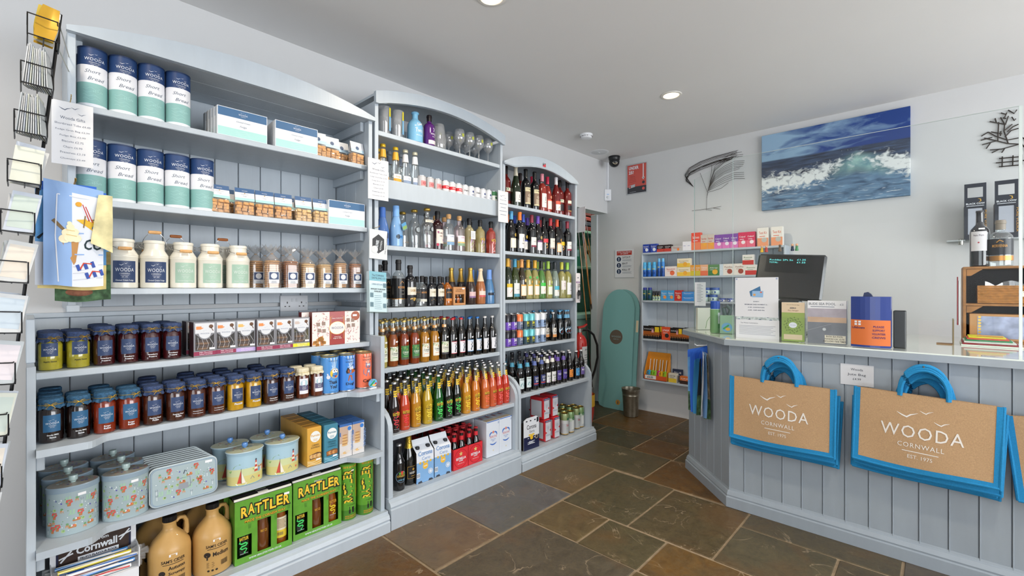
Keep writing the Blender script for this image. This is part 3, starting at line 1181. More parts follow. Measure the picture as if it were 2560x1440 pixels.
def mk_cjar(t,desc):
    r,h=.0285,.112
    b=MB().lathe([(r-.004,0),(r,.004),(r,h-.014),(r-.005,h-.003),(r-.005,h+.02)],M('#5a2a16',.12,coat=1,noise=.2,nscale=50),22)
    cl=clothcap(CLOTHC,r-.001,h+.026,h+.007,seed=9)
    bw=bow(r+.0005,h+.008,2.5,M('#c9b26a',.6))
    l=MB()
    l.patch(-.0205,.0205,.022,.092,M('#e6e6ea',.5),r=r+.0004)
    l.patch(-.0205,.0205,.038,.062,M('#5b5675',.5),r=r+.0008)
    l.disc(0,.071,.0155,M('#aacbd6',.5),r=r+.0012)
    fit(l,t[0],.018,0,.050,WPRINT,r=r+.0012); fit(l,t[1],.016,0,.043,WPRINT,r=r+.0012)
    return Proto('chutney_jar','jar',desc,[('glass_jar',b),('cloth_cover',cl,[('ribbon_bow',bw)]),('label',l)])


J['chut']=mk_cjar(['Chunky','Relish'],'cream-capped chutney jar with purple label')
w='upper jar shelf front row'
row([(J['apple'],129),(J['apple'],191),(J['straw'],263),(J['straw'],323),(J['straw'],374),(J['straw'],429)],2.262,ZD,w,'preserve jars',jr=.12)
w='upper jar shelf second row'
row([(J['apple'],114),(J['apple'],183),(J['straw'],250),(J['straw'],309),(J['straw'],361),(J['straw'],416)],2.34,ZD,w,'preserve jars',jr=.2)
w='upper jar shelf third row'
row([(J['apple'],109),(J['apple'],178),(J['straw'],245),(J['straw'],352),(J['straw'],404)],2.42,ZD,w,'preserve jars',jr=.2)
w='lower jar shelf front row'
row([(J['bbq'],122),(J['bbq'],195),(J['burger'],266),(J['burger'],327),(J['potting'],381),(J['potting'],437),(J['onion'],492),(J['onion'],535),(J['picca'],583),(J['picca'],625),(J['onion2'],666),(J['onion2'],704),(J['chut'],747),(J['chut'],785)],2.165,ZE,w,'preserve jars',jr=.12)
w='lower jar shelf second row'
row([(J['bbq'],108),(J['bbq'],184),(J['burger'],252),(J['burger'],317),(J['potting'],368),(J['potting'],421),(J['onion'],476),(J['onion'],520),(J['picca'],566),(J['picca'],611),(J['onion2'],652),(J['onion2'],692),(J['chut'],733),(J['chut'],770)],2.243,ZE,w,'preserve jars',jr=.2)
w='lower jar shelf third row'
row([(J['bbq'],118),(J['burger'],247),(J['potting'],366),(J['onion'],469),(J['onion'],511),(J['picca'],557),(J['picca'],601),(J['onion2'],641),(J['onion2'],682)],2.322,ZE,w,'preserve jars',jr=.2)
w='lower jar shelf back row'
row([(J['bbq'],126),(J['potting'],368),(J['onion'],464),(J['picca'],550),(J['onion2'],636)],2.40,ZE,w,'preserve jars',jr=.2)


# cookie boxes with a window
def mk_cookie(strip,txt,desc,top='#d9dadd',art='#e08a45',edge='#3a1c22'):
    w,h,d=.078,.143,.075
    E_=M(edge,.5); G_=M('#77777d',.4,coat=.3)
    b=MB()
    b.box(-w/2,-w/2+.002,0,d,0,h,E_).box(w/2-.002,w/2,0,d,0,h,E_).box(-w/2,w/2,d-.002,d,0,h,E_)
    b.box(-w/2,w/2,0,d,h-.002,h,G_).box(-w/2,w/2,0,d,0,.002,E_)
    b.box(-w/2,w/2,-.0005,.0015,0,.026,G_)
    b.prism([(-w/2,h),(-w/2,.093),(-w/2+.006,.093),(-.021,.083),(-.014,.073),(0,.069),(.014,.073),(.021,.083),(w/2-.006,.093),(w/2,.093),(w/2,h)],'y',-.0005,.0015,G_)
    b.box(-w/2,-w/2+.006,-.0005,.0015,.026,.093,G_).box(w/2-.006,w/2,-.0005,.0015,.026,.093,G_)
    win=MB().patch(-w/2+.004,w/2-.004,.024,.096,CELLO,y=.0022)
    for i in range(4):  # pale strokes painted as reflections on the window film
        x=-.026+i*.017
        win.line([(x,.03),(x+.006,.05),(x+.002-.004*i,.08)],.0012,M('#c8c8ca',.15),y=.0018)
    c=MB()
    for i in range(6):
        c.lathe([(.025,.004+i*.011),(.028,.006+i*.011),(.028,.012+i*.011),(.025,.014+i*.011)],M('#4a2a1a',.5,noise=.3,nscale=90)if i%2 else M('#8c6037',.7),16,cy=.036)
    p=MB()
    y=-.0010
    p.patch(-w/2+.005,w/2-.005,.096,h-.005,PAPER,y=y)
    for i in range(7):
        p.disc(-.027+(i%4)*.006,.116+(i // 4)*.006,.0042,M(art,.5),y=y-.0003-i*.00002,n=6)
    p.disc(.022,.124,.008,M('#6b4a33',.6),y=y-.0004,n=10)
    p.line([(.022,.12),(.03,.105)],.003,M('#6b4a33',.6),y=y-.0004)
    p.disc(0,.096,.0215,PAPER,y=y-.0006,n=26)
    p.disc(0,.096,.0205,M('#d5d7dc',.5),y=y-.0008,n=26)
    p.disc(0,.096,.0200,PAPER,y=y-.0010,n=26)
    fit(p,'WOODA',.032,0,.093,M('#5d6e90',.6),spc=1.1,y=y-.0014)
    gull(p,.004,-.004,.106,M('#8d99b0',.6),y=y-.0014); gull(p,.003,.004,.109,M('#8d99b0',.6),y=y-.0014)
    p.patch(-w/2,w/2,.005,.021,M(strip,.5),y=y)
    for i,t in enumerate(txt):
        fit(p,t,.046,.004,.0145-i*.007,M('#e9d9e0',.5),h=.0055,y=y-.0004)
    p.patch(.016,.036,.028,.036,TAG,y=y-.0005)
    return Proto('cookie_box','cookie box',desc,[('carton',b),('window',win),('biscuits',c),('print',p)])


CK1=mk_cookie('#8f2348',['Milk Chocolate','Salted Caramels'],'grey cookie box with crimson caramel strip')
CK2=mk_cookie('#b9a3d6',['Milk Chocolate','Orange'],'grey cookie box with lilac strip',art='#e2b560')
CK3=mk_cookie('#d8d21e',['Dark Chocolate','Ginger'],'grey cookie box with yellow strip',art='#c9b8b0',edge='#b3a50e')
w='upper jar shelf front row'
row([(CK1,512),(CK1,567,.008),(CK2,617,.012),(CK1,665),(CK1,708),(CK3,752)],2.222,ZD,w,'cookie boxes')
w='upper jar shelf second row'
row([(CK1,493),(CK1,549,.008),(CK2,602,.012),(CK1,650),(CK1,693),(CK3,737)],2.31,ZD,w,'cookie boxes')


# red confectionery gift box
def mk_gift():
    w,h,d=.25,.165,.035
    RD=M('#9c2f2a',.4,coat=.3); CR=M('#e6dfda',.45)
    b=MB().box(-w/2,w/2,0,d,0,h,M('#6f1d1c',.4),b=.001)
    p=MB()
    y=-.0004
    p.patch(-w/2,-.038,0,h,CR,y=y).patch(-.038,.042,0,h,RD,y=y).patch(.042,w/2,0,h,CR,y=y)
    rr=random.Random(5)
    for k in range(120):
        x=rr.choice([rr.uniform(-.12,-.043),rr.uniform(.048,.12)]); z=rr.uniform(.012,.158)
        if (x<0 and z<.045)or (x>.06 and z>.115):continue
        a=rr.uniform(0,6.28); s_=rr.uniform(.004,.008)
        p.line([(x+s_*math.cos(a+t)*(1-t/6),z+s_*math.sin(a+t)*(1-t/6))for t in (0,.8,1.6,2.4,3.2)],[.0004,.0016,.002,.0014,.0005],M('#a8302c',.45),y=y-.0003)
    for x,z in ((-.095,.105),(-.068,.108),(-.09,.075),(-.066,.072),(.06,.12),(.085,.118),(.062,.09),(.088,.092)):
        p.patch(x-.009,x+.009,z-.009,z+.009,M('#9a8377',.5),y=y-.0005)
    for k in range(26):
        x,z=rr.uniform(-.118,-.06),rr.uniform(.004,.045)*(1-0)
        if z>.05-abs(x+.088):continue
        p.box(x-.007,x+.007,y-.0022,y,z-.006,z+.006,M('#b9793f',.6)if k%2 else M('#cf9450',.6))
    p.disc(.1,.14,.024,M('#a9624a',.55),y=y-.0005,n=14)
    p.patch(.085,.108,.138,.148,TAG,y=y-.0008)
    for s_,g_ in ((.036,GOLD),(.0345,RD)):
        p.poly([(.002+a*s_,.083+b_)for a,b_ in ((-1,-.055),(1,-.055),(.95,-.03),(.95,.03),(1,.055),(.6,.062),(-.6,.062),(-1,.055),(-.95,.03),(-.95,-.03))],g_,y=y-.0006-(.0003 if g_ is RD else 0))
    for rx,mm,e in ((.042,GOLD,.0012),(.040,CR,.0015)):
        p.poly([(.002+rx*math.cos(t*.2244),.083+rx*.78*math.sin(t*.2244))for t in range(28)],mm,y=y-e)
    fit(p,'WOODA',.062,.002,.078,M('#5d6e90',.6),spc=1.1,h=.012,y=y-.0019)
    gull(p,.006,-.004,.1,M('#8d99b0',.6),y=y-.0019); gull(p,.004,.012,.104,M('#8d99b0',.6),y=y-.0019)
    fit(p,'Classic Confectionery',.06,.002,.130,CR,shear=.3,bold=.02,y=y-.0019)
    fit(p,'Clotted Cream',.034,.002,.037,CR,shear=.3,bold=.02,y=y-.0019)
    fit(p,'Fudge & Toffees',.046,.002,.029,CR,shear=.3,bold=.02,y=y-.0019)
    return Proto('gift_box','gift box','red and cream confectionery gift box',[('carton',b),('print',p)])


GB=mk_gift()
GB.put((1.078,2.215,ZD),0,'front red and cream confectionery gift box on upper jar shelf','confectionery gift boxes')
GB.put((1.045,2.256,ZD),0,'red confectionery gift box behind the front gift box','confectionery gift boxes')


# greeting money tins
def mk_mtin(c1,c2,words,top,face,desc):
    r,h=.0415,.183
    b=MB().lathe([(r,.004),(r,h-.004)],M(c1,.35,coat=.4),28)
    rim=MB().lathe([(r-.002,0),(r+.001,.001),(r+.001,.005),(r,.006)],SILVER,28)
    lid=MB().lathe([(r,h-.006),(r+.0012,h-.004),(r+.0012,h),(r-.002,h),(r-.003,h-.004),(0,h-.004)],M('#b5a878',.3,m=.9),28)
    p=MB()
    q=dict(r=r+.0004)
    for i in range(7):
        t=-.05+i*.0166
        p.poly([(t,h-.008),(t+.008,h-.008),(.25*t+.004,.12),(.25*t,.12)],M(c2,.4),**q)
    q=dict(r=r+.0009)
    IK=M('#241c22',.5)
    for i,t in enumerate(top):fit(p,t,.045,.0,.157-i*.014,M('#3b3f55',.5),h=.009,**q)
    if face == 'smile':
        Y_=M('#e9c02c',.4)
        p.disc(.008,.1,.024,Y_,n=24,**q)
        q2=dict(r=r+.0013)
        for x in (.002,.016):p.disc(x,.111,.009,M('#f2f2f2',.4),**q2)
        q3=dict(r=r+.0017)
        for x in (.004,.017):p.disc(x,.112,.003,IK,**q3)
        p.line([(-.008,.096),(0,.089),(.01,.087),(.02,.092),(.025,.1)],.0016,IK,**q2)
        p.disc(.012,.085,.005,M('#d0402c',.5),**q2)
        p.disc(-.024,.083,.009,M('#dcdfe6',.5),**q); p.line([(-.024,.083),(-.028,.1)],.006,M('#dcdfe6',.5),**q)
    elif face == 'dog':
        O_=M('#b5602a',.5)
        p.poly([(-.022,.098),(-.014,.118),(-.004,.112),(-.006,.09),(-.018,.088)],M('#2a2326',.5),**q)
        p.disc(.004,.1,.017,O_,k=.75,**q); p.disc(.02,.1,.011,O_,k=.7,**dict(r=r+.0011)); p.disc(.027,.106,.005,IK,**dict(r=r+.0015))
        p.disc(.0,.113,.006,M('#f2f2f2',.4),**dict(r=r+.0013)); p.disc(.011,.114,.006,M('#f2f2f2',.4),**dict(r=r+.0013))
        for x in (.001,.012):p.disc(x,.113,.002,IK,**dict(r=r+.0017))
        p.poly([(-.012,.052),(.012,.052),(.009,.08),(-.006,.08)],O_,**q)
        p.line([(.004,.125),(.018,.131),(.02,.122)],.003,M('#2a3d72',.5),**q)
    else:
        V_=M('#8c7f9c',.5)
        p.disc(.006,.115,.016,V_,k=.75,**q)
        p.poly([(-.008,.118),(-.009,.134),(.0,.126)],V_,**q); p.poly([(.012,.126),(.021,.134),(.02,.118)],V_,**q)
        for x in (.002,.011):p.disc(x,.12,.005,M('#f2f2f2',.4),**dict(r=r+.0012)); p.disc(x+.001,.12,.0016,IK,**dict(r=r+.0016))
        p.line([(-.004,.108),(.004,.105),(.016,.109)],.0014,IK,**dict(r=r+.0012))
        p.poly([(-.006,.062),(.018,.062),(.014,.098),(.0,.098)],V_,**q); p.disc(.008,.085,.005,M('#e6e2e6',.5),**dict(r=r+.0012))
        p.line([(-.006,.066),(-.018,.075),(-.02,.09),(-.014,.1)],.004,V_,**q)
    for i,(t,w_)in enumerate(words):fit(p,t,w_,.0+.002*i,(.05 if len(words)>1 else .032)-i*.022,IK,h=.017,bold=.02,**q)
    p.line([(-.02+i*.005,.012+.001*math.sin(i))for i in range(10)],.001,IK,**q)
    return Proto('greeting_tin','tin',desc,[('can',b),('base_rim',rim),('lid',lid),('print',p)])


T1=mk_mtin('#4f93d6','#bcd3ea',[('Thank',.042),('You!',.036)],['A Gift Just to say'],'smile','blue Thank You tin with yellow smiling face')
T2=mk_mtin('#3f86d8','#bcd3ea',[('Dog!',.044)],['Thank you for','looking after the'],'dog','blue Dog tin with cartoon dog')
T3=mk_mtin('#ee7350','#e8b7a0',[('Cat!',.044)],['Thank you for','looking after the'],'cat','orange Cat tin with purple cartoon cat')
row([(T1,824),(T2,866),(T3,908)],2.165,ZE,'lower jar shelf','greeting tins')
row([(T1,800),(T2,845),(T3,890)],2.265,ZE,'lower jar shelf second row','greeting tins')
row([(T2,878),(T1,836)],2.36,ZE,'lower jar shelf, back row of tins','greeting tins')
# seaside magnet leaning at the shelf end
m=MB().lathe([(0,-.004),(.021,-.004),(.021,0),(0,0)],M('#6db2dc',.35),24,sm=False)
m.xf(Matrix.Translation((0,0,.03))@ Matrix.Rotation(R(90),4,'X')@ Matrix.Scale(1.25,4,(1,0,0)))
p=MB()
y=-.0008
p.poly([(-.022,.02),(.008,.044),(.012,.038),(-.012,.018)],M('#2f9a4a',.5),y=y)
p.disc(.006,.019,.012,M('#e8c06a',.5),y=y-.0002,k=.5); p.disc(.017,.026,.006,M('#cf3f34',.5),y=y-.0003,k=.7)
p.patch(-.012,-.003,.042,.048,BLACK,y=y-.0002); p.patch(-.0125,-.0025,.0445,.0455,WHITE,y=y-.0005); p.patch(-.008,-.007,.0415,.0485,WHITE,y=y-.0005)
s_=MB().box(-.02,.02,-.004,.008,0,.009,PAPER,b=.001)
Proto('seaside_magnet','magnet','small oval seaside magnet on a white stand beside the Cat tin',[('plaque',m),('picture',p),('stand',s_)]).put((1.205,2.085,ZE),R(10))
# ---------------------------------------------------------------- lower shelves: tins, trays, cartons
def flowers(p,w,z0,z1,n,seed,**q):
    """small garden motifs scattered over a tin: pots, carrots, boots, leaves"""
    rr=random.Random(seed)
    G_,O_,Rd,Br,Wt,Vi=M('#6f9a6a',.5),M('#d98a3c',.5),M('#d0534c',.5),M('#b5794a',.5),M('#dfe6e8',.5),M('#5b56a8',.5)
    spots=[]
    for k in range(n*8):
        if len(spots)>= n:break
        u,z=rr.uniform(-w,w),rr.uniform(z0,z1)
        if any(abs(u-a)<.0125 and abs(z-b)<.0155 for a,b in spots):continue
        spots.append((u,z))
    for i,(u,z)in enumerate(spots):
        k=i%7
        if k == 0:      # geranium in a pot
            p.poly([(u-.004,z-.008),(u+.004,z-.008),(u+.005,z),(u-.005,z)],Br,**q)
            for a in range(5):p.disc(u+.006*math.cos(a*1.26),z+.006+.004*math.sin(a*1.26),.0036,G_ if a%2 else Rd,n=7,**q)
            for a in range(4):p.disc(u-.005+a*.0035,z+.012,.0026,Rd,n=7,**q)
        elif k == 1:    # carrots
            for a in (-.003,0,.003):p.poly([(u+a-.0013,z),(u+a+.0013,z),(u+a*1.5,z-.010)],O_,**q)
            p.disc(u,z+.004,.004,G_,n=7,**q)
        elif k == 2:    # boots
            for a in (-.004,.004):p.poly([(u+a-.0028,z+.009),(u+a+.0028,z+.009),(u+a+.0026,z-.006),(u+a-.006,z-.009),(u+a-.006,z-.006),(u+a-.0024,z-.003)],M('#9dc0a6',.5),**q)
        elif k == 3:    # fork
            p.line([(u,z-.01),(u,z+.004)],.0016,Wt,**q); p.line([(u-.003,z+.01),(u-.003,z+.004),(u+.003,z+.004),(u+.003,z+.01)],.0012,PALEINK,**q)
        elif k == 4:
            p.disc(u,z,.0055,M('#a9c489',.5),n=9,**q); p.disc(u+.001,z+.001,.003,M('#7fa56a',.5),n=7,**q)
        elif k == 5:
            p.poly([(u-.009,z-.004),(u+.009,z-.004),(u+.011,z+.002),(u-.011,z+.002)],Br,**q)
            for a in range(4):p.disc(u-.006+a*.004,z+.004,.0034,(G_,Wt,Rd,O_)[a],n=7,**q)
        else:
            p.disc(u,z,.0028,Vi,n=6,**q); p.disc(u-.006,z+.004,.002,Wt,n=6,**q)
    for _ in range(n):
        p.disc(rr.uniform(-w,w),rr.uniform(z0,z1),.0018,Wt if _%2 else G_,n=5,**q)


TINB=M('#9fb1b6',.35,coat=.4)
RIMB=M('#8b9fae',.3,coat=.4)


def mk_ovaltin():
    rx,k,h=.066,.72,.148
    b=MB().lathe([(rx,0),(rx,.004),(rx,h)],TINB,32,sy=k)
    lid=MB().lathe([(rx+.002,h-.004),(rx+.002,h+.011),(rx-.001,h+.014),(0,h+.015)],[RIMB,RIMB,M('#9a968c',.35,coat=.4)],32,sy=k)
    lp=MB()
    rr=random.Random(2)
    for i in range(26):
        a,d=rr.uniform(0,6.28),rr.uniform(.015,.058)
        x,y=d*math.cos(a),d*k*math.sin(a)
        rd=rr.uniform(.002,.005)
        lp.add([(x+rd*math.cos(t),y+rd*.8*math.sin(t),h+.0156+i*.00002)for t in [j*1.05 for j in range(6)]],[tuple(range(6))],M(['#c9544c','#7a9a66','#5b56a8','#d9a34a','#b8c6c8'][i%5],.5))
    knob=MB().lathe([(.007,h+.014),(.008,h+.02),(.012,h+.023),(.0125,h+.036),(.011,h+.039),(0,h+.04)],M('#a9bfbd',.3,coat=.5),18)
    p=MB()
    flowers(p,.082,.016,h-.02,40,4,r=rx+.0006,sy=k)
    pricetag(p,.02,h-.022,.022,.009,r=rx+.0012)
    for i in range(len(p.v)-4,len(p.v)):
        x,y,z=p.v[i]; p.v[i]=(x,y*k-.0006,z)
    return Proto('oval_tin','tin','oval pale blue garden-print tin',[('body',b,[('print',p)]),('lid',lid,[('knob',knob),('lid_print',lp)])])


OT=mk_ovaltin()
row([(OT,183),(OT,315)],2.185,ZF,'biscuit tin shelf front row','garden tins')
row([(OT,170),(OT,303)],2.295,ZF,'biscuit tin shelf second row','garden tins')
row([(OT,160),(OT,282)],2.405,ZF,'biscuit tin shelf back row','garden tins')


def rrect(w,h,r,n=5,z0=0):
    pts=[]
    for cx,cz,a0 in ((w/2-r,h-r,0),(-w/2+r,h-r,90),(-w/2+r,r,180),(w/2-r,r,270)):
        for i in range(n+1):
            a=R(a0+90*i/n)
            pts.append((cx+r*math.cos(a),z0+cz+r*math.sin(a)))
    return pts


def mk_tray(front):
    b=MB().prism(rrect(.215,.14,.022),'y',0,.007,RIMB if front else M('#6f777c',.4))  # rear trays coloured darker, painting in the shade of the gaps between rims
    b.prism(rrect(.223,.148,.025,z0=-.004),'y',.006,.009,M('#b9c4c6',.3,m=.3,coat=.4))
    b.xf(Matrix.Translation((0,0,.0041)))
    parts=[('tray',b)]
    if front:
        p=MB().poly([(a,c+.0041)for a,c in rrect(.205,.130,.018,z0=.005)],TINB,y=-.0005)
        flowers(p,.092,.024,.125,34,8,y=-.0010)
        p.line([(-.018,.052),(.018,.052),(.016,.09),(-.016,.09)],.0015,PALEINK,y=-.0012)
        p.poly([(-.022,.048),(.012,.048),(.01,.07),(-.02,.07)],M('#8d949c',.5),y=-.0013)
        p.line([(.012,.052),(.026,.072)],.003,M('#8d949c',.5),y=-.0013)
        p.line([(-.004,.105),(0,.118),(.006,.112)],.003,INK,y=-.0013)
        pricetag(p,.08,.126,.024,.009,y=-.0014)
        parts.append(('print',p))
    return Proto('metal_tray','tray','rounded garden-print metal tray',parts)


TR0,TR1=mk_tray(1),mk_tray(0)
xt=(at(383,2.125)+at(545,2.125))/2
for i in range(8):
    lab='front garden-print metal tray of the leaning stack beside oval tins' if i == 0 else '%s tray from the front in the leaning stack of metal trays'%ORD[i]
    (TR1 if i else TR0).put((xt-.003*i,2.150+i*.026,ZF+.001),0,lab,'stack of metal trays',tilt=(R(-5),0))


def mk_seatin():
    rx,k,h=.068,.78,.128
    q=dict(r=rx+.0006,sy=k)
    b=MB().lathe([(rx-.001,0),(rx,.003),(rx,.04),(rx,.07),(rx,h)],[M('#8fb7cc',.35,coat=.4),M('#d9cf86',.35,coat=.4),M('#cfd6a2',.35,coat=.4),M('#a9c9d8',.35,coat=.4)],32,sy=k)
    lid=MB().lathe([(rx+.002,h-.003),(rx+.002,h+.008),(rx+.006,h+.010),(rx+.004,h+.013),(0,h+.016)],[M('#9dbccb',.3,coat=.4),M('#9dbccb',.3,coat=.4),M('#b9cdd6',.3),M('#c4c7a8',.35,coat=.4)],32,sy=k)
    lp=MB()
    rr=random.Random(6)
    for i in range(24):
        a,d=rr.uniform(0,6.28),rr.uniform(.012,.052)
        x,y=d*math.cos(a),d*k*math.sin(a)
        rd=rr.uniform(.003,.007)
        lp.add([(x+rd*math.cos(t),y+rd*.7*math.sin(t),h+.0164-d*.05+i*.00002)for t in [j*1.05 for j in range(6)]],[tuple(range(6))],M(['#cfae4e','#8fb0c4','#b0614e','#e2e0d2','#7f9a6c'][i%5],.5))
    knob=MB().lathe([(.005,h+.014),(.005,h+.018),(.010,h+.022),(.0125,h+.030),(.010,h+.038),(0,h+.041)],M('#5d8fd0',.25,coat=.5),18)
    p=MB()
    p.poly([(-.085,.06),(-.055,.085),(-.035,.092),(-.01,.075),(.02,.062),(.02,.058),(-.075,.056)],M('#8bb36d',.5),**q)
    rdm,wt,sail=M('#c9503f',.5),M('#ece6da',.5),M('#e8c85a',.5)
    q2=dict(r=rx+.0009,sy=k)
    for i in range(5):p.poly([(.022+.001*i,.048+i*.0095),(.038-.001*i,.048+i*.0095),(.037-.001*i,.0575+i*.0095),(.023+.001*i,.0575+i*.0095)],rdm if i%2 == 0 else wt,**q2)
    p.disc(.030,.099,.004,M('#3f4a5a',.5),**q2)
    p.poly([(-.045,.012),(-.028,.012),(-.030,.066)],rdm,**q2); p.poly([(-.026,.012),(-.012,.012),(-.028,.06)],wt,**q2)
    p.poly([(-.052,.012),(-.006,.012),(-.012,.004),(-.046,.004)],M('#e0ddd0',.5),**q2)
    p.line([(-.029,.01),(-.029,.074)],.0012,INK,**q2)
    for i in range(3):
        u=.045+i*.012
        p.patch(u-.005,u+.005,.045,.062,[M('#7fa9c9',.5),M('#e0ddd0',.5),M('#d98a6a',.5)][i],**q2)
        p.poly([(u-.006,.062),(u+.006,.062),(u,.070)],M('#b0614e',.5),**q2)
    p.line([(.006,.022),(.014,.034),(.022,.022)],.0016,M('#4f6f9a',.5),**q2); p.disc(.046,.022,.005,M('#dc6f4a',.5),**q2)
    return Proto('seaside_tin','tin','blue-knobbed seaside-print oval tin',[('body',b,[('print',p)]),('lid',lid,[('knob',knob),('lid_print',lp)])])


ST=mk_seatin()
row([(ST,612),(ST,706)],2.185,ZF,'biscuit tin shelf front row','seaside tins')
row([(ST,575),(ST,668)],2.30,ZF,'biscuit tin shelf back row','seaside tins')


def mk_carton(base,topc,name2,wave,desc,win=True):
    w,h,d=.068,.178,.062
    B_=M(base,.4,coat=.2)
    b=MB().box(-w/2,w/2,0,d,0,h,B_,b=.0015)
    b.box(-w/2+.001,w/2-.001,.006,d-.001,h,h+.0012,M(topc,.4))
    p=MB()
    y=-.0005
    p.poly([(.004+.024*math.cos(t*.2618),.135+.026*math.sin(t*.2618))for t in range(24)],M('#e9ebe8',.5),y=y)
    fit(p,'Furniss',.04,.004,.136,B_,bold=.02,y=y-.0004)
    for i in range(2):p.patch(-.006,.014,.122-i*.006,.124-i*.006,B_,y=y-.0004)
    for i,t in enumerate(name2):fit(p,t,.042 if len(t)>7 else .034,.004,.092-i*.011,M('#4a4436',.5)if base == '#d9a441' else M('#1e4a55',.5),h=.008,y=y-.0004)
    p.poly([(-w/2+.012,.030),(w/2-.002,.034),(w/2-.002,.056),(.014,.060),(-.008,.056),(-w/2+.010,.052)],M('#6a4a30',.5),y=y)
    for i in range(5):p.disc(-.014+i*.009,.044,.0085,[BISC2,BISC][i%2]if base != '#d9a441' else [BISC3,BISC][i%2],y=y-.0003-i*.0001,k=1.1)
    for i in range(3):p.line([(-w/2+.0115*j,.006+i*.008+.003*math.sin(j*1.1+i))for j in range(7)],.0035,M(wave,.5),y=y-.0002)
    pricetag(p,.018,.022,.02,.008,y=y-.0006)
    return Proto('biscuit_carton','carton',desc,[('carton',b),('print',p)])


def mk_blue():
    w,h,d=.064,.163,.07
    b=MB().box(-w/2,w/2,0,d,0,h-.012,M('#d8d4d2',.4,coat=.2),b=.001).box(-w/2,w/2,0,d,h-.012,h,M('#3d6cb0',.4),b=.001)
    b.patch(-w/2,w/2,0,0,PAPER)
    p=MB()
    y=-.0005
    p.patch(-w/2,.012,.07,h-.012,M('#c3a895',.5),y=y)
    for i in range(8):p.disc(-.006,.060+i*.007,.016-.0004*i,[BISC3,M('#b98a5a',.6)][i%2],y=y-.0003-i*.0001,k=.28)
    for i in range(3):p.disc(-.016+i*.012,.02+.003*i,.013,[M('#dcd0c2',.5),BISC3][i%2],y=y-.0012-i*.0002,k=.5)
    fit(p,'ORIGINAL',.095,.026,.075,M('#6f93cc',.5),h=.014,rot=R(-90),y=y-.0004)
    p.disc(.018,.138,.010,M('#3d7fd0',.4),y=y-.0008)
    p.patch(-w/2,-w/2+.006,.105,.125,M('#3d6cb0',.4),y=y-.0004)
    return Proto('biscuit_carton','carton','white and blue-topped oat biscuit carton',[('carton',b),('print',p)])


CG=mk_carton('#d9a441','#c08a2c',['CORNISH','SHORTBREAD'],'#e8cf9a','gold shortbread carton')
CT=mk_carton('#3d8199','#356f86',['ORIGINAL','CORNISH','FAIRINGS'],'#8fc3d6','teal fairings carton')
CB=mk_blue()
xg,xc=.93,1.006
for i in range(5):
    CG.put((xg-.0*i,2.135+i*.064,ZF),R(1.5),'front gold shortbread carton, tin shelf' if i == 0 else '%s gold shortbread carton from the front'%ORD[i],'gold shortbread cartons')
for i in range(5):
    CT.put((xc,2.125+i*.064,ZF),0,'front teal fairings carton, tin shelf' if i == 0 else '%s teal fairings carton from the front'%ORD[i],'teal fairings cartons')
for i in range(2):
    for j in range(2):
        CB.put((1.083+i*.0665,2.13+j*.072,ZF),0,'%s blue and white oat biscuit carton, %s of the pair of rows'%(['front','rear'][j],['left','right'][i]),'oat biscuit cartons')

# ---------------------------------------------------------------- base shelf: flagons, gift packs, rock
FLAG=M('#c39a5c',.4,noise=.06,nscale=14,coat=.15)
PRN=M('#2a211a',.6)


def mk_flagon(words,desc):
    r,h=.069,.215
    b=MB().lathe([(r-.008,0),(r-.001,.005),(r,.012),(r,h-.055),(r-.004,h-.035),(r-.016,h-.012),(r-.034,h+.012),(.024,h+.026),(.0215,h+.036),(.0215,h+.052),(.024,h+.054),(.024,h+.060),(.019,h+.062)],FLAG,30)
    hd=MB().tube([(.019,.008,h+.048),(.032,.012,h+.056),(.048,.016,h+.052),(.057,.018,h+.034),(.058,.018,h+.008),(.054,.016,h-.022)],[.010,.009,.0085,.0085,.009,.012],FLAG,10)
    cp=MB().lathe([(.022,h+.060),(.0225,h+.062),(.0225,h+.082),(.020,h+.085),(0,h+.085)],BLACK,22)
    for i in range(22):
        a=i*2*math.pi/22
        cp.box(.0222*math.cos(a)-.0008,.0222*math.cos(a)+.0008,.0222*math.sin(a)-.0008,.0222*math.sin(a)+.0008,h+.063,h+.081,BLACK)
    p=MB()
    q=dict(r=r+.0006)
    fit(p,"SAM'S CIDER",.078,0,.128,PRN,bold=.02,h=.013,**q)
    p.patch(-.034,.034,.120,.1225,PRN,**q)
    if len(words)== 2:
        p.disc(-.036,.088,.011,PRN,n=12,**q); p.line([(-.036,.082),(-.036,.068)],.005,PRN,**q)
        for i,t in enumerate(words):fit(p,t,.056,.012,.098-i*.021,PRN,bold=.025,h=.015,**q)
    else:
        p.disc(-.034,.098,.012,PRN,n=12,**q); p.line([(-.034,.092),(-.034,.076)],.005,PRN,**q)
        fit(p,words[0],.058,.014,.088,PRN,bold=.025,h=.019,**q)
    for i in range(5):p.patch(-.036,-.012+.003*(i%2),.062-i*.005,.0635-i*.005,PRN,**q)
    for i in range(3):p.disc(-.030+i*.014,.028,.0045,PRN,n=10,**q)
    for i in range(9):p.patch(.014+i*.003,.0155+i*.003,.040,.062,PRN,**q)
    pt_=MB()
    pt_.patch(-.014,.012,.152,.162,TAG,r=r+.0007)
    for q_ in (b,hd,cp,p,pt_):q_.xf(Matrix.Scale(.9,4,(0,0,1)))
    return Proto('cider_flagon','flagon',desc,[('body',b),('handle',hd),('cap',cp),('print',p),('price_sticker',pt_)])


FG1=mk_flagon(['Autumn','Scrumpy'],'tan Autumn Scrumpy cider flagon')
FG2=mk_flagon(['Medium'],'tan Medium cider flagon')
row([(FG1,424),(FG2,531)],2.175,ZG,'front of base shelf','cider flagons')
row([(FG1,388),(FG2,505)],2.33,ZG,'second row of base shelf','cider flagons')
row([(FG2,470)],2.475,ZG,'back of base shelf','cider flagons')

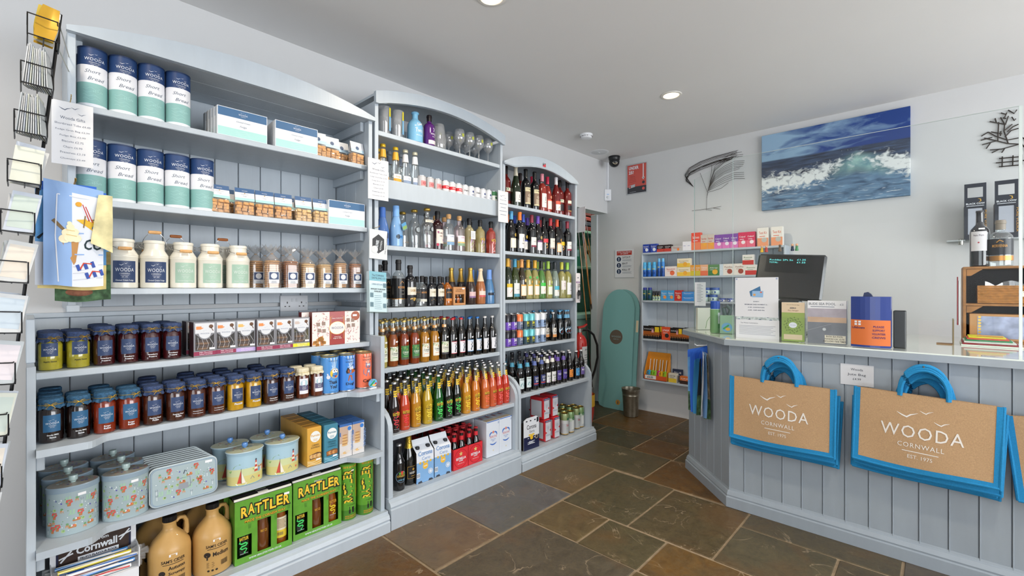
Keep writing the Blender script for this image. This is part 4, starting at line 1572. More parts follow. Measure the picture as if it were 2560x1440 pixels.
GRN=M('#477f24',.4,coat=.3,noise=.12,nscale=22)
GRN2=M('#5f9c2f',.4,coat=.3,noise=.12,nscale=22)
RYEL=M('#eec63a',.45)
RBLK=M('#141a10',.5)
OUTL=M('#16160f',.5)


def rattler(p,w,u,v,h,**q):
    """zig-zag brand lettering with dark outline"""
    q2=dict(q)
    if 'y' in q:q2['y']=q['y']-.0006
    if q.get('r'):q2['r']=q['r']+.0005
    n=7
    cw=w/n
    rot=q.pop('rot',0); q2.pop('rot',None)
    c,s_=math.cos(rot),math.sin(rot)
    for i,ch in enumerate('RATTLER'):
        a=-w/2+(i+.5)*cw
        dv=(.10 if i%2 else-.04)*h
        for mt,bo,qq in ((OUTL,.13,q),(RYEL,.03,q2)):
            fit(p,ch,cw*(1.22 if bo>.1 else .92),u+a*c-dv*s_,v+a*s_+dv*c,mt,h=h*(1.25 if bo>.1 else 1),bold=bo,rot=rot,**qq)


def snake(p,u,v,s_,mat,**q):
    """coiling snake emblem"""
    p.line([(u+s_*a,v+s_*b)for a,b in ((-.5,1.0),(-.62,.62),(-.3,.42),(.25,.5),(.5,.3),(.3,.06),(-.3,.02),(-.52,-.2),(-.25,-.42),(.25,-.38),(.42,-.55),(.3,-.78),(.1,-.95))],[s_*a for a in (.1,.2,.26,.26,.24,.22,.24,.24,.22,.2,.18,.14,.04)],mat,**q)
    p.disc(u+s_*.1,v-s_*1.0,s_*.12,mat,n=8,k=1.5,**q)


def mk_rpack(rightlab):
    w,h,d=.228,.262,.075
    b=MB()
    holes=[(-.105,-.050,.028,.115),(-.028,.026,.045,.16),(.050,.098,.045,.16)]
    b.box(-w/2,w/2,d-.002,d,0,h,GRN).box(-w/2,-w/2+.002,0,d,0,h,GRN).box(w/2-.002,w/2,0,d,0,h,GRN).box(-w/2,w/2,0,d,0,.002,GRN)
    b.box(-w/2,w/2,-.001,.001,0,.026,GRN2).box(-w/2,w/2,-.001,.001,.16,h,GRN2)
    xs=[-w/2]+[v for q in holes for v in q[:2]]+[w/2]
    for i in range(0,len(xs),2):b.box(xs[i],xs[i+1],-.001,.001,.026,.16,GRN2)
    b.box(holes[0][0],holes[0][1],-.001,.001,.115,.16,GRN2)
    b.box(-w/2,w/2,.006,.012,h,h+.008,M('#e6e4da',.5)).box(-w/2,w/2,.026,.034,h-.004,h+.012,BLACK).box(-w/2,w/2,.0,d,h-.002,h,BLACK).box(-.02,.02,.004,.05,h+.008,h+.009,M('#e6e4da',.5))
    cols=['#0c1c0c','#6a3a14','#8a4a12']
    p=MB()
    bt=[]
    for i,(a,c,z0,z1)in enumerate(holes):
        x=(a+c)/2
        bm_=MB().lathe([(.027,.004),(.030,.010),(.030,.115),(.024,.15),(.014,.185),(.012,.235),(.0135,.24)],M(cols[i],.1,coat=1),20,cx=x,cy=.037)
        bt.append(('bottle',bm_))
    lb=MB()
    snake(lb,holes[0][0]+.027,.068,.026,M('#4ad06a',.4),y=.0055); fit(lb,'RATTLER',.034,holes[0][0]+.027,.094,RYEL,h=.014,bold=.03,y=.0045)
    fit(lb,'Healeys Cyder',.032,holes[0][0]+.027,.036,WPRINT,shear=.3,y=.005)
    if rightlab:
        x=(holes[2][0]+holes[2][1])/2
        lb.patch(-.026,.026,.045,.135,M('#e2d6b8',.5),r=.0306,ang=0); lb.patch(-.026,.026,.045,.078,M('#e4c53a',.5),r=.0309); 
        for i in range(7):lb.patch(-.02,.018-.003*(i%3),.088+i*.006,.0905+i*.006,M('#8a6a3a',.6),r=.0311)
        for i in range(8):lb.patch(-.018+i*.003,-.0165+i*.003,.056,.07,INK,r=.0312)
        k0=len(lb.v)
        for i,v in enumerate(lb.v):
            pass
        # move wrapped label to its bottle
        for i in range(len(lb.v)):
            if abs(math.hypot(lb.v[i][0],lb.v[i][1])-.031)<.0006:lb.v[i]=(lb.v[i][0]+x,lb.v[i][1]+.037,lb.v[i][2])
    else:
        x=(holes[2][0]+holes[2][1])/2
        snake(lb,x,.085,.024,M('#e4c92e',.4),y=.0055); fit(lb,'RATTLER',.034,x,.112,M('#c9962e',.4),h=.014,bold=.03,y=.0045)
        fit(lb,'Healeys Cyder',.03,x,.054,WPRINT,shear=.3,y=.005)
    fit(lb,'WAY CO',.026,-.001,.1,M('#c9962e',.5),h=.012,bold=.03,y=.0055)
    fit(p,'Healeys',.04,.0,h-.022,WPRINT,shear=.3,y=-.0016)
    rattler(p,.196,.004,.194,.043,y=-.0016)
    fit(p,'MADE THE CORNISH WAY',.165,.004,.1655,OUTL,h=.0125,bold=.06,y=-.0015); fit(p,'MADE THE CORNISH WAY',.163,.004,.1662,M('#e0a92e',.45),h=.011,bold=.02,y=-.0021)
    fit(p,'WWW.HEALEYSCYDER.CO.UK',.13,.004,.009,WPRINT,h=.008,bold=.02,spc=1.15,y=-.0016)
    for u,z in ((-.058,.150),(.046,.150),(.1,.178)):
        for i in range(4):p.line([(u+(i-1.5)*.0026,z-.012),(u+(i-1.5)*.0034,z+.008)],.001,M('#3a6a22',.5),y=-.0014)
    if rightlab:p.patch(.08,.102,h-.03,h-.02,TAG,y=-.0018)
    return Proto('cider_gift_pack','gift pack','green RATTLER three-bottle cider gift pack',[('carton',b),('print',p)]+bt+[('bottle_labels',lb)])


RP1,RP2=mk_rpack(1),mk_rpack(0)
RP1.put((.706,2.115,ZG),0,'green RATTLER cider gift pack with yellow back label showing, base shelf','cider gift packs')
RP2.put((.945,2.130,ZG),0,'green RATTLER cider gift pack next to the two green tubes','cider gift packs')
RP2.put((.690,2.205,ZG),0,'green RATTLER gift pack behind the left front pack','cider gift packs')
RP2.put((.930,2.215,ZG),0,'green RATTLER gift pack behind the right front pack','cider gift packs')


def mk_rtube(tagz):
    r,h=.042,.282
    b=MB().lathe([(r,0),(r,.05),(r,h-.006)],[GRN,GRN2],26)
    rim=MB().lathe([(r,h-.008),(r+.001,h-.006),(r+.001,h),(r-.003,h),(r-.004,h-.004),(0,h-.004)],M('#3f6a22',.4),26)
    p=MB()
    q=dict(r=r+.0005)
    rattler(p,.165,.002,.165,.040,rot=R(90),**q)
    fit(p,'CORNISH CLOUDY CYDER',.13,.036,.17,M('#e0a92e',.45),h=.010,bold=.03,rot=R(90),r=r+.001)
    fit(p,'SAY IT. SIP IT. SNAKE',.08,0,h-.024,M('#e0952e',.45),h=.009,bold=.03,**q)
    fit(p,'1 PT TUBE INCLUDED',.04,0,.072,OUTL,h=.005,**q)
    p.poly([(-.012,.032),(-.004,.032),(-.004,.05),(-.0065,.054),(-.0065,.066),(-.0095,.066),(-.0095,.054),(-.012,.05)],OUTL,**q)
    p.poly([(.005,.034),(.014,.034),(.016,.062),(.003,.062)],OUTL,**q)
    for i in range(2):fit(p,'BOTTLED ORIGINAL CYDER',.06,0,.018-i*.009,M('#d8952e',.45),h=.006,bold=.02,**q)
    if tagz:p.disc(.006,h-.038,.008,TAG,k=.5,r=r+.0011)
    return Proto('cider_tube','tube','tall green RATTLER cider tube',[('tube',b,[('print',p)]),('lid',rim)])


mk_rtube(1).put((1.108,2.165,ZG),0,'left tall green RATTLER cider tube with price sticker','cider tubes')
mk_rtube(0).put((1.197,2.155,ZG),R(6),'right tall green RATTLER cider tube against the end panel','cider tubes')

# seaside rock: display box and bags of sticks
bx=MB()
bx.box(-.115,-.112,0,.09,0,.2,WHITE).box(.112,.115,0,.09,0,.2,WHITE).box(-.115,.115,.087,.09,0,.288,WHITE).box(-.115,.115,0,.087,0,.13,WHITE)
p=MB()
y=.0865
ND=M('#1f2440',.45); BRN=M('#3a2a24',.5,noise=.4,nscale=30)
p.patch(-.10,.10,.095,.214,ND,y=y).patch(-.094,.094,.101,.208,BRN,y=y-.0004)
fit(p,'A Gift from',.075,.0,.168,WPRINT,bold=.02,y=y-.0009)
fit(p,'Cornwall',.11,.006,.138,WPRINT,bold=.03,h=.028,y=y-.0009)
p.patch(-.045,.065,.113,.128,WPRINT,y=y-.0009); fit(p,'FRUITY FLAVOUR ROCK',.10,.01,.117,ND,bold=.03,h=.008,y=y-.0014)
for u,v in ((-.075,.14),(.082,.16)):
    p.line([(u-.014,v-.016),(u+.014,v+.016)],.005,WPRINT,y=y-.0009); p.line([(u-.018,v-.004),(u+.018,v+.006)],.005,WPRINT,y=y-.0010)
p.poly([(.0,.182),(.03,.182),(.03,.20),(.0,.20)],M('#d2c020',.5),y=y-.0009)
p.xf(Matrix.Translation((0,0,.07)))
Proto('rock_display_box','display box','white display box with navy A Gift from Cornwall panel',[('carton',bx),('print',p)]).put((.175,2.135,ZG),0)


def mk_rock(cols,seed):
    rr=random.Random(seed)
    b=MB()
    L=.19
    n=10
    pts=[(-L/2+L*i/n,0,.0075)for i in range(n+1)]
    m0=MB().tube(pts,.0072,M(cols[0],.25,coat=.6),10)
    st=MB()
    for k in range(3):
        a0=k*2.1+1.2
        st.grid(lambda u,v:(-L/2+.004+(L-.008)*u,.0076*math.cos(a0+v*.8+u*1.5),.0075+.0076*math.sin(a0+v*.8+u*1.5)),12,3,M(cols[1+k%2],.25,coat=.6))
    lbl=MB().patch(-.05,.05,-.004,.004,M('#e6e6e6',.4)); 
    lbl.v=[(x,-.0045+z*.3,.0145+z*.1)for x,y,z in lbl.v]
    ends=MB()
    for sx in (-1,1):
        ends.grid(lambda u,v:(sx*(L/2+.03*u),(.006+.010*u)*math.cos(6.28*v)*(1+.3*math.sin(20*v)),.0085+(.006+.006*u)*math.sin(6.28*v)),3,14,FRILL)
    return Proto('rock_stick','rock stick','wrapped stick of seaside rock',[('stick',m0),('stripe',st),('paper_label',lbl),('wrapper_end',ends)])


RK=[mk_rock(['#e3e3e0','#c23a34','#2f66b8'],1),mk_rock(['#d8c63a','#e3e3e0','#2f66b8'],2),mk_rock(['#3a7fc4','#e3e3e0','#d8c63a'],3),mk_rock(['#c9402f','#e6e2d8','#2f8a4a'],4),mk_rock(['#e6e4de','#2f66b8','#c23a34'],5)]
k=0
nm=['white, red and blue','yellow and white','blue and white','red and green','white with blue twist']
for lay in range(4):
    for i in range(2):
        j=k%5
        RK[j].put((.172+.01*(lay%3)-.006*i,2.155+i*.031+lay*.001,ZG+.131+lay*.0165),R(-1+((lay*7+i*3)%3)),'%s rock stick, %s layer, %s in the display box'%(nm[j],['bottom','second','third','top'][lay],['front','rear'][i]),'rock sticks')
        k += 1
# ---------------------------------------------------------------- bottles and cans
PROF={
    'wine':[(.86,0),(.98,.012),(1,.03),(1,.60),(.93,.66),(.62,.715),(.40,.75),(.37,.80),(.36,.96),(.40,.965),(.40,.985),(.37,1)],
    'burg':[(.86,0),(.98,.012),(1,.03),(1,.46),(.95,.54),(.70,.66),(.46,.75),(.37,.82),(.35,.96),(.39,.965),(.39,.985),(.36,1)],
    'champ':[(.84,0),(.97,.012),(1,.03),(1,.40),(.94,.50),(.70,.62),(.46,.74),(.36,.84),(.34,.93),(.41,.94),(.41,.96),(.38,1)],
    'beer':[(.88,0),(.98,.012),(1,.03),(1,.56),(.94,.62),(.66,.70),(.48,.77),(.40,.86),(.38,.955),(.43,.96),(.43,.975),(.38,1)],
    'long':[(.88,0),(.98,.012),(1,.03),(1,.46),(.97,.52),(.78,.62),(.56,.70),(.46,.78),(.38,.90),(.36,.955),(.42,.96),(.42,.98),(.38,1)],
    'spirit':[(.90,0),(.99,.012),(1,.03),(1,.60),(.94,.66),(.70,.72),(.42,.755),(.38,.80),(.38,.92),(.43,.925),(.43,.95),(.38,1)],
    'slope':[(.90,0),(.99,.012),(1,.03),(1,.30),(.97,.40),(.80,.55),(.62,.66),(.48,.74),(.44,.80),(.44,.98),(.42,1)],
    'jug':[(.90,0),(.99,.012),(1,.03),(1,.52),(.96,.60),(.72,.70),(.44,.76),(.38,.80),(.38,.92),(.50,.95),(.52,.97),(.44,1)],
}
DARKG=M('#0d0907',.07,coat=1)
BLKG=M('#08080a',.07,coat=1)
GREENG=M('#16240f',.07,coat=1)
CLR=plexi('bottle_glass',(.86,.90,.89,1),.13)


def lq(h,t=.45):
    return M(h,.06,coat=.8,t=t)


def bottle(name,kind,H,r,glass,capm,capz,lab,desc,fill=None,upper=None,n=20,cat='bottle',over=1.06,neck=None,tagp=None):
    pr=PROF[kind]
    prof,mats=[],[]
    for i,(a,z)in enumerate(pr):
        prof.append((a*r,z*H))
        if i:
            mats.append(glass if (fill is None or pr[i][1]<= fill+1e-6)else (upper or CLR))
    b=MB().lathe(prof,mats,n)
    parts=[('glass',b)]
    if capm:
        cp=MB()
        pts=[(a*r*over+.0006,z*H)for a,z in pr if z >= capz]
        if not pts or pts[0][1]>capz*H+1e-4:
            for i in range(1,len(pr)):
                if pr[i][1]>= capz:
                    t=(capz-pr[i-1][1])/(pr[i][1]-pr[i-1][1])
                    pts=[((pr[i-1][0]+t*(pr[i][0]-pr[i-1][0]))*r*over+.0006,capz*H)]+pts
                    break
        pts += [(pts[-1][0]*.9,H+.0012),(0,H+.0014)]
        cp.lathe(pts,capm,16)
        parts.append(('cap',cp))
    l=MB()
    lab(l,r)
    if tagp:l.patch(tagp[0]-.011,tagp[0]+.011,tagp[1],tagp[1]+.009,TAG,r=tagp[2]if len(tagp)>2 else r+.0012)
    if l.v:parts.append(('label',l))
    if neck:
        nm_=MB()
        neck(nm_,r)
        parts.append(('neck_label',nm_))
    return Proto(name,cat,desc,parts)


def ring(m,r0,r1,z0,z1,mat,n=18):
    m.lathe([(r0,z0),(r1,z1)],mat,n,cap=False)


def rad(kind,r,z,H):
    pr=PROF[kind]
    for i in range(1,len(pr)):
        if pr[i][1]*H >= z:
            a0,z0=pr[i-1]; a1,z1=pr[i]
            t=(z/H-z0)/(z1-z0)
            return (a0+t*(a1-a0))*r
    return pr[-1][0]*r


# --- RATTLER ciders
def mk_rat(liq,emb,desc,glass=None,txt=None):
    H,r=.268,.0305
    E_=M(emb,.4)

    def lab(l,r):
        q=dict(r=r+.0007)
        l.disc(0,.098,.020,E_,k=.9,n=14,**q)
        fit(l,'RATTLER',.044,0,.091,OUTL,h=.019,bold=.09,r=r+.0011)
        fit(l,'RATTLER',.042,0,.0925,txt or RYEL,h=.016,bold=.02,r=r+.0015)
        snake(l,0,.055,.026,E_,**q)
        fit(l,'Healeys Cyder',.03,0,.018,WPRINT,shear=.3,**q)

    def nk(l,r):
        for i in range(3):
            z=.190+i*.012
            k=rad('long',r,z,H)
            l.patch(-.011,.011,z,z+.009,RYEL,r=k+.0008)
    g=glass or lq(liq,.35)
    return bottle('cider_bottle','long',H,r,g,SILVER,.965,lab,desc,fill=.70 if not glass else None,neck=nk,over=1.1)


RT={
    'dark':mk_rat('','#d8404a','dark RATTLER cider bottle with red snake',glass=M('#1a0a08',.07,coat=1)),
    'red':mk_rat('#e2502e','#e0303e','red RATTLER cider bottle with crimson snake'),
    'amber':mk_rat('#d99a2a','#e0c040','amber RATTLER cider bottle with gold snake'),
    'yellow':mk_rat('#d9b52c','#e6cf45','yellow RATTLER cider bottle with gold snake'),
    'green':mk_rat('','#5ce06a','green RATTLER cider bottle with lime snake',glass=M('#0d5a1c',.06,coat=1,t=.25)),
    'black':mk_rat('','#4fd060','near-black RATTLER cider bottle with lime snake',glass=M('#0e140c',.07,coat=1)),
    'gold':mk_rat('#e8a22c','#f0cf3a','golden RATTLER cider bottle with yellow snake'),
    'orange':mk_rat('#ea8a2a','#f2d02e','orange RATTLER cider bottle with yellow snake'),
    'peach':mk_rat('#ee7c3c','#ee6a4a','peach RATTLER cider bottle with coral snake'),
    'coral':mk_rat('#e86a3a','#e8584a','coral RATTLER cider bottle with red snake'),
    'scarlet':mk_rat('#e0432c','#ef6a66','scarlet RATTLER cider bottle with pink snake'),
}
seq=[('dark',986),('red',1012),('amber',1039),('yellow',1067),('green',1095),('black',1120),('black',1142),('gold',1164),('orange',1188),('peach',1212),('coral',1233),('scarlet',1253),('scarlet',1271)]
y0=2.152
xs=[(k,at(p,y0))for k,p in seq]
for j,wname in enumerate(['cider shelf front row','cider shelf second row','cider shelf third row','cider shelf fourth row','cider shelf back row']):
    it=[]
    for i,(k,x)in enumerate(xs):
        kk=k
        if j >= 2 and k in ('red','amber'):kk='black' if i%2 else 'dark'
        if j >= 2 and k == 'yellow':kk='black'
        it.append((RT[kk],('x',min(x,MX1-.022-.038)+random.uniform(-.003,.003))))
    row(it,y0+j*.0765,ZR,wname,'RATTLER cider bottles',jr=.25)


# --- Cornish orchard ciders and ales
def mk_corn(liq,lab1,lab2,desc,glass=None,fillv=.60,txt='#2f3a2c',cap='#c9b06a',fl='#5f9a4a'):
    H,r=.258,.0295

    def lab(l,r):
        q=dict(r=r+.0006)
        l.patch(-.029,.029,.032,.112,M(lab1,.5),**q)
        l.patch(-.029,.029,.032,.044,M(lab2,.5),r=r+.0009)
        rr=random.Random(3)
        q=dict(r=r+.0010)
        for i in range(46):
            u,z=rr.uniform(-.028,.028),rr.uniform(.085,.110)
            if rr.random()<.35:u=rr.uniform(-.028,-.014); z=rr.uniform(.07,.110)
            l.disc(u,z,rr.uniform(.0012,.0028),M([fl,'#8fb868','#3f7a44'][i%3],.5),n=6,**q)
        l.line([(.006,.084),(.002,.09),(.010,.096)],.0028,M('#b5793a',.5),**q)
        fit(l,'CORNISH',.040,0,.068,M(txt,.5),bold=.01,h=.011,**q)
        fit(l,'ORCHARDS',.026,0,.060,M(txt,.5),h=.005,**q)
        l.patch(-.016,.016,.049,.052,M(fl,.5),**q)
        pricetag(l,.012,.135,.018,.009,r=rad('beer',r,.14,H)+.001)

    def nk(l,r):
        k=rad('beer',r,.205,H)
        ring(l,k+.0007,k+.0005,.200,.218,M('#d29a5a',.5)); l.disc(0,.209,.0075,M('#e6ddc4',.5),r=k+.0014)
    g=glass or lq(liq,.4)
    return bottle('cider_bottle','beer',H,r,g,M(cap,.3,m=.6),.955,lab,desc,fill=fillv+.10 if not glass else None,neck=nk,over=1.12)


CO={
    'pale':mk_corn('#cfc06a','#e8ead8','#dfe6cf','pale gold CORNISH cider bottle with cream leafy label'),
    'amb':mk_corn('#a8561c','#e9ebdd','#dfe6cf','amber CORNISH cider bottle with pale leafy label'),
    'green':mk_corn('#9c3f12','#3f7a4c','#5b5f4e','amber CORNISH cider bottle with green label',txt='#e4ead8',fl='#7fb35a'),
    'gold':mk_corn('#c98a22','#ecebe0','#e8e4d6','golden CORNISH cider bottle with white label',fl='#d9975a'),
    'dark':mk_corn('','#e6e2d4','#3a3a3e','dark CORNISH cider bottle with cream and black label',glass=DARKG),
}


def mk_ale(cap,line,desc,H=.252,kind='beer'):
    r=.029

    def lab(l,r):
        q=dict(r=r+.0006)
        l.patch(-.028,.028,.028,.105,M('#e3e3e8',.5),**q)
        q=dict(r=r+.001)
        l.patch(-.028,.028,.102,.1055,M(line,.5),**q); l.patch(-.028,.028,.028,.0315,M(line,.5),**q)
        fit(l,'CORNISH',.03,.002,.09,M(line,.5),h=.006,**q)
        l.line([(-.004,.045),(.004,.06),(-.002,.075),(.010,.085)],.006,INK,**q); l.disc(.006,.062,.007,PALEINK,n=9,**q); l.disc(-.002,.042,.005,INK,n=8,**q)
        l.line([(.004,.082),(.0,.092)],.003,INK,**q)
        pricetag(l,.010,.118,.018,.009,r=r+.0012)
    return bottle('ale_bottle',kind,H,r,DARKG,M(cap,.3,m=.3),.955,lab,desc,over=1.14)


AL={'red':mk_ale('#c23038','#c04858','brown ale bottle with red cap and white label'),'blue':mk_ale('#3070b8','#4a90c8','brown ale bottle with blue cap and white label'),'wht':mk_ale('#c8c8c8','#b9bcc4','brown ale bottle with silver cap and white label')}
y0=2.275
seq=[(CO['pale'],955),(CO['amb'],982),(CO['green'],1009.5),(CO['green'],1036),(CO['gold'],1061),(CO['gold'],1086),(CO['dark'],1110),(AL['red'],1131),(AL['red'],1152),(AL['blue'],1173),(AL['blue'],1193),(AL['wht'],1211.5),(AL['wht'],1230)]
xs=[(k,at(p,y0))for k,p in seq]
for j,wname in enumerate(['orchard cider shelf front row','orchard cider shelf second row','orchard cider shelf third row','orchard cider shelf back row']):
    it=[]
    for i,(k,x)in enumerate(xs):
        if j and i >= 11-(j-1):continue
        it.append((k,('x',x+(.0 if j == 0 else random.uniform(-.003,.003)))))
    row(it,y0+j*.069,MZ[4],wname,'orchard ciders and ales',jr=.15)


# --- spirits
def nolab(l,r):pass


CLEARQ=plexi('clear_spirit_glass',(.90,.93,.93,1),.16,.07)


def simple(spec):
    """label drawn from a small list: ('p',hw,z0,z1,hex) band, ('t',text,w,z,hex,h) text, ('d',u,z,rad,hex) disc, ('l',pts,w,hex) stroke"""
    def f(l,r):
        e=.0006
        for s_ in spec:
            if s_[0]== 'p':l.patch(-s_[1],s_[1],s_[2],s_[3],M(s_[4],.45),r=r+e)
            elif s_[0]== 't':fit(l,s_[1],s_[2],0,s_[3],M(s_[4],.45),h=s_[5],bold=.01,r=r+e)
            elif s_[0]== 'd':l.disc(s_[1],s_[2],s_[3],M(s_[4],.45),r=r+e)
            elif s_[0]== 'l':l.line(s_[1],s_[2],M(s_[3],.45),r=r+e)
            elif s_[0]== 'x':l.patch(s_[1],s_[2],s_[3],s_[4],M(s_[5],.45),r=r+e)
            elif s_[0]== 'ring':ring(l,r+e,r+e,s_[1],s_[2],M(s_[3],.3,m=s_[4]if len(s_)>4 else 0),22)
            e += .00025
    return f


def swing(m_,u,z,r):
    """paper swing tag on string"""
    pass


B={}
B['blueA']=bottle('gin_bottle','slope',.215,.037,M('#4a6fae',.25,coat=.4),M('#3f6ab8',.35),.74,simple([('p',.02,.04,.07,'#1f2f5a')]),'dark blue frosted gin bottle')
B['blueB']=bottle('gin_bottle','slope',.235,.039,M('#7ba6d2',.25,coat=.4),M('#7fb0e8',.35),.74,simple([('d',-.008,.055,.013,'#2a3038'),('x',.0,.032,.046,.064,'#4f8fd0'),('t','TARQUIN',.03,.052,'#1f2a3a',.008)]),'pale blue frosted gin bottle with round seal')
B['clrA']=bottle('vodka_bottle','jug',.215,.034,CLEARQ,M('#b99a4a',.3,m=.8),.93,simple([('l',[(-.03+.006*i,.02+.008*(i%3))for i in range(11)],.002,'#9aa6ac'),('l',[(-.028+.006*i,.03+.006*(i%2))for i in range(10)],.0015,'#c99a5a')]),'clear spirit bottle with etched base and gold cap')
B['clrB']=bottle('vodka_bottle','jug',.235,.037,CLEARQ,M('#b99a4a',.3,m=.8),.93,simple([('d',0,.11,.020,'#23282c'),('d',.005,.112,.015,'#aab4ba'),('l',[(-.03+.006*i,.02+.008*(i%3))for i in range(11)],.002,'#9aa6ac')]),'clear spirit bottle with black crescent and gold cap')
B['clrC']=bottle('vodka_bottle','jug',.245,.038,CLEARQ,M('#b99a4a',.3,m=.8),.93,simple([('d',.012,.115,.017,'#2a2f33'),('d',.016,.117,.013,'#b5bec4'),('p',.034,.156,.172,'#e6dccb'),('t','AVAILABLE',.05,.163,'#3a2a2a',.005),('l',[(-.03+.006*i,.02+.006*(i%4))for i in range(11)],.002,'#9aa6ac')]),'clear spirit bottle with paper collar strip and gold cap')
B['bramble']=bottle('gin_bottle','spirit',.240,.036,M('#2a0a10',.07,coat=1),M('#121014',.4),.80,simple([('p',.030,.038,.125,'#e3d8cd'),('t','BRAMBLE',.04,.098,'#5a3a4a',.009),('t','GIN',.02,.08,'#7a4a5a',.008),('d',-.018,.108,.006,'#9a4a78'),('d',.02,.06,.006,'#b08ac0'),('d',-.022,.03,.009,'#c0405a')]),'dark bramble gin bottle with cream label')
B['light']=bottle('gin_bottle','spirit',.232,.036,CLEARQ,WOODL,.88,simple([('p',.034,.035,.10,'#dfe3ea'),('p',.034,.035,.055,'#7fa3c4'),('p',.034,.056,.060,'#e4c9a0'),('t','GIN',.03,.085,'#8fa0b8',.007)]),'corked clear gin bottle, seascape label')
B['pink']=bottle('gin_bottle','spirit',.230,.036,plexi('pink_spirit_glass',(.93,.80,.82,1),.16,.10),WOODL,.88,simple([('p',.034,.035,.10,'#e8dbe2'),('p',.034,.035,.052,'#8aa88a'),('p',.034,.053,.060,'#e0b45a'),('t','GIN',.03,.085,'#b08a9a',.007)]),'pink gin bottle with coastal label and cork')


def mk_rgin(liq,emb,desc):
    return bottle('gin_bottle','spirit',.225,.034,lq(liq,.6),M('#141416',.4),.80,simple([('d',.006,.085,.020,emb),('l',[(.0,.085),(-.014,.06),(.012,.05),(-.008,.034),(.006,.02)],.006,emb),('t','RATTLER',.044,.082,'#141410',.021),('t','RATTLER',.042,.084,'#eec63a',.017),('t','GIN',.018,.012,'#e4e4e4',.006)]),desc)


B['rg1']=mk_rgin('#d8cfa0','#c9a6cc','straw RATTLER spirit bottle with price card')
B['rg2']=mk_rgin('#d9c98a','#c4a0c8','straw RATTLER spirit bottle with lilac snake')
B['rg3']=mk_rgin('#d8584a','#ee9a98','red RATTLER spirit bottle with pink snake')
Y1=2.285
it=[(B['blueA'],956),(B['blueB'],990),(B['clrA'],1021),(B['clrB'],1042),(B['clrC'],1062),(B['bramble'],1093.5),(B['light'],1121.5),(B['pink'],1148),(B['rg1'],1173),(B['rg2'],1200),(B['rg3'],1227)]
row([(a,('x',at(p,Y1)+(0,-.004,.0,.004)[i%4]*0),(0,0,.05,.03,-.02)[i]if i<5 else 0)for i,(a,p)in enumerate(it)],Y1,MZ[2],'upper spirits shelf','spirit bottles')
row([(B['light'],1092),(B['pink'],1105),(B['rg2'],1153),(B['bramble'],1068),(B['rg3'],1175)],2.40,MZ[2],'upper spirits shelf rear','spirit bottles')
m=MB().patch(-.020,.020,.085,.140,PAPER,y=-.040)
for i in range(4):m.patch(-.015,.013-.003*(i%2),.125-i*.009,.1262-i*.009,PALEINK,y=-.0404)
m.build('price_card',None,label='small handwritten card propped on straw RATTLER spirit bottle',cat='card').location=(at(1173,Y1),Y1,MZ[2])
# swing tag
m=MB().box(-.022,.022,0,.0015,-.02,.02,M('#5f9fd0',.5)); m.patch(-.02,.02,-.018,.002,M('#8fb06a',.5),y=-.0004)
o=m.build('swing_tag',None,label='blue swing tag hanging from the pale blue gin bottle',cat='tag'); o.location=(at(1012,2.24),2.243,MZ[2]+.118); o.rotation_euler=(0,R(-25),R(20))

MOR=simple([('ring',.05,.165,'#17171a'),('ring',.046,.05,'#c48a4a',.7),('l',[(-.01,.135),(0,.15),(.012,.138)],.003,'#c48a4a'),('t','MORVENNA',.046,.108,'#c48a4a',.013),('t','SPICED RUM',.024,.092,'#9a948a',.005),('p',.014,.072,.078,'#5a564e')])
B['morv']=bottle('rum_bottle','spirit',.272,.037,CLEARQ,M('#1a191b',.45),.78,MOR,'tall black-sleeved MORVENNA rum bottle',fill=None)
KAR=simple([('p',.036,.07,.115,'#dcd6c6'),('t','KARMA',.036,.088,'#b08a4a',.016),('p',.036,.018,.069,'#16161a'),('d',.004,.045,.010,'#c9a24a'),('l',[(-.02,.045),(-.008,.05),(.012,.046),(.022,.052)],.006,'#c9a24a')])
B['karma']=bottle('gin_bottle','spirit',.243,.036,M('#15151a',.07,coat=1,t=.1),M('#161416',.45),.82,KAR,'dark KARMA gin bottle with cream band')
mini=lambda a:simple(a)
B['mini1']=bottle('miniature_bottle','spirit',.182,.029,CLEARQ,M('#161416',.45),.80,mini([('p',.027,.045,.105,'#1c1c20'),('t','MORVENNA',.04,.078,'#c48a4a',.011),('p',.027,.028,.044,'#cfd0c6')]),'small clear MORVENNA bottle with black label')
B['mini2']=bottle('miniature_bottle','spirit',.182,.029,M('#17171c',.07,coat=1),M('#161416',.45),.80,mini([('p',.028,.058,.105,'#dcd6c6'),('t','KARMA',.032,.08,'#8a7a4a',.012),('p',.028,.016,.057,'#141418'),('l',[(-.016,.036),(.0,.042),(.016,.036)],.006,'#c9a24a')]),'small dark KARMA bottle with gold fish')
B['mini3']=bottle('miniature_bottle','spirit',.182,.029,lq('#b5651c',.3),M('#161416',.45),.80,mini([('p',.027,.045,.105,'#1c1c20'),('t','MORVENNA',.04,.078,'#c48a4a',.011),('p',.027,.028,.044,'#d88a4a')]),'small amber MORVENNA bottle with black label')
B['fizzd']=bottle('fizz_bottle','champ',.245,.036,M('#33241f',.2,coat=.5),M('#c09a4a',.3,m=.8),.62,simple([('p',.033,.045,.085,'#d9b9b9'),('p',.033,.045,.056,'#8a6a98')]),'brown sparkling bottle with gold foil neck')
B['fizzp']=bottle('fizz_bottle','champ',.243,.036,M('#a5663c',.2,coat=.5),M('#e6cfb0',.4),.64,simple([('p',.034,.05,.09,'#e4d2c4'),('p',.034,.05,.062,'#d05a5a')]),'copper sparkling bottle with cream foil neck')
B['bl3']=bottle('gin_bottle','slope',.238,.037,M('#4a7aa8',.25,coat=.4),M('#6f9ae0',.35),.72,simple([('p',.036,.06,.078,'#1c2230'),('x',.012,.03,.064,.074,'#7fb0e0')]),'steel blue gin bottle with black band')
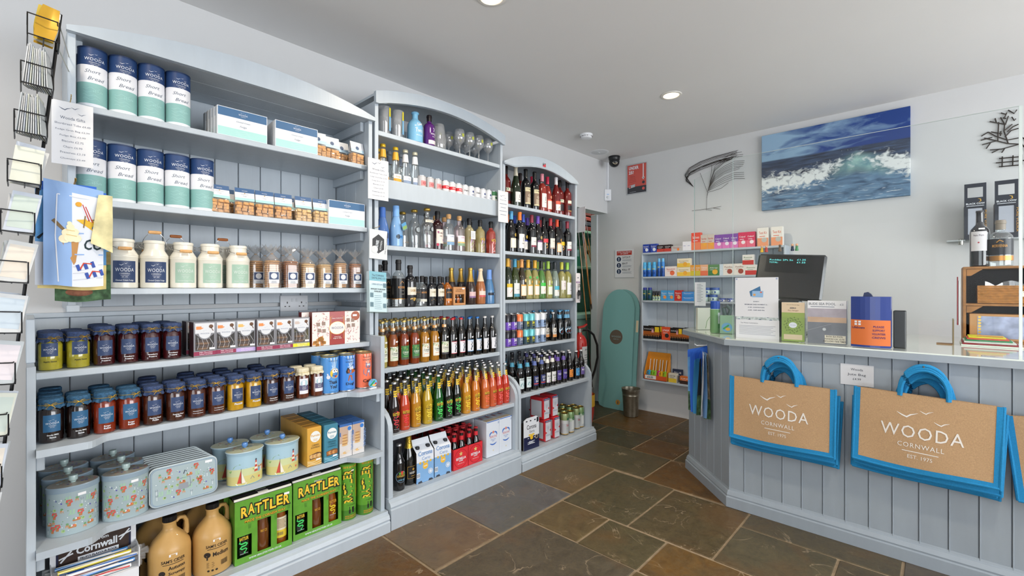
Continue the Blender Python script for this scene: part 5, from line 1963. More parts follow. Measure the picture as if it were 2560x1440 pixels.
it=[(B['morv'],996),(B['karma'],1025),(B['mini1'],1055),(B['mini2'],1078),(B['mini2'],1099),(B['mini3'],1118)]
row([(a,p)for a,p in it],2.275,MZ[3],'lower spirits shelf','spirit bottles')
row([(B['fizzd'],1176),(B['fizzp'],1201),(B['bl3'],1227)],2.30,MZ[3],'lower spirits shelf','sparkling and gin bottles')
row([(B['morv'],966),(B['mini2'],983),(B['mini1'],1042),(B['mini2'],1064),(B['mini2'],1086),(B['mini3'],1105),(B['fizzd'],1128),(B['fizzd'],1152),(B['bl3'],1183),(B['bl3'],1206)],2.40,MZ[3],'lower spirits shelf rear','spirit bottles')
row([(B['karma'],948)],2.34,MZ[3],'lower spirits shelf beside the left post','spirit bottles')
# miniature gift box with a window
g=MB()
KR=M('#c08a5a',.6)
w_,h_,d_=.098,.118,.05
g.box(-w_/2,w_/2,.048,d_,0,h_,KR).box(-w_/2,-w_/2+.002,0,d_,0,h_,KR).box(w_/2-.002,w_/2,0,d_,0,h_,KR).box(-w_/2,w_/2,0,d_,h_-.002,h_,KR).box(-w_/2,w_/2,0,d_,0,.002,KR)
g.box(-w_/2,w_/2,0,.002,.07,h_,KR).box(-w_/2,w_/2,0,.002,0,.014,KR).box(-w_/2,-.034,0,.002,.014,.07,KR).box(.038,w_/2,0,.002,.014,.07,KR)
p=MB()
fit(p,'The CORNISH',.05,0,.098,M('#6a4426',.6),h=.008,y=-.0006); fit(p,'DISTILLING CO',.06,0,.086,M('#6a4426',.6),h=.008,y=-.0006)
pricetag(p,.03,.102,.02,.009,y=-.0006)
bb=[('bottle',MB().lathe([(.013,.003),(.014,.006),(.014,.045),(.006,.055),(.006,.066)],M(['#141416','#a5561c','#2a2c30'][i],.1,coat=1),14,cx=-.02+i*.022,cy=.024))for i in range(3)]
Proto('miniatures_gift_box','gift box','kraft gift box of three spirit miniatures with window',[('carton',g),('print',p)]+bb).put((at(1147,2.25),2.243,MZ[3]),R(-4))

# --- tonic bottles and small cans
def mk_tonic(cap,nk_,lb,desc):
    return bottle('tonic_bottle','slope',.235,.033,CLEARQ,M(cap,.35,m=.3),.93,simple([('p',.030,.03,.075,'#e4e6ea'),('p',.030,.03,.05,lb),('t','TONIC',.034,.056,lb,.009)]),desc,
                  neck=lambda l,r:(ring(l,rad('slope',r,.160,.235)+.0008,rad('slope',r,.206,.235)+.0008,.160,.206,M(nk_,.4))),n=18)


TN1=mk_tonic('#e0b52a','#e0a83a','#e0a83a','clear tonic bottle with yellow cap and gold neck')
TN2=mk_tonic('#d8d2b8','#d9dde2','#8a9cb8','clear tonic bottle with cream cap and silver neck')
TN3=mk_tonic('#9aa0a8','#8f9cb0','#6f7f9a','clear tonic bottle with grey cap')
row([(TN1,957),(TN1,989),(TN2,1013),(TN2,1037)],2.30,MZ[1],'mixer shelf','tonic bottles')
row([(TN1,946),(TN3,973),(TN3,1001)],2.40,MZ[1],'mixer shelf second row','tonic bottles')


def can(desc,h,r,bands,spec,top='#c4c6c8',name='drink_can'):
    """bands [(z,hex)...] from the bottom up"""
    prof=[(r*.82,0),(r,.006)]
    mats=[SILVER]
    for z,hx in bands:
        prof.append((r,z)); mats.append(M(hx,.28,m=.25,coat=.3))
    prof += [(r*.86,h-.003)]; mats.append(mats[-1])
    b=MB().lathe(prof,mats,20)
    t=MB().lathe([(r*.86,h-.003),(r*.88,h),(r*.83,h),(r*.80,h-.004),(0,h-.004)],M(top,.3,m=.9),20)
    tab=MB().box(-.004,.004,-.012,.004,h-.0035,h-.0022,M(top,.3,m=.9))
    l=MB()
    simple(spec)(l,r)
    return Proto(name,'can',desc,[('can_body',b,[('print',l)]if l.v else []),('can_top',t,[('ring_pull',tab)])])


CS=[can('small silver mixer can with red seal',.092,.0265,[(.084,'#c9c9cc')],[('p',.02,.03,.06,'#c98a8a'),('d',0,.045,.009,'#b03a44')]),
      can('small white and red mixer can',.092,.0265,[(.04,'#dcdcde'),(.06,'#cf3038'),(.084,'#dcdcde')],[('t','COLA',.024,.046,'#f0f0f0',.010)]),
      can('small white ginger ale can with black script',.092,.0265,[(.084,'#d9dadd')],[('t','Ginger ale',.042,.05,'#1a1a1e',.014)]),
      can('small white and green soda can',.092,.0265,[(.06,'#dde0dd'),(.084,'#3f7a50')],[('d',0,.045,.009,'#2f6a44')]),
      can('small white soda water can with blue crest',.092,.0265,[(.084,'#d9dbe0')],[('d',0,.055,.007,'#3a4a7a'),('t','SODA',.024,.03,'#3a4a7a',.008)])]
row([(CS[0],1054),(CS[0],1074),(CS[0],1093.5),(CS[1],1112.5),(CS[1],1130),(CS[1],1147),(CS[2],1163),(CS[4],1176.5),(CS[2],1190.5),(CS[4],1205),(CS[4],1219),(CS[3],1233)],2.262,MZ[1],'mixer shelf front row','small mixer cans')

# --- top shelf glassware
HAM=plexi('hammered_glass',(.95,.96,.97,1),.16,.2)


def mk_tumbler():
    b=MB().lathe([(.026,0),(.028,.004),(.036,.155),(.0345,.155),(.026,.01),(0,.008)],HAM,26)
    l=MB().patch(.010,.024,.03,.15,M('#e0d22c',.5),r=.0365); l.patch(.010,.024,.02,.1,M('#7fb8e0',.5),r=.0367)
    return Proto('hammered_tumbler','tumbler','tall hammered clear tumbler with yellow sticker',[('glass',b),('sticker',l)])


def mk_goblet():
    b=MB().lathe([(.030,0),(.030,.002),(.006,.006),(.0042,.015),(.0042,.07),(.012,.08),(.030,.10),(.036,.125),(.034,.15),(.029,.175),(.028,.175),(.033,.15),(.035,.125),(.029,.101),(.010,.083),(0,.081)],HAM,24)
    l=MB().patch(-.008,.008,.125,.145,M('#b9c04a',.5),r=.0368)
    return Proto('hammered_goblet','goblet','hammered clear plastic wine goblet',[('glass',b),('sticker',l)])


TB,GO=mk_tumbler(),mk_goblet()
row([(TB,961),(TB,994)],2.285,MZ[0],'top glassware shelf','tumblers')
row([(GO,1149),(GO,1174),(GO,1197),(GO,1220)],2.30,MZ[0],'top glassware shelf front row','goblets')
row([(GO,1093),(GO,1122),(GO,1142),(GO,1164),(GO,1187)],2.395,MZ[0],'top glassware shelf back row','goblets')
for nm_,px,hx,tilt in (('x',1100,0,12),):
    b=MB().lathe([(.034,0),(.042,.012),(.045,.06),(.036,.13),(.03,.165),(.0285,.165),(.034,.13),(.043,.06),(.04,.014),(0,.008)],HAM,26)
    Proto('hammered_carafe','carafe','wide hammered clear carafe beside the purple gin bottle',[('glass',b)]).put((at(1098,2.30),2.30,MZ[0]))
b1=bottle('gin_bottle','jug',.185,.046,M('#79b3d6',.45),None,1,simple([('t','Twin',.05,.058,'#dfe8ee',.024),('t','FIN',.03,.10,'#dfe8ee',.012),('t','SPICED RUM',.04,.036,'#dfe8ee',.007),('l',[(-.03,.094),(0,.1),(.02,.112)],.004,'#dfe8ee')]),'matt light blue rum bottle with white lettering')
b2=bottle('gin_bottle','spirit',.19,.036,M('#5a1a78',.08,coat=1,t=.2),M('#181018',.4),.80,simple([('t','WHITLEY',.04,.066,'#e4dcea',.010),('t','GIN',.02,.052,'#e4dcea',.006),('l',[(0,.085),(.006,.1),(-.003,.108)],.004,'#e4dcea'),('p',.034,.008,.032,'#d8cfd2')]),'glossy purple gin bottle with white logo')
b1.put((at(1037.5,2.285),2.285,MZ[0]),0,'matt light blue rum bottle with white lettering, top glassware shelf')
b2.put((at(1073,2.275),2.275,MZ[0]),R(10),'glossy purple gin bottle with white logo, top glassware shelf')

# --- base of the middle unit
bk=bottle('cider_bottle','beer',.245,.033,BLKG,M('#b8b8ba',.3,m=.8),.955,simple([('d',0,.075,.031,'#9ac4e4'),('d',0,.075,.029,'#0c0c10'),('d',.004,.096,.010,'#cf3f34'),('d',-.008,.094,.007,'#5f9a3a'),('d',.014,.092,.006,'#5f9a3a'),('t','KOPPARBERG',.05,.074,'#d9b24a',.012),('t','ALCOHOL FREE',.036,.055,'#7fc0e4',.008)]),'black fruit cider bottle with round strawberry label')
bk.put((1.398,2.15,ZMB),R(-8),'black fruit cider bottle with round strawberry label, base shelf corner')
bk.put((1.372,2.262,ZMB),0,'black fruit cider bottle behind the base shelf post')
bn=bottle('fizz_bottle','champ',.285,.0405,M('#0b0d0a',.07,coat=1),M('#b99a3c',.3,m=.85,bump=.6,bscale=120),.70,simple([('p',.034,.038,.105,'#b08a3a'),('p',.032,.040,.103,'#101012'),('t','NOZECO',.044,.064,'#e4e2da',.011),('d',0,.088,.007,'#b08a3a'),('p',.014,.05,.053,'#b08a3a')]),'black NOZECO sparkling wine bottle with gold foil')
bn.put((1.478,2.175,ZMB),R(5),'black NOZECO sparkling wine bottle with gold foil, base shelf')


def mk_carrier():
    w,h,d=.116,.232,.125
    LB,WB=M('#82aedb',.4,coat=.2),M('#dfe4ec',.4,coat=.2)
    b=MB()
    b.prism([(0,0),(d,0),(d,.13),(d*.62,h-.03),(d*.48,h-.02),(.012,.165),(0,.13)],'x',-w/2+.001,w/2-.001,M('#2a211c',.5))
    fr=MB()
    pts=[(-.001,.0),(-.0065,.06),(-.0065,.13),(-.004,.17),(d*.30,h-.03),(d*.42,h)]
    for i in range(len(pts)-1):
        (ya,za),(yb,zb)=pts[i],pts[i+1]
        fr.add([(-w/2,ya-.001,za),(w/2,ya-.001,za),(w/2,yb-.001,zb),(-w/2,yb-.001,zb)],[(0,1,2,3)],LB if zb <= .1301 and za<.13 and i<1 else WB)
    fr.patch(-w/2,w/2,.0,.115,LB,y=-.0082)
    caps=[]
    for x in (-.035,.035):caps.append(('bottle_cap',MB().lathe([(.0135,.184),(.0135,.194),(.011,.198),(0,.199)],M('#1a1c22',.4),14,cx=x,cy=.022)))
    p=MB()
    y=-.0088
    fit(p,'Corona',.094,0,.152,M('#6f9bd0',.4),h=.026,bold=.01,y=y+.0005)
    fit(p,'Cero',.055,.004,.126,M('#6f9bd0',.4),h=.018,y=y)
    for u,z in ((-.035,.112),(.035,.112),(-.012,.112),(.012,.112)):p.disc(u,z,.007,M('#e0b23a',.5),y=y,n=8)
    p.disc(0,.09,.018,M('#f2cf6a',.5),y=y-.0003); p.disc(0,.09,.016,M('#eeb83a',.5),y=y-.0006); fit(p,'0.0%',.022,0,.086,WPRINT,bold=.03,y=y-.0009)
    p.disc(.034,.052,.0155,WPRINT,y=y-.0003); p.disc(.034,.052,.012,LB,y=y-.0006); p.disc(.034,.052,.009,WPRINT,y=y-.0009)
    p.patch(-.058,-.036,.03,.058,WPRINT,y=y-.0003)
    for i in range(5):p.patch(-.056+i*.004,-.054+i*.004,.034,.054,INK,y=y-.0006)
    p.poly([(-.05,.0),(-.02,.0),(-.026,.012),(-.046,.009)],INK,y=y-.0003); p.poly([(.02,.0),(.052,.0),(.046,.010),(.026,.012)],INK,y=y-.0003)
    return Proto('beer_carrier','beer pack','white and pale blue Corona Cero four-pack carrier',[('bottles_core',b),('card_sleeve',fr,[('print',p)])]+caps)


CC=mk_carrier()
CC.put((at(1061,2.13),2.128,ZMB),R(-2),'left Corona Cero four-pack carrier beside the NOZECO bottle','Corona Cero packs')
CC.put((at(1105,2.13),2.128,ZMB),R(-4),'right Corona Cero four-pack carrier beside the red ESTRELLA pack','Corona Cero packs')


def mk_estrella():
    w,d,h=.118,.118,.125
    RD=M('#d8303a',.4,coat=.2)
    b=MB()
    b.box(-w/2,w/2,0,.002,0,h,RD).box(-w/2,w/2,d-.002,d,0,h+.09,M('#b02830',.4)).box(-w/2,-w/2+.002,0,d,0,h,RD).box(w/2-.002,w/2,0,d,0,h,RD).box(-w/2,w/2,0,d,0,.002,RD).box(-w/2,w/2,d/2-.001,d/2+.001,0,h+.07,M('#b02830',.4))
    p=MB()
    n=26
    for k,e in ((.052,0),):
        p.line([(k*math.cos(2*math.pi*i/n),.062+k*1.05*math.sin(2*math.pi*i/n))for i in range(n+1)],.0022,M('#8f1a24',.5),y=-.0006)
    p.poly([((.016 if i%2 == 0 else .0066)*math.sin(math.pi*i/5),.09+(.016 if i%2 == 0 else .0066)*math.cos(math.pi*i/5))for i in range(10)],M('#d8c47a',.4),y=-.0008)
    fit(p,'ESTRELLA',.076,0,.056,WPRINT,h=.015,bold=.03,y=-.0008)
    fit(p,'DAMM',.03,0,.045,WPRINT,h=.008,bold=.02,y=-.0008); fit(p,'BARCELONA 1876',.05,0,.030,M('#f0c8c8',.5),h=.006,y=-.0008)
    bt=[]
    for i in range(2):
        for j in range(2):
            x,y=-.029+i*.058,.03+j*.058
            bm_=MB().lathe([(.024,.003),(.027,.008),(.027,.115),(.018,.145),(.0125,.165),(.0115,.205),(.013,.207),(.013,.212)],DARKG,16,cx=x,cy=y)
            bm_.lathe([(.0133,.165),(.0125,.19)],M('#d8303a',.4),14,cx=x,cy=y,cap=False)
            bt.append(('bottle',bm_,[('crown_cap',MB().lathe([(.014,.208),(.014,.214),(.011,.217),(0,.2175)],M('#b8353a',.35),14,cx=x,cy=y))]))
    return Proto('beer_basket','beer pack','red ESTRELLA basket pack of red-capped bottles',[('carton',b,[('print',p)])]+bt)


ES=mk_estrella()
xe0=at(1133,2.115)+.059
for i in range(2):
    for j in range(4):
        ES.put((xe0+i*.1195,2.113+j*.12,ZMB),0,'%s ESTRELLA basket, %s from the front'%(['left','right'][i],['first','second','third','fourth'][j]),'ESTRELLA packs')


def mk_peroni():
    w,h,d=.118,.232,.122
    b=MB().box(-w/2,w/2,0,d,0,h,M('#dbe2ec',.35,coat=.3),b=.004)
    b.box(-w/2+.004,w/2-.004,.004,.045,h-.0005,h+.0006,M('#d6c3a5',.5))
    b.tube([(-w/2+.003,.001,h-.003),(w/2-.003,.001,h-.003)],.0025,M('#3d6cc0',.4),6)
    p=MB()
    y=-.0006
    bl,rd=M('#3f6fc4',.4),M('#d06a6a',.45)
    p.line([(-.034,.135),(-.03,.15),(-.018,.158),(-.008,.156)],[.004,.01,.009,.004],bl,y=y); p.line([(.034,.135),(.03,.15),(.018,.158),(.008,.156)],[.004,.01,.009,.004],bl,y=y)
    p.disc(0,.158,.009,M('#d88a7a',.5),y=y)
    fit(p,'PERONI',.062,0,.122,rd,h=.015,y=y); fit(p,'NASTRO AZZURRO',.044,0,.108,bl,h=.006,y=y); fit(p,'BIRRA',.02,0,.099,bl,h=.005,y=y)
    p.line([(-.03+.006*i,.088-.010*math.sin(math.pi*i/10))for i in range(11)],[.003,.005,.007,.008,.008,.008,.008,.008,.007,.005,.003],bl,y=y)
    p.disc(0,.04,.005,M('#d9d2b0',.5),y=y); p.patch(.042,.054,.205,.22,M('#aebcd4',.5),y=y)
    t=MB()
    for u in (-.03,.03):t.add([(u-.012,.07,h+.0008),(u+.012,.07,h+.0008),(u+.008,.11,h+.0008),(u-.008,.11,h+.0008)],[(0,1,2,3)],M('#b98a92',.5))
    return Proto('beer_carton','beer pack','white PERONI bottle carton',[('carton',b),('print',p),('lid_print',t)])


PE=mk_peroni()
xp=at(1216,2.115)+.060
for i in range(2):
    for j in range(2):
        PE.put((xp+i*.1195,2.113+j*.126,ZMB),0,'%s white PERONI bottle carton, %s'%(['front','rear'][j],['beside the ESTRELLA pack','against the unit side'][i]),'PERONI cartons')
# ---------------------------------------------------------------- wine unit
def wine(kind,glass,cap,spec,desc,H=.298,r=.0365,capz=.80,fill=None,upper=None):
    return bottle('wine_bottle',kind,H,r,glass,M(cap,.35,coat=.2),capz,simple(spec),desc,fill=fill,upper=upper,n=18,over=1.05)


LIGHTL,CREAML='#e6e3df','#e6dcc6'
ROSE,ROSE2=lq('#a8382c',.3),lq('#7a1f1c',.25)
WHW,WHG=lq('#c9c27a',.5),M('#3c4a1c',.06,coat=1,t=.3)
W={
    'champ':wine('champ',GREENG,'#c8c2b0',[('p',.032,.03,.105,LIGHTL),('x',-.002,.001,.06,.085,'#23262c'),('t','i heart',.022,.046,'#5a5a60',.008)],'foil-topped sparkling wine bottle with white I label',H=.305,capz=.74),
    '19c':wine('wine',BLKG,'#0e0e10',[('p',.034,.125,.155,'#d9cfa8'),('t','19 CRIMES',.045,.137,'#3a3426',.010),('p',.034,.03,.124,'#8a7560'),('d',.002,.095,.012,'#d6cbb8'),('x',-.018,.022,.032,.08,'#b8a890'),('p',.034,.03,.04,'#d9cfa8')],'black wine bottle with sepia portrait label'),
    'rosI':wine('wine',ROSE,'#d98a98',[('p',.032,.03,.14,LIGHTL),('x',-.002,.002,.08,.115,'#23262c'),('t','i heart',.022,.066,'#5a5a60',.008)],'rose wine bottle with pink cap and white I label',fill=.75),
    'rosB':wine('burg',ROSE,'#c42a4a',[('p',.032,.03,.11,'#e0604a'),('p',.029,.033,.1,'#e8dcd8'),('d',.006,.13,.012,'#e09a7a')],'rose wine bottle with crimson cap and coral label',fill=.75),
    'rosY':wine('burg',ROSE2,'#dcdce0',[('p',.034,.075,.1,'#e8604a'),('p',.034,.025,.074,LIGHTL),('l',[(-.012,.04),(.0,.055),(.014,.06)],.005,'#e08a4a')],'rose wine bottle with white cap and coral banded label'),
    'rosD':wine('wine',ROSE2,'#1a1416',[('p',.026,.11,.135,CREAML),('d',-.016,.125,.010,'#5a8a6a'),('p',.026,.04,.095,'#2a2228')],'rose wine bottle with dark label'),
    'rosE':wine('wine',ROSE2,'#201416',[('p',.028,.105,.13,CREAML),('p',.028,.05,.09,'#1c1a1e'),('p',.028,.04,.045,'#b99a5a')],'dark rose wine bottle with small cream label'),
    'redbl':wine('burg',DARKG,'#5aa8d8',[('p',.032,.03,.10,CREAML),('p',.027,.036,.09,'#e4e6da'),('d',.012,.125,.013,'#c9a84a')],'red wine bottle with light blue cap and framed label'),
    'redor':wine('wine',BLKG,'#e87a2a',[('p',.033,.03,.135,LIGHTL),('x',-.002,.002,.08,.11,'#2a2d33'),('t','i heart',.024,.062,'#4a4a52',.009)],'red wine bottle with orange cap and white I label'),
    'rednv':wine('burg',DARKG,'#3a5ac0',[('p',.032,.03,.1,LIGHTL),('p',.032,.09,.1,'#3f4f9a'),('d',.008,.125,.013,'#c9a84a'),('l',[(-.006,.05),(.004,.08)],.002,'#4a5a9a')],'red wine bottle with royal blue cap and white label'),
    'redma':wine('wine',BLKG,'#8a2a3c',[('p',.034,.05,.125,LIGHTL),('p',.034,.05,.064,'#8a3048'),('t','MERLOT',.03,.09,'#8a7a80',.006)],'red wine bottle with maroon cap'),
    'redpu':wine('burg',DARKG,'#6a4ab0',[('p',.032,.03,.105,'#e4e0e8'),('p',.032,.092,.105,'#6a3a6a'),('d',.004,.128,.013,'#b9a06a'),('l',[(-.006,.05),(.006,.08)],.002,'#8a5a9a')],'red wine bottle with purple cap and white label'),
    'redye':wine('burg',BLKG,'#141216',[('p',.034,.095,.125,'#d8404a'),('d',-.004,.08,.009,'#c9a06a'),('l',[(-.01,.05),(.004,.06),(.012,.072)],.005,'#e0a04a')],'red wine bottle with black cap and red band label'),
    'redca':wine('wine',BLKG,'#b02a34',[('p',.033,.06,.135,'#e2dcd2'),('t','Cabernet',.03,.11,'#6a6058',.007),('p',.033,.052,.058,'#b99a8a')],'red wine bottle with red cap and cream label'),
    'redon':wine('burg',DARKG,'#d24a2c',[('p',.031,.03,.105,'#e09a4a'),('p',.028,.034,.095,'#e8dcc4'),('d',.012,.128,.012,'#e0a45a')],'red wine bottle with vermilion cap and orange framed label'),
    'redyl':wine('burg',BLKG,'#141216',[('p',.034,.09,.12,'#e8c22a'),('d',-.004,.078,.009,'#c9a06a'),('l',[(-.01,.05),(.004,.06),(.012,.072)],.005,'#e0a04a')],'red wine bottle with black cap and yellow band label'),
    'whye':wine('burg',GREENG,'#d9a83a',[('p',.034,.09,.115,'#e8c22a'),('p',.034,.02,.089,LIGHTL),('l',[(-.01,.05),(.004,.06),(.012,.072)],.005,'#d87a4a')],'white wine bottle with yellow band and animal label'),
    'whbl':wine('burg',WHG,'#3f94b8',[('p',.035,.02,.12,'#e2e4e2'),('p',.035,.02,.042,'#4a94a8'),('t','SAUVIGNON',.036,.07,'#8a9098',.006)],'white wine bottle with teal cap and wave-edged label'),
    'whor':wine('burg',M('#2e2412',.07,coat=1),'#e8a05a',[('p',.033,.025,.11,'#e0a84a'),('p',.030,.028,.1,'#e8e2d2'),('d',.008,.14,.013,'#e8cf8a')],'dark white-wine bottle with apricot cap and gold framed label'),
    'whgo':wine('burg',WHW,'#dba62e',[('p',.032,.03,.11,'#e0b04a'),('p',.029,.033,.1,'#e8e4da'),('d',.012,.13,.012,'#e8a84a'),('d',-.012,.165,.010,'#3fae4a')],'white wine bottle with gold cap and gold framed label',fill=.75),
    'whgr':wine('burg',lq('#5f9a4a',.4),'#141a18',[('p',.034,.1,.125,'#3fc04a'),('p',.034,.04,.099,'#e8e6de'),('l',[(-.01,.06),(.004,.07),(.012,.082)],.005,'#e0a86a')],'white wine bottle with black cap and green band label',fill=.75),
    'whli':wine('burg',WHW,'#9ac04a',[('p',.032,.03,.105,'#a8c04a'),('p',.029,.033,.096,'#e6eadc'),('d',.008,.13,.012,'#c9d07a')],'white wine bottle with lime cap and lime framed label',fill=.75),
    'whaq':wine('burg',lq('#a8bcb0',.5),'#1c2428',[('p',.034,.07,.1,'#4ab0c8'),('p',.034,.02,.069,'#e4e4e0'),('d',0,.062,.008,'#c9b48a')],'white wine bottle with black cap and aqua band label',fill=.75),
    'whpa':wine('wine',WHW,'#c9c23a',[('p',.034,.07,.145,'#e8e0dc'),('t','Pinot',.024,.115,'#a05a6a',.008),('t','Grigio',.024,.10,'#a05a6a',.008)],'white wine bottle with yellow-green cap and blush label',fill=.75),
    'whI':wine('wine',lq('#c0bc62',.5),'#96d04a',[('p',.033,.03,.13,'#e8e8ea'),('x',-.002,.002,.08,.11,'#2a2d33'),('t','i heart',.024,.062,'#4a4a52',.009)],'white wine bottle with lime green cap and I label',fill=.75),
}
YW=2.285
row([(W['rosD'],1268,.05),(W['champ'],1286),(W['19c'],1314),(W['19c'],1336),(W['rosI'],1355),(W['rosB'],1370,.03),(W['rosY'],1388.5,-.012),(W['rosD'],1402,.03),(W['rosE'],1418)],YW,RZ[0],'top wine shelf','wine bottles')
row([(W['rosE'],1300),(W['rosB'],1330),(W['19c'],1352),(W['rosI'],1392)],2.40,RZ[0],'top wine shelf rear','wine bottles')
row([(W['redbl'],1280),(W['redor'],1297,-.02),(W['rednv'],1310,.03),(W['redma'],1328),(W['redpu'],1343.5),(W['redye'],1358.5),(W['redca'],1376),(W['redon'],1392.5),(W['redyl'],1405.5,.02),(W['redma'],1419)],YW,RZ[1],'red wine shelf','wine bottles')
row([(W['rednv'],1286),(W['redpu'],1318),(W['redca'],1350),(W['redye'],1368),(W['redma'],1383),(W['redor'],1270)],2.405,RZ[1],'red wine shelf rear','wine bottles')
row([(W['whye'],1269),(W['whbl'],1287),(W['whor'],1304),(W['whgo'],1320),(W['whgo'],1337),(W['whgr'],1353),(W['whli'],1370),(W['whaq'],1387),(W['whpa'],1404),(W['whI'],1419)],YW,RZ[2],'white wine shelf','wine bottles')
row([(W['whor'],1273),(W['whgo'],1296),(W['whgr'],1309),(W['whgr'],1326),(W['whli'],1343),(W['whli'],1358),(W['whaq'],1377)],2.405,RZ[2],'white wine shelf rear','wine bottles')

# --- craft cans, two high
HB='#e2e2e4'


def bcan(b1,b2,emb,desc):
    def spec():
        return [('x',-.013,-.006,.034,.06,emb),('x',.004,.011,.034,.06,emb),('x',-.008,.006,.043,.05,emb),('t','HARBOUR',.03,.022,emb,.006)]
    return can(desc,.117,.0315,[(.062,b1),(.106,b2)],spec(),top='#c8cacc')


CP=bcan('#6a44b0','#1c1a24',HB,'purple and black craft beer can')
COR=bcan('#5a6480','#f07a44','#b9bcc8','orange and slate craft beer can')
CTE=bcan('#2a4450','#6ac0c8','#d8d03a','teal and navy craft beer can with yellow H')
CWH=bcan('#8aa0c0','#d8dce0','#2a3444','white and blue craft beer can with dark H')
CPN=[(CP,1268),(CP,1281),(COR,1297),(CTE,1313),(CTE,1327),(CWH,1341),(CWH,1355)]
for lay,nm_ in ((0,'bottom layer'),(1,'upper layer')):
    for j,rn in enumerate(('front','rear')):
        if j:its=[(k,('x',at(p,2.272)))for k,p in CPN[:6]]
        else:its=[(k,('x',at(p,2.272)))for k,p in CPN]
        row(its,2.272+j*.066,RZ[3]+lay*.1175,'can shelf %s %s'%(rn,nm_),'craft beer cans')


def beer(glass,cap,spec,desc,H=.240,r=.0295,nk=None,kind='beer',capz=.955):
    nf=None
    if nk:
        def nf(l,r_):
            k=rad(kind,r_,.175,H)
            ring(l,k+.0008,rad(kind,r_,.205,H)+.0008,.175,.205,M(nk,.4))
    return bottle('beer_bottle',kind,H,r,glass,M(cap,.3,m=.4),capz,simple(spec),desc,neck=nf,over=1.12,n=18)


BS=beer(DARKG,'#c8c8ca',[('p',.028,.03,.105,'#d8d2c8'),('p',.028,.03,.052,'#e09a5a'),('t','SWIFT',.04,.06,'#1c1c20',.015),('l',[(-.026,.098),(-.006,.085),(.008,.1),(.022,.112)],.006,'#23262e')],'brown SWIFT beer bottle with bird label',H=.228)
BR=beer(BLKG,'#5a9cc8',[('d',0,.075,.030,'#cfe0ea'),('d',0,.075,.027,'#6aa4cc'),('l',[(-.022,.078),(-.004,.09),(.018,.072)],.012,'#dbe8f0'),('l',[(-.012,.06),(.014,.07)],.009,'#d8503c')],'brown beer bottle with round blue label',nk='#6aa6cc')
row([(BS,1366,.03),(BS,1381,-.01)],2.29,RZ[3],'can shelf','beer bottles')
row([(BR,1399),(BR,1414),(BR,1428)],2.285,RZ[3],'can shelf front row','beer bottles')
row([(BR,1380),(BR,1396),(BR,1411)],2.352,RZ[3],'can shelf second row','beer bottles')
row([(BR,1333),(BR,1350),(BR,1362),(BR,1378)],2.43,RZ[3],'can shelf back row','beer bottles')

BH=beer(BLKG,'#2a2a2e',[('p',.029,.03,.105,'#d3e0e0'),('t','HOBGOBLIN',.045,.09,'#23282c',.009),('d',0,.058,.018,'#8ab4b8'),('l',[(-.02,.05),(-.006,.07),(.006,.05),(.018,.068)],.004,'#3f6a70')],'black HOBGOBLIN beer bottle with blue neck',nk='#4f9ab8')
BD=beer(DARKG,'#3a3a6a',[('p',.029,.03,.1,'#232f6a'),('t','DOOM',.038,.075,'#e6e6ea',.016),('t','BAR',.03,.054,'#e6e6ea',.016),('p',.029,.04,.046,'#d8503c')],'brown DOOM BAR beer bottle with navy label',nk='#5a6aa8')
BP=beer(DARKG,'#bcbcbe',[('p',.029,.03,.105,'#e6e6e4'),('t','PROPER',.044,.07,'#23262a',.013),('t','JOB',.026,.053,'#23262a',.013),('d',.008,.04,.008,'#a8b88a'),('d',-.008,.038,.007,'#b9a0c0')],'brown PROPER JOB beer bottle with white label',nk='#e6e4da')
BT=beer(DARKG,'#bcbcbe',[('p',.029,.03,.105,'#4a3a8a'),('t','TRIBUTE',.046,.068,'#e6e6ea',.014),('l',[(-.024,.095),(-.004,.088),(.02,.098)],.004,'#b9b0dc'),('l',[(-.02,.05),(0,.046),(.02,.05)],.004,'#b9b0dc')],'brown TRIBUTE beer bottle with purple label',nk='#6a52a8')
BO=beer(DARKG,'#c8c8ca',[('p',.028,.03,.09,'#e08a3a'),('l',[(-.024,.1),(-.004,.09),(.016,.106)],.005,'#e6e6e6'),('l',[(-.02,.04),(.0,.07),(.018,.045)],.010,'#2a2a2e')],'brown beer bottle with orange label and white bird',H=.228)
BB_=beer(DARKG,'#c8c8ca',[('p',.028,.03,.09,'#4a94c8'),('l',[(-.024,.1),(-.004,.09),(.016,.106)],.005,'#e6e6e6'),('l',[(-.02,.04),(.0,.065),(.02,.04)],.010,'#dce6ee')],'brown beer bottle with blue mountain label',H=.228)
BM=beer(DARKG,'#c8c8ca',[('p',.028,.03,.09,'#6a5a98'),('t','MAGIC',.04,.062,'#e6e6ea',.015),('l',[(-.024,.1),(-.004,.09),(.016,.106)],.005,'#e6e6e6')],'brown beer bottle with violet label',H=.228)
BL_=beer(BLKG,'#2a2a2e',[('p',.029,.03,.1,'#c8ccd0'),('t','ALE',.03,.06,'#2a2a2e',.014)],'tall black beer bottle with silver neck',H=.262,nk='#a8acb0')
f1=[(BH,1300),(BH,1318),(BD,1336),(BD,1353.5),(BP,1367.5),(BP,1380.5),(BT,1394),(BT,1408.5),(BO,1424),(BB_,1440),(BM,1456)]
xs=[(k,at(p,2.15))for k,p in f1]
row([(k,('x',x))for k,x in xs],2.15,ZRB,'beer shelf front row','beer bottles')
row([(k,('x',x-.004))for k,x in xs if x<3.14],2.222,ZRB,'beer shelf second row','beer bottles')
row([((BL_ if i in (1,2)else k),('x',x-.006))for i,(k,x)in enumerate(xs[:9])],2.294,ZRB,'beer shelf third row','beer bottles')
row([(k,('x',x-.006))for i,(k,x)in enumerate(xs[:8])],2.366,ZRB,'beer shelf fourth row','beer bottles')

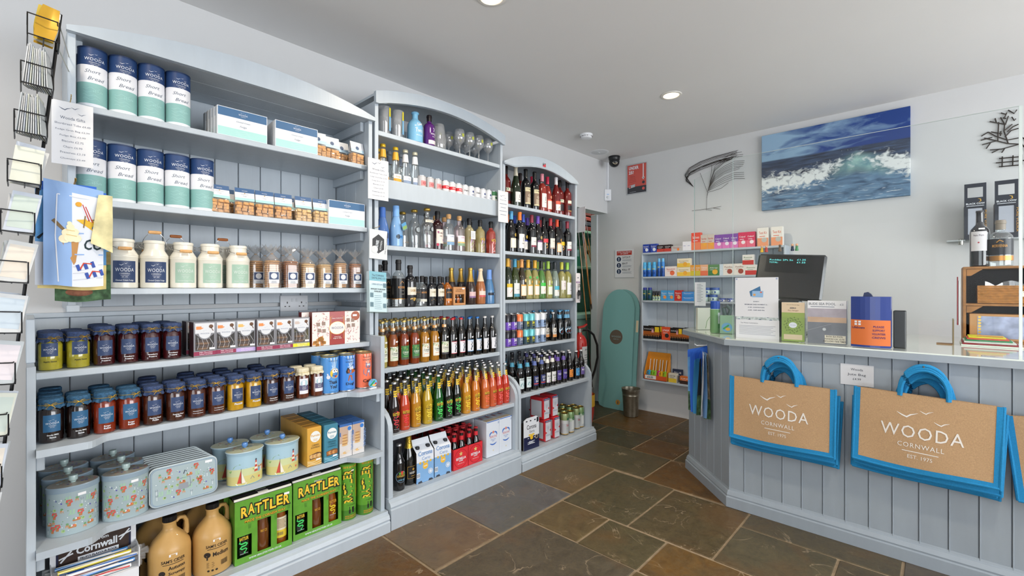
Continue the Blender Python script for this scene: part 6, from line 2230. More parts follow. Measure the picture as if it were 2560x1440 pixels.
# --- base of the wine unit
w_,h_,d_=.158,.215,.09
ce=MB()
NV,WH=M('#1c2246',.4,coat=.2),M('#dfe2e8',.4,coat=.2)
ce.prism([(-w_/2,0),(w_/2,0),(w_/2,h_),(w_/2-.03,h_+.012),(-w_/2+.03,h_+.010),(-w_/2,h_-.004)],'y',0,.003,WH)
ce.box(-w_/2+.003,w_/2-.003,.003,d_,0,h_-.05,M('#2a211c',.5))
p=MB()
y=-.0006
p.patch(-w_/2,w_/2,0,.092,NV,y=y)
fit(p,'Corona',.098,0,.145,M('#23262e',.5),h=.032,bold=.01,y=y); fit(p,'Extra',.05,.004,.118,M('#23262e',.5),h=.018,y=y)
for u in (-.022,-.008,.008,.022):p.disc(u,.102,.008,M('#e8c04a',.5),y=y-.0002,n=8)
p.disc(0,.084,.016,M('#e8b82a',.5),y=y-.0005); p.disc(.052,.08,.0155,M('#d8c4a8',.5),y=y-.0005); p.disc(.052,.08,.0115,M('#3a3436',.5),y=y-.0008)
for u in (-.04,.026):p.patch(u,u+.012,.078,.083,WPRINT,y=y-.0004)
for i in range(4):p.patch(-.04+.012*(i%2),.034-.010*(i%3),.038+i*.0055,.0412+i*.0055,WPRINT,y=y-.0004)
p.poly([(w_/2-.026,h_-.035),(w_/2-.006,h_-.03),(w_/2-.006,h_+.004),(w_/2-.026,h_+.0)],M('#23262e',.5),y=y)
for u in (-.05,-.01,.035):p.disc(u,h_-.012,.008,M('#23262e',.5),y=y,k=.6)
Proto('beer_carrier','beer pack','white and navy Corona Extra pack with yellow seal',[('card_front',ce),('print',p)]).put((at(1328,2.115),2.112,ZRG),R(-3))
# yellow topped pack behind
m=MB().box(-.035,.035,0,.07,0,.20,M('#d8a82a',.4),b=.003); m.patch(-.03,.03,.13,.18,M('#e6e2d0',.5),y=-.0006)
m.build('beer_box',None,label='yellow beer box behind the Corona Extra pack',cat='box').location=(2.372,2.29,ZRG+.001)
CBD=can('tall silver can standing behind the red beer packs',.168,.033,[(.09,'#b8b9bc'),(.1,'#c03038'),(.155,'#c6c7ca')],[('t','Beer',.03,.06,'#23262e',.014)])
CBD.put((at(1333,2.27),2.27,ZRG+.12),0,'tall silver can resting behind the red beer packs')


def mk_bud():
    w,h,d=.069,.162,.135
    RD,WT_=M('#cf2f38',.38,coat=.3),M('#d3d6de',.38,coat=.3)
    b=MB().box(-w/2,w/2,0,d,0,h,RD,b=.008)
    p=MB()
    y=-.0006
    p.patch(-w/2+.004,w/2-.004,.008,h-.02,WT_,y=y)
    p.patch(-w/2,w/2,h-.018,h-.004,NAVY,y=y-.0002); fit(p,'4 FOR £5.49',.056,0,h-.0145,WPRINT,h=.007,bold=.02,y=y-.0006)
    for k,c_ in ((.022,M('#b9bcc6',.4)),(.019,WT_),(.014,M('#b9bcc6',.4))):p.poly([(k*a,.1+k*c2)for a,c2 in ((-1,1),(1,1),(1,.1),(.6,-.8),(0,-1.3),(-.6,-.8),(-1,.1))],c_,y=y-.0003-(.022-k)*.03)
    p.poly([(-w/2+.004,.078),(-.012,.066),(-w/2+.004,.058)],RD,y=y-.0005); p.poly([(w/2-.004,.092),(.016,.08),(w/2-.004,.072)],RD,y=y-.0005)
    fit(p,'Budweiser',.05,.0,.042,M('#8a94a8',.45),shear=.3,h=.014,y=y-.0005)
    s_=MB()
    s_.add([(-w/2-.0006,.02,.02),(-w/2-.0006,.12,.02),(-w/2-.0006,.12,.14),(-w/2-.0006,.02,.14)],[(3,2,1,0)],WT_)
    return Proto('can_multipack','beer pack','red and white shrink-wrapped beer can four-pack',[('wrapped_pack',b),('print',p),('side_print',s_)])


BU=mk_bud()
BU.put((at(1369,2.13),2.125,ZRG),0,'bottom left red beer four-pack','beer four-packs')
BU.put((at(1391.5,2.13),2.125,ZRG),0,'bottom right red beer four-pack, beside the gold-rimmed cans','beer four-packs')
BU.put((at(1366.5,2.135),2.135,ZRG+.1625),R(2),'top left red beer four-pack of the stack','beer four-packs')
BU.put((at(1389.5,2.135),2.14,ZRG+.1625),R(-2),'top right red beer four-pack of the stack','beer four-packs')
SM=can('tall silver lager can with gold rim',.168,.0325,[(.012,'#c9a24a'),(.09,'#c6cacc'),(.115,'#d6dada'),(.150,'#8a9a6a')],[('t','San',.03,.07,'#c0404a',.016),('p',.016,.045,.06,'#b9c4bc'),('d',0,.125,.011,'#2f6a4a')],top='#c9a84a')
SM2=can('tall silver and green lager can with gold rim',.168,.0325,[(.012,'#c9a24a'),(.09,'#c6cacc'),(.115,'#b9c8b8'),(.150,'#7a9a6a')],[('p',.018,.03,.1,'#d8dcda'),('d',0,.115,.014,'#3f7a4a')],top='#c9a84a')
xs=[at(1411.5,2.135),at(1425.5,2.135),at(1439.5,2.16),at(1452.5,2.16)]
row([(SM,('x',xs[0])),(SM2,('x',xs[1])),(SM,('x',xs[2]),.022),(SM2,('x',xs[3]),.022)],2.135,ZRG,'wine unit base front row','lager cans')
row([(SM2,('x',xs[0])),(SM,('x',xs[1])),(SM2,('x',xs[2]),.022),(SM,('x',xs[3]),.022)],2.202,ZRG,'wine unit base second row','lager cans')
row([(SM,('x',xs[0])),(SM2,('x',xs[1])),(SM,('x',xs[2]),.022)],2.27,ZRG,'wine unit base third row','lager cans')
# ---------------------------------------------------------------- signs and holders on the posts
def sheet(name,cat,label,X,Y,z0,z1,w,lines,rz=0,tilt=(0,0),frame=None):
    """paper notice facing the room; lines (text, width, z from bottom, hex, letter height)"""
    h=z1-z0
    b=MB().box(-w/2,w/2,0,.0012,0,h,PAPER)
    p=MB()
    for t,tw,z,hx,lh in lines:
        if t == 'G':
            for a,u,v in ((.15,-.18,0),(.10,.06,.06),(.10,.22,-.11)):gull(p,w*a,w*u,z+w*v,M('#5a6478',.6),y=-.0005)
        elif t == 'B':p.patch(-tw/2,tw/2,z,z+lh,M(hx,.6),y=-.0005)
        else:fit(p,t,tw,0,z,M(hx,.6),h=lh,y=-.0005)
    parts=[('paper',b),('print',p)]
    if frame:parts.append(('clear_sleeve',frame))
    return Proto(name,cat,label,parts).put((X,Y,z0),rz,label,None,tilt)


def pricelist(label,X,Y,z0,z1,w,rz=0):
    h=z1-z0
    g='#6f7788'
    L=[('G',0,h*.88,'',0),('Wooda Gifts',w*.6,h*.72,'#5a6478',h*.045)]
    for i,(t,k)in enumerate((('Shortbread Tube £4.49',.86),('Fudge Grab Bag £2.99',.82),('Fudge Box £2.99',.62),('Biscuits £2.75',.52),('Churn £6.99',.46),('Preserves £3.19',.6),('Chutneys £3.49',.6))):
        L.append((t,w*k,h*(.63-i*.09),g,h*.032))
    return sheet('price_list','sign',label,X,Y,z0,z1,w,L,rz)


pricelist('white Wooda Gifts price list hanging at the shortbread tubes',.114,2.16,1.668,1.882,.103)
x=at(946,2.20)
pricelist('Wooda Gifts price list on the post between left and middle units',x,2.20,hz(500,x,2.2),hz(399,x,2.2),.122)
x=at(1258,2.20)
sheet('price_list','sign','small printed price sheet on the post between bottle and wine units',x,2.20,hz(556,x,2.2),hz(478,x,2.2),.098,[('G',0,.18,'',0),('Price List',.06,.15,'#6f7788',.008),('B',.07,.125,'#9098a6',.004),('B',.05,.10,'#9098a6',.004),('B',.075,.075,'#9098a6',.004),('B',.055,.05,'#9098a6',.004)])
sheet('paper_notice','sign','paper notice seen edge-on at the wine unit corner',RX1+.008,2.20,1.72,1.93,.12,[('B',.08,.15,'#9098a6',.004)],rz=R(76))
for i,(px_,py_)in enumerate(((177,250),(950,402),(1263,480))):
    xx=at(px_,2.2)
    MB().tube([(0,.03,0),(0,-.012,.002),(0,-.020,.008),(0,-.016,.014)],.0015,GOLD,6).build('cup_hook',None,label=['brass hook above the shortbread price list','brass hook above the middle price list','brass hook above the wine price sheet'][i],cat='hook').location=(xx,2.2,hz(py_,xx,2.2))
# bar card in a clear sleeve
x=at(946,2.19)
z0,z1=hz(648,x,2.19),hz(574,x,2.19)
c=MB().box(-.056,.056,0,.0012,0,.158,PAPER)
p=MB()
HX=M('#3a3a3e',.5)
p.poly([(-.038,.105),(0,.135),(.036,.112),(.036,.055),(0,.03),(-.038,.05)],HX,y=-.0006)
fit(p,'KERNUWEK',.062,-.002,.07,WPRINT,rot=R(80),h=.018,bold=.02,y=-.0012); fit(p,'KEVREN',.05,.020,.075,WPRINT,rot=R(80),h=.010,y=-.0012)
fit(p,'FREE TASTING AVAILABLE',.11,.052,.085,INK,rot=R(82),h=.006,y=-.0012)
p.disc(-.024,.05,.02,M('#d9dade',.5),y=-.0010,n=14)
sl=MB().patch(-.066,.066,-.006,.175,PLEXI,y=-.004)
Proto('bar_card','sign','KERNUWEK card with black hexagon in a clear sleeve',[('card',c),('print',p),('clear_sleeve',sl)]).put((x,2.19,z0),R(4),None,None,(R(-4),R(3)))
MB().tube([(0,.035,0),(0,-.01,.002),(0,-.016,.01)],.0014,GOLD,6).build('cup_hook',None,label='brass hook holding the KERNUWEK card',cat='hook').location=(at(943,2.2),2.19,z1+.012)
# leaflet dispenser
x=at(948,2.15)
z0=hz(785,x,2.15)
hd=MB()
hd.box(-.06,.06,0,.003,.0,.235,PLEXI).box(-.06,.06,-.035,-.032,0,.15,PLEXI).box(-.06,-.058,-.035,.003,0,.18,PLEXI).box(.058,.06,-.035,.003,0,.18,PLEXI).box(-.06,.06,-.035,.003,0,.003,PLEXI)
lf=MB().box(-.054,.054,-.028,-.004,.006,.222,M('#cfe0e8',.5))
p=MB()
y=-.0286
p.patch(-.054,.054,.172,.222,M('#7fb6c6',.5),y=y); fit(p,'The CORNISH',.075,0,.197,INK,h=.010,y=y-.0005); fit(p,'DISTILLING CO',.085,.004,.182,INK,h=.010,y=y-.0005)
fit(p,'CORNISH DISTILLING CO',.08,0,.15,M('#4f7f9a',.5),h=.008,y=y-.0004); fit(p,'DISTILLERY TOURS NOW',.092,0,.124,INK,h=.008,bold=.02,y=y-.0004); fit(p,'AVAILABLE!',.05,0,.112,INK,h=.008,bold=.02,y=y-.0004)
for u,z in ((-.04,.095),(.042,.098),(-.04,.045),(.04,.04),(.042,.15)):p.patch(u-.010,u+.010,z-.012,z+.012,M('#6f8a98',.5),y=y-.0004)
for i in range(8):p.patch(-.024,.022-.004*(i%3),.022+i*.010,.0235+i*.010,M('#4f7f9a',.5),y=y-.0004)
Proto('leaflet_dispenser','leaflet holder','clear holder of blue distillery leaflets on the post',[('holder',hd),('leaflets',lf,[('print',p)])]).put((x,2.19,z0),R(5),None,None,(R(-7),R(4)))
# corkscrew on a hanging card
x=at(1445,2.2)
z0,z1=hz(757,x,2.2),hz(683,x,2.2)
c=MB().prism([(-.033,0),(.033,0),(.036,z1-z0-.01),(.030,z1-z0),(-.028,z1-z0),(-.034,z1-z0-.012)],'y',0,.0015,M('#e6dfe0',.5))
p=MB(); p.patch(-.03,.03,.165,.178,M('#8a5a8a',.5),y=-.0006); fit(p,'CORKSCREW',.048,0,.168,WPRINT,h=.007,y=-.001)
p.poly([(-.008,.205),(.008,.205),(.006,.212),(0,.216),(-.006,.212)],INK,y=-.0006)
k=MB()
k.tube([(0,-.012,.06),(0,-.012,.105)],.011,BLACK,10).tube([(0,-.012,.105),(0,-.012,.13)],.005,STEEL,8)
k.tube([(0.012*math.cos(a),-.012,.143+.014*math.sin(a))for a in [i*.6283 for i in range(10)]],.003,STEEL,6,closed=True)
for sx in (-1,1):
    k.tube([(sx*.004,-.012,.098),(sx*.02,-.014,.088),(sx*.022,-.014,.03)],[.005,.006,.004],BLACK,8)
k.tube([(.004*math.cos(i*1.2),-.012+.004*math.sin(i*1.2),.06-i*.0022)for i in range(22)],.0016,STEEL,5)
Proto('corkscrew','corkscrew','black winged corkscrew on a white hanging card',[('backing_card',c,[('print',p)]),('corkscrew',k)]).put((x,2.20,z0),R(3))
m=MB().poly([(-.018,-.014),(.018,-.014),(.018,.014),(-.018,.014)],M('#c8404a',.5),y=0)
m.poly([(-.018,-.006),(.018,.014),(-.018,.014)],BLACK,y=-.0004)
for i in range(3):m.line([(-.015,.004+i*.003),(.006,.006+i*.0035)],.0012,WPRINT,y=-.0007)
m.build('age_sticker',None,label='small red and black sticker on the wine unit arch',cat='sticker').location=(at(1361,2.217),2.217,2.20)

# double wall socket
so=MB().box(-.074,.074,-.009,0,0,.086,WHITE,b=.002)
sw=[]
for u in (-.012,.012):sw.append(('switch',MB().box(u-.005,u+.005,-.0115,-.009,.052,.07,M('#dcdee2',.4),b=.0008)))
pn=MB()
for u in (-.038,.038):
    pn.patch(u-.003,u+.003,.042,.052,BLACK,y=-.0094)
    for v in (-.011,.011):pn.patch(u+v-.004,u+v+.004,.024,.029,BLACK,y=-.0094)
for u in (-.064,.064):pn.disc(u,.043,.003,M('#8f949c',.4,m=.6),y=-.0094)
Proto('wall_socket','socket','white double wall socket above the upper jar shelf',[('plate',so),('pin_holes',pn)]+sw).put((1.02,YB-.0005,1.122))

# ---------------------------------------------------------------- tea towels
def towel(label,X0,X1,z0,z1,Y,seed,cols,prints=None,top=None,lean=0):
    """hanging cloth: cols(u,v) -> material; prints drawn flat then laid on the cloth"""
    rr=random.Random(seed)
    ph,fq=rr.uniform(0,6),rr.uniform(5,8)

    def wave(x,z):
        t=(z1-z)/(z1-z0)
        return .006*math.sin(6.2*(x-.03)/.16+1+t)*(.35+.65*t)+.002*math.sin(17*(x-.03)/.2)

    def f(u,v):
        x=X0+(X1-X0)*u+lean*(1-v)
        z=z0+(z1-z0)*v+(top(u)*v if top else 0)+.004*math.sin(5*u+ph)*(1-v)
        return (x,Y+wave(x,z),z)
    nu,nv=24,24
    c=MB().grid(f,nu,nv,lambda i,j:cols((i+.5)/nu,(j+.5)/nv))
    c2=[(x,y+.0016,z)for x,y,z in c.v]
    parts=[('cloth',c)]
    if prints:
        p=MB()
        prints(p)
        p.v=[(x,Y+wave(x,z)+y-.0012,z)for x,y,z in p.v]
        parts.append(('print',p))
    return Proto('tea_towel','tea towel',label,parts).put((0,0,0),0,label,'tea towels at the shelf end')


TBL,TW_,TDB=M('#8fb0e0',.8),M('#dde3ee',.8),M('#2f66c8',.8)
TSKY,TGRN,TYEL=M('#5f9ad0',.8,noise=.2,nscale=20),M('#4a6a4a',.8,noise=.6,nscale=40),M('#e2cf8a',.8,noise=.15,nscale=30)


def pr1(p):
    y=0
    p.line([(.073,1.555),(.069,1.42),(.076,1.27)],.003,TW_,y=y)
    p.line([(.073,1.555),(.15,1.548)],.003,TW_,y=y)
    # ice cream cone
    p.poly([(.082,1.405),(.125,1.408),(.117,1.335),(.112,1.325)],M('#b98a55',.8),y=y)
    for u,z,r_ in ((.09,1.41,.014),(.104,1.416,.016),(.118,1.413,.013),(.097,1.43,.014),(.112,1.434,.013),(.104,1.45,.010),(.102,1.462,.006)):p.disc(u,z,r_,M('#eee3c2',.8),y=y-.0004-r_*.02,n=12)
    p.line([(.094,1.425),(.12,1.42)],.002,M('#dcc27a',.8),y=y-.0014); p.line([(.094,1.44),(.115,1.437)],.002,M('#dcc27a',.8),y=y-.0014)
    p.poly([(.06,1.468),(.067,1.475),(.092,1.442),(.086,1.436)],M('#7a6648',.8),y=y-.0002)
    # deck chair on sand
    p.poly([(.118,1.475),(.16,1.44),(.178,1.445),(.178,1.465),(.15,1.48)],M('#e0b53a',.8),y=y)
    for i in range(4):p.line([(.130+i*.0035,1.53-i*.003),(.146+i*.004,1.475-i*.002)],.0026,M('#b83a3a',.8)if i%2 else TW_,y=y-.0003)
    p.line([(.146,1.475),(.17,1.48)],.004,M('#8a6a3a',.8),y=y-.0003); p.line([(.14,1.49),(.136,1.45)],.003,M('#8a6a3a',.8),y=y-.0003)
    p.disc(.124,1.527,.008,M('#d9a03a',.8),y=y-.0005); p.disc(.166,1.452,.009,M('#3a8a4a',.8),y=y-.0006); p.poly([(.166,1.452),(.175,1.452),(.17,1.46)],M('#c83a3a',.8),y=y-.0009); p.disc(.16,1.45,.004,M('#2f56a8',.8),y=y-.0009)
    fit(p,'CO',.046,.158,1.378,M('#22363c',.8),shear=.2,bold=.02,h=.036,y=y)
    p.line([(.114,1.36),(.185,1.362)],.004,TBL,y=y); p.line([(.118,1.43),(.176,1.433)],.004,TBL,y=y)
    # flip-flops
    for u,z in ((.136,1.318),(.158,1.292)):
        for i in range(5):p.poly([(u-.02+i*.009,z+.006+i*.003),(u-.012+i*.009,z+.010+i*.003),(u-.006+i*.009,z-.010+i*.003),(u-.014+i*.009,z-.013+i*.003)],M('#3a56a8',.8)if i%2 == 0 else TW_,y=y-.0002)
        p.line([(u-.008,z-.006),(u,z+.014),(u+.02,z+.012)],.004,M('#c84a34',.8),y=y-.0006)
    for i in range(3):p.line([(.11,1.275+i*.022),(.185,1.285+i*.022)],.0012,M('#a9adb8',.8),y=y+.0002)


towel('pale blue and white seaside tea towel with ice cream cone, frontmost',.042,.186,1.256,1.602,2.085,3,lambda u,v:TBL if u<.47 or v>.93 else TW_,pr1,top=lambda u:-.022*u,lean=.0)
m=MB()
m.grid(lambda u,v:(.172+.036*u-.02*(1-v)*(1-u),2.072-.012*math.sin(3*u)+.004*math.sin(9*v),1.40+.165*v-.03*u*(1-v)),8,12,M('#e2d9a8',.8,noise=.2,nscale=25))
m.build('tea_towel',None,label='yellow flower-print tea towel corner folded over the front towel',cat='tea towel',group='tea towels at the shelf end')
towel('blue tea towel with dark lettering behind the seaside towel',.024,.17,1.262,1.596,2.112,5,lambda u,v:TDB if v>.93 else (TSKY if v>.4 else TW_),lambda p:p.line([(.03,1.41),(.045,1.43),(.05,1.405)],.008,M('#22282e',.8),y=0))
towel('bright blue topped coastal tea towel behind',.03,.198,1.245,1.592,2.135,8,lambda u,v:TDB if v>.95 else (TYEL if v<.25 else TSKY),None,top=lambda u:-.01*u)
towel('green landscape tea towel furthest back with brown hillside',.07,.212,1.205,1.58,2.158,11,lambda u,v:TGRN if v<.35 else (M('#8a7a4a',.8,noise=.4,nscale=30)if v<.45 else TSKY),lambda p:(p.disc(.13,1.235,.035,M('#8a5a44',.8,noise=.5,nscale=40),y=0,k=.4),p.poly([(.17,1.33),(.176,1.38),(.18,1.40),(.186,1.38),(.2,1.375),(.2,1.33)],M('#c9a86a',.8),y=0)))
m=MB().tube([(0,.05,0),(0,-.03,.0),(0,-.09,.004),(0,-.095,.012)],.0028,M('#caa04a',.35,m=.8),8)
m.build('towel_hook',None,label='brass hook above the hanging tea towels',cat='hook').location=(.118,2.2,1.605)
MB().box(.10,.135,2.215,2.26,1.165,1.19,PAINT,b=.002).build('support_block',None,label='small grey wooden block under the tea towels',cat='block')

# ---------------------------------------------------------------- greeting card rack at the left edge
rk=empty('card_rack',(0,0,0),0,'black wire card rack leaning at the left end of the shelves','card rack')


def S(t):return Vector((.080-.150*t,2.05,2.125-1.68*t))


sp=MB()
for dy in (0,.05):sp.tube([S(0)+Vector((0,dy,0)),S(1)+Vector((0,dy,0))],.005,WIREM,6)
for i in range(30):sp.tube([S(i/29),S(i/29)+Vector((0,.05,0))],.0022,WIREM,5)
sp.build('spine',rk)
MB().tube([S(.02),(.11,2.24,2.06)],.0018,M('#b9b9b4',.4,m=.5),5).build('tie_wire',rk)
MB().tube([S(.06),(.11,2.24,2.01)],.0018,M('#b9b9b4',.4,m=.5),5).build('tie_wire',rk)
CARDC=['#c9cccd','#cdd0d2','#b9c0c4','#c9cdc2','#bcc4d0']
rr=random.Random(12)
for i in range(11):
    t=.035+i*.088
    q=S(t)
    w,h,d=.068,.062,.075
    b=MB()
    for z in (0,-h):
        b.tube([(q.x,q.y+.02,q.z+z),(q.x-.004,q.y-d,q.z+z),(q.x-w,q.y-d,q.z+z+.004),(q.x-w,q.y+.02,q.z+z+.004)],.0021,WIREM,5)
    for u in (0,1):b.tube([(q.x-w*u,q.y-d,q.z),(q.x-w*u,q.y-d,q.z-h)],.0017,WIREM,5)
    for u in (.0,.5,1):b.tube([(q.x-w*u,q.y-d,q.z-h),(q.x-w*u,q.y+.02,q.z-h)],.0017,WIREM,5)
    b.build('wire_pocket',rk)
    edge=i in (1,2)
    n=11 if edge else 7 if i == 3 else 4
    for k in range(n):
        hx=CARDC[(i+k)%5]
        hh=.115+rr.uniform(-.004,.012)
        if i == 0:
            if k>4:continue
            g=MB().grid(lambda u,v:((u-.5)*(.05-.02*abs(v-.4)),.006*math.sin(3.1*v)*(1-2*abs(u-.5)),v*.12),6,6,M(['#b9932e','#c8b04a','#d8dce0'][k%3],.25,m=.3,coat=.5))
            nm_='foil_packet'
        else:
            g=MB().box(-.031,.031,-.0009,.0009,0,hh,M(hx,.5)); nm_='greeting_card'
            if i>3:g.patch(-.026,.026,.012,hh-.012,M(['#b9c6c0','#d6cfc4','#bccad6','#d8d2d8'][(i+k)%4],.5),y=-.0013)
        o=g.build(nm_,None,label='%s %s in the %s pocket of the card rack'%(ORD[k]if k else 'front',{'foil_packet':'yellow foil packet','greeting_card':'greeting card'}[nm_],['top','second','third','fourth','fifth','sixth','seventh','eighth','ninth','tenth','bottom'][i]),cat={'foil_packet':'packet','greeting_card':'card'}[nm_],group='cards in the wire rack')
        o.location=(q.x-.006-k*.0052,q.y-d+.04,q.z-h+.003)if edge else (q.x-w/2,q.y-d+.008+k*(.078/n),q.z-h+.003)
        o.rotation_euler=(R(-14+(3*k if i<4 else 0)),R(8+rr.uniform(-4,4)),R(rr.uniform(-6,6)))
        if edge:o.rotation_euler=(R(-4+1.2*k),R(8-1.6*k),R(76))

# ---------------------------------------------------------------- store cupboard beyond the doorway
TEALS=M('#86aea2',.5)
x=at(1465,3.15)
z1=hz(577,x,3.15); z2=hz(667,x,3.15); z3=hz(782,x,3.0)
st=empty('store_shelving',(0,0,0),0,'green painted store shelving seen through the doorway','shelving')
for z in (z1,z2):MB().box(3.06,6.19,3.14,3.395,z-.03,z,TEALS,b=.003).build('shelf',st)
MB().box(5.15,5.18,3.15,3.395,z3,z1+.4,TEALS).build('upright',st)
cb=empty('store_chest',(0,0,0),0,'green painted chest with lid in the store cupboard','chest')
MB().box(3.3,6.15,2.98,3.39,0,z3-.06,TEALS,b=.004).build('chest_body',cb)
MB().box(3.28,6.15,2.95,3.395,z3-.055,z3,TEALS,b=.006).build('chest_lid',cb)
for k in range(4):
    MB().box(x-.25-.02*k,x+.3,3.15,3.36,z1+.001+k*.06,z1+.058+k*.06,M(['#6a2a2c','#3a3f52','#7a3030','#54282c'][k],.8,noise=.25,nscale=30),b=.012).build('folded_blanket',None,label=['dark red folded blanket at the bottom of the store stack','slate blue folded blanket in the store stack','brick red folded blanket, third in the store stack','maroon folded blanket topping the store stack'][k],cat='blanket',group='blankets on the store shelf')
x=at(1443,3.18)
m=MB().box(-.055,.055,0,.14,0,.21,M('#2f7f6c',.5),b=.002); m.patch(-.03,.02,.12,.2,M('#8fb8c8',.6),y=-.0006)
o=m.build('green_file_box',None,label='green file box with blue note on the store shelf',cat='box'); o.location=(x,3.17,z2+.001); o.rotation_euler=(0,0,R(-12))
m=MB().box(-.07,.07,0,.14,0,.27,M('#b9c4bd',.5),b=.002); m.disc(0,.19,.03,BLACK,y=-.0008)
m.build('nest_box',None,label='grey-green box with round hole on the store shelf',cat='box').location=(at(1470,3.2),3.2,z2+.001)
m=MB().box(-.06,.06,0,.1,0,.12,M('#a84a2c',.5,noise=.3,nscale=30),b=.002)
m.build('orange_box',None,label='orange patterned box on the store shelf',cat='box').location=(at(1446,3.3),3.29,z2+.001)
rods=[((1441,522),(1466,800)),((1448,525),(1478,760)),((1455,525),(1470,690)),((1462,528),(1487,720)),((1444,524),(1486,690)),((1478,530),(1489,640)),((1452,523),(1482,830))]
for i,(a,b)in enumerate(rods):
    Y=2.79+.018*i
    xa,xb=at(a[0],Y),at(b[0],Y)
    za,zb=hz(a[1],xa,Y),hz(b[1],xb,Y)
    dx_,dz_=(xb-xa),(zb-za)
    k0=-.35
    k1=1.0+(0 if False else .0)
    t_end=(0.02-za)/dz_
    P=lambda t:(xa+dx_*t,Y,za+dz_*t)
    g=MB().tube([P(k0),P(.0),P(.35)],[.003,.004,.005],M('#4a1c14',.3,coat=.5),6)
    g2=MB().tube([P(.35),P(.7),P(1)],[.005,.0055,.006],M('#b5702a',.3,coat=.5),6)
    g3=MB().tube([P(1),P(1+(t_end-1)*.5),P(t_end)],.006,M('#3a1610',.3,coat=.5),6)
    Proto('cane','cane','%s thin lacquered cane leaning inside the doorway'%ORD[i],[('tip',g),('shaft',g2),('butt',g3)]).put((0,0,0),0,'%s thin lacquered cane%s leaning inside the doorway'%(ORD[i],'' if i == 0 else ' from left'),'canes in the doorway')

# fire extinguisher beside the wine unit
x=3.60
Ye=2.48
RDX=M('#c5281f',.25,coat=.6)
zb=.30
bd=MB().lathe([(.062,0),(.070,.006),(.072,.02),(.072,.42),(.066,.46),(.045,.495),(.024,.51),(.022,.53)],RDX,26)
vl=MB().lathe([(.02,.525),(.024,.53),(.024,.555),(.016,.565),(0,.566)],STEEL,14)
hn=MB().prism([(-.02,.565),(.05,.575),(.085,.60),(.08,.608),(.045,.59),(-.02,.585)],'y',-.012,.012,M('#b5241c',.35)).tube([(0,0,.55),(.03,0,.548),(.05,-.0,.545)],.010,STEEL,8)
hs_=MB().tube([(.03,0,.547),(.09,-.01,.55),(.15,-.02,.50),(.185,-.03,.40),(.19,-.03,.28),(.165,-.02,.16),(.12,-.02,.06),(.10,-.01,.02)],.011,BLACK,8)
lb=MB().patch(-.02,.08,.12,.40,M('#dcdfe0',.5),r=.0727); fit(lb,'JLA',.04,.03,.365,INK,h=.018,bold=.03,r=.0731)
for i in range(9):lb.patch(.005,.07-.006*(i%3),.14+i*.022,.146+i*.022,PALEINK,r=.0731)
Proto('fire_extinguisher','fire extinguisher','red fire extinguisher with black hose beside the wine unit',[('cylinder',bd),('valve',vl),('lever',hn),('hose',hs_),('label',lb)]).put((x,Ye,zb),R(-20))
MB().box(3.48,3.72,2.39,2.57,0,zb,M('#5a5a58',.6),b=.004).build('extinguisher_stand',None,label='grey block the fire extinguisher stands on',cat='stand')
m=MB().grid(lambda u,v:((u-.5)*.18*(1-.1*v),-.05*math.sin(math.pi*u)*math.sin(math.pi*min(1,v*1.1)),v*.5),8,8,M('#c2301f',.4,coat=.4))
m.grid(lambda u,v:((.5-u)*.18*(1-.1*v),.05*math.sin(math.pi*u)*math.sin(math.pi*min(1,v*1.1)),v*.5),8,8,M('#c2301f',.4,coat=.4))
p=MB().grid(lambda u,v:((u-.5)*.15,-.054*math.sin(math.pi*(.1+.8*u)),.24+v*.1),6,3,M('#e0b02a',.4)); 
Proto('charcoal_bag','bag','tall red bag with yellow band standing behind the wine unit',[('sack',m),('print',p)]).put((3.315,2.19,0),R(40))

# ---------------------------------------------------------------- ceiling fittings
def ceil_lathe(name,cat,label,x,y,parts):
    return Proto(name,cat,label,parts).put((x,y,CEIL),0,label)


EM=M('#ffe4b8',.5,e=2.6)
for i,(x,y,lab)in enumerate(((3.114,1.368,'lit round recessed downlight nearest the doorway'),(1.49,1.52,'lit round recessed downlight at the top of the picture'),(-.2,1.4,'lit recessed downlight above the card rack'),(1.49,-.4,'lit recessed downlight behind the viewer'),(4.7,3.0,'lit recessed downlight inside the store cupboard'))):  # last one is an added, unseen lamp to brighten the store cupboard
    ri=MB().lathe([(.052,-.001),(.055,-.006),(.070,-.004),(.072,0)],M('#e2e0da',.4),30,cap=False)
    le=MB().lathe([(0,-.0025),(.053,-.0025)],EM,30,cap=False,sm=False)
    ceil_lathe('downlight','downlight',lab,x,y,[('trim_ring',ri),('lit_lens',le)])
    l=bpy.data.lights.new('downlight_beam','SPOT')
    l.energy=DLP; l.color=(1,.86,.68); l.spot_size=R(158); l.spot_blend=.6; l.shadow_soft_size=.05
    lo=bpy.data.objects.new('downlight_beam',l); col.objects.link(lo); lo.location=(x,y,CEIL-.03)
sm_=MB().lathe([(.03,-.040),(.044,-.036),(.050,-.028),(.050,-.020)],WHITE,28)
s2=MB().lathe([(.0495,-.020),(.054,-.018),(.056,-.004),(.056,0)],WHITE,28,cap=False)
s3=MB()
for i in range(16):
    if i%4 != 3:
        a=i*math.pi/8
        s3.box(.0505*math.cos(a)-.004,.0505*math.cos(a)+.004,.0505*math.sin(a)-.004,.0505*math.sin(a)+.004,-.0235,-.0205,M('#5a4a4e',.5))
ceil_lathe('smoke_alarm','smoke alarm','white round smoke alarm on the ceiling',3.40,2.27,[('base',s2),('cover',sm_),('vents',s3)])
g=MB().lathe([(0,-.004),(.075,-.004),(.082,-.002),(.095,-.002),(.097,0)],[M('#cdd0d2',.6),M('#d3d6d8',.5),WHITE,WHITE],32)
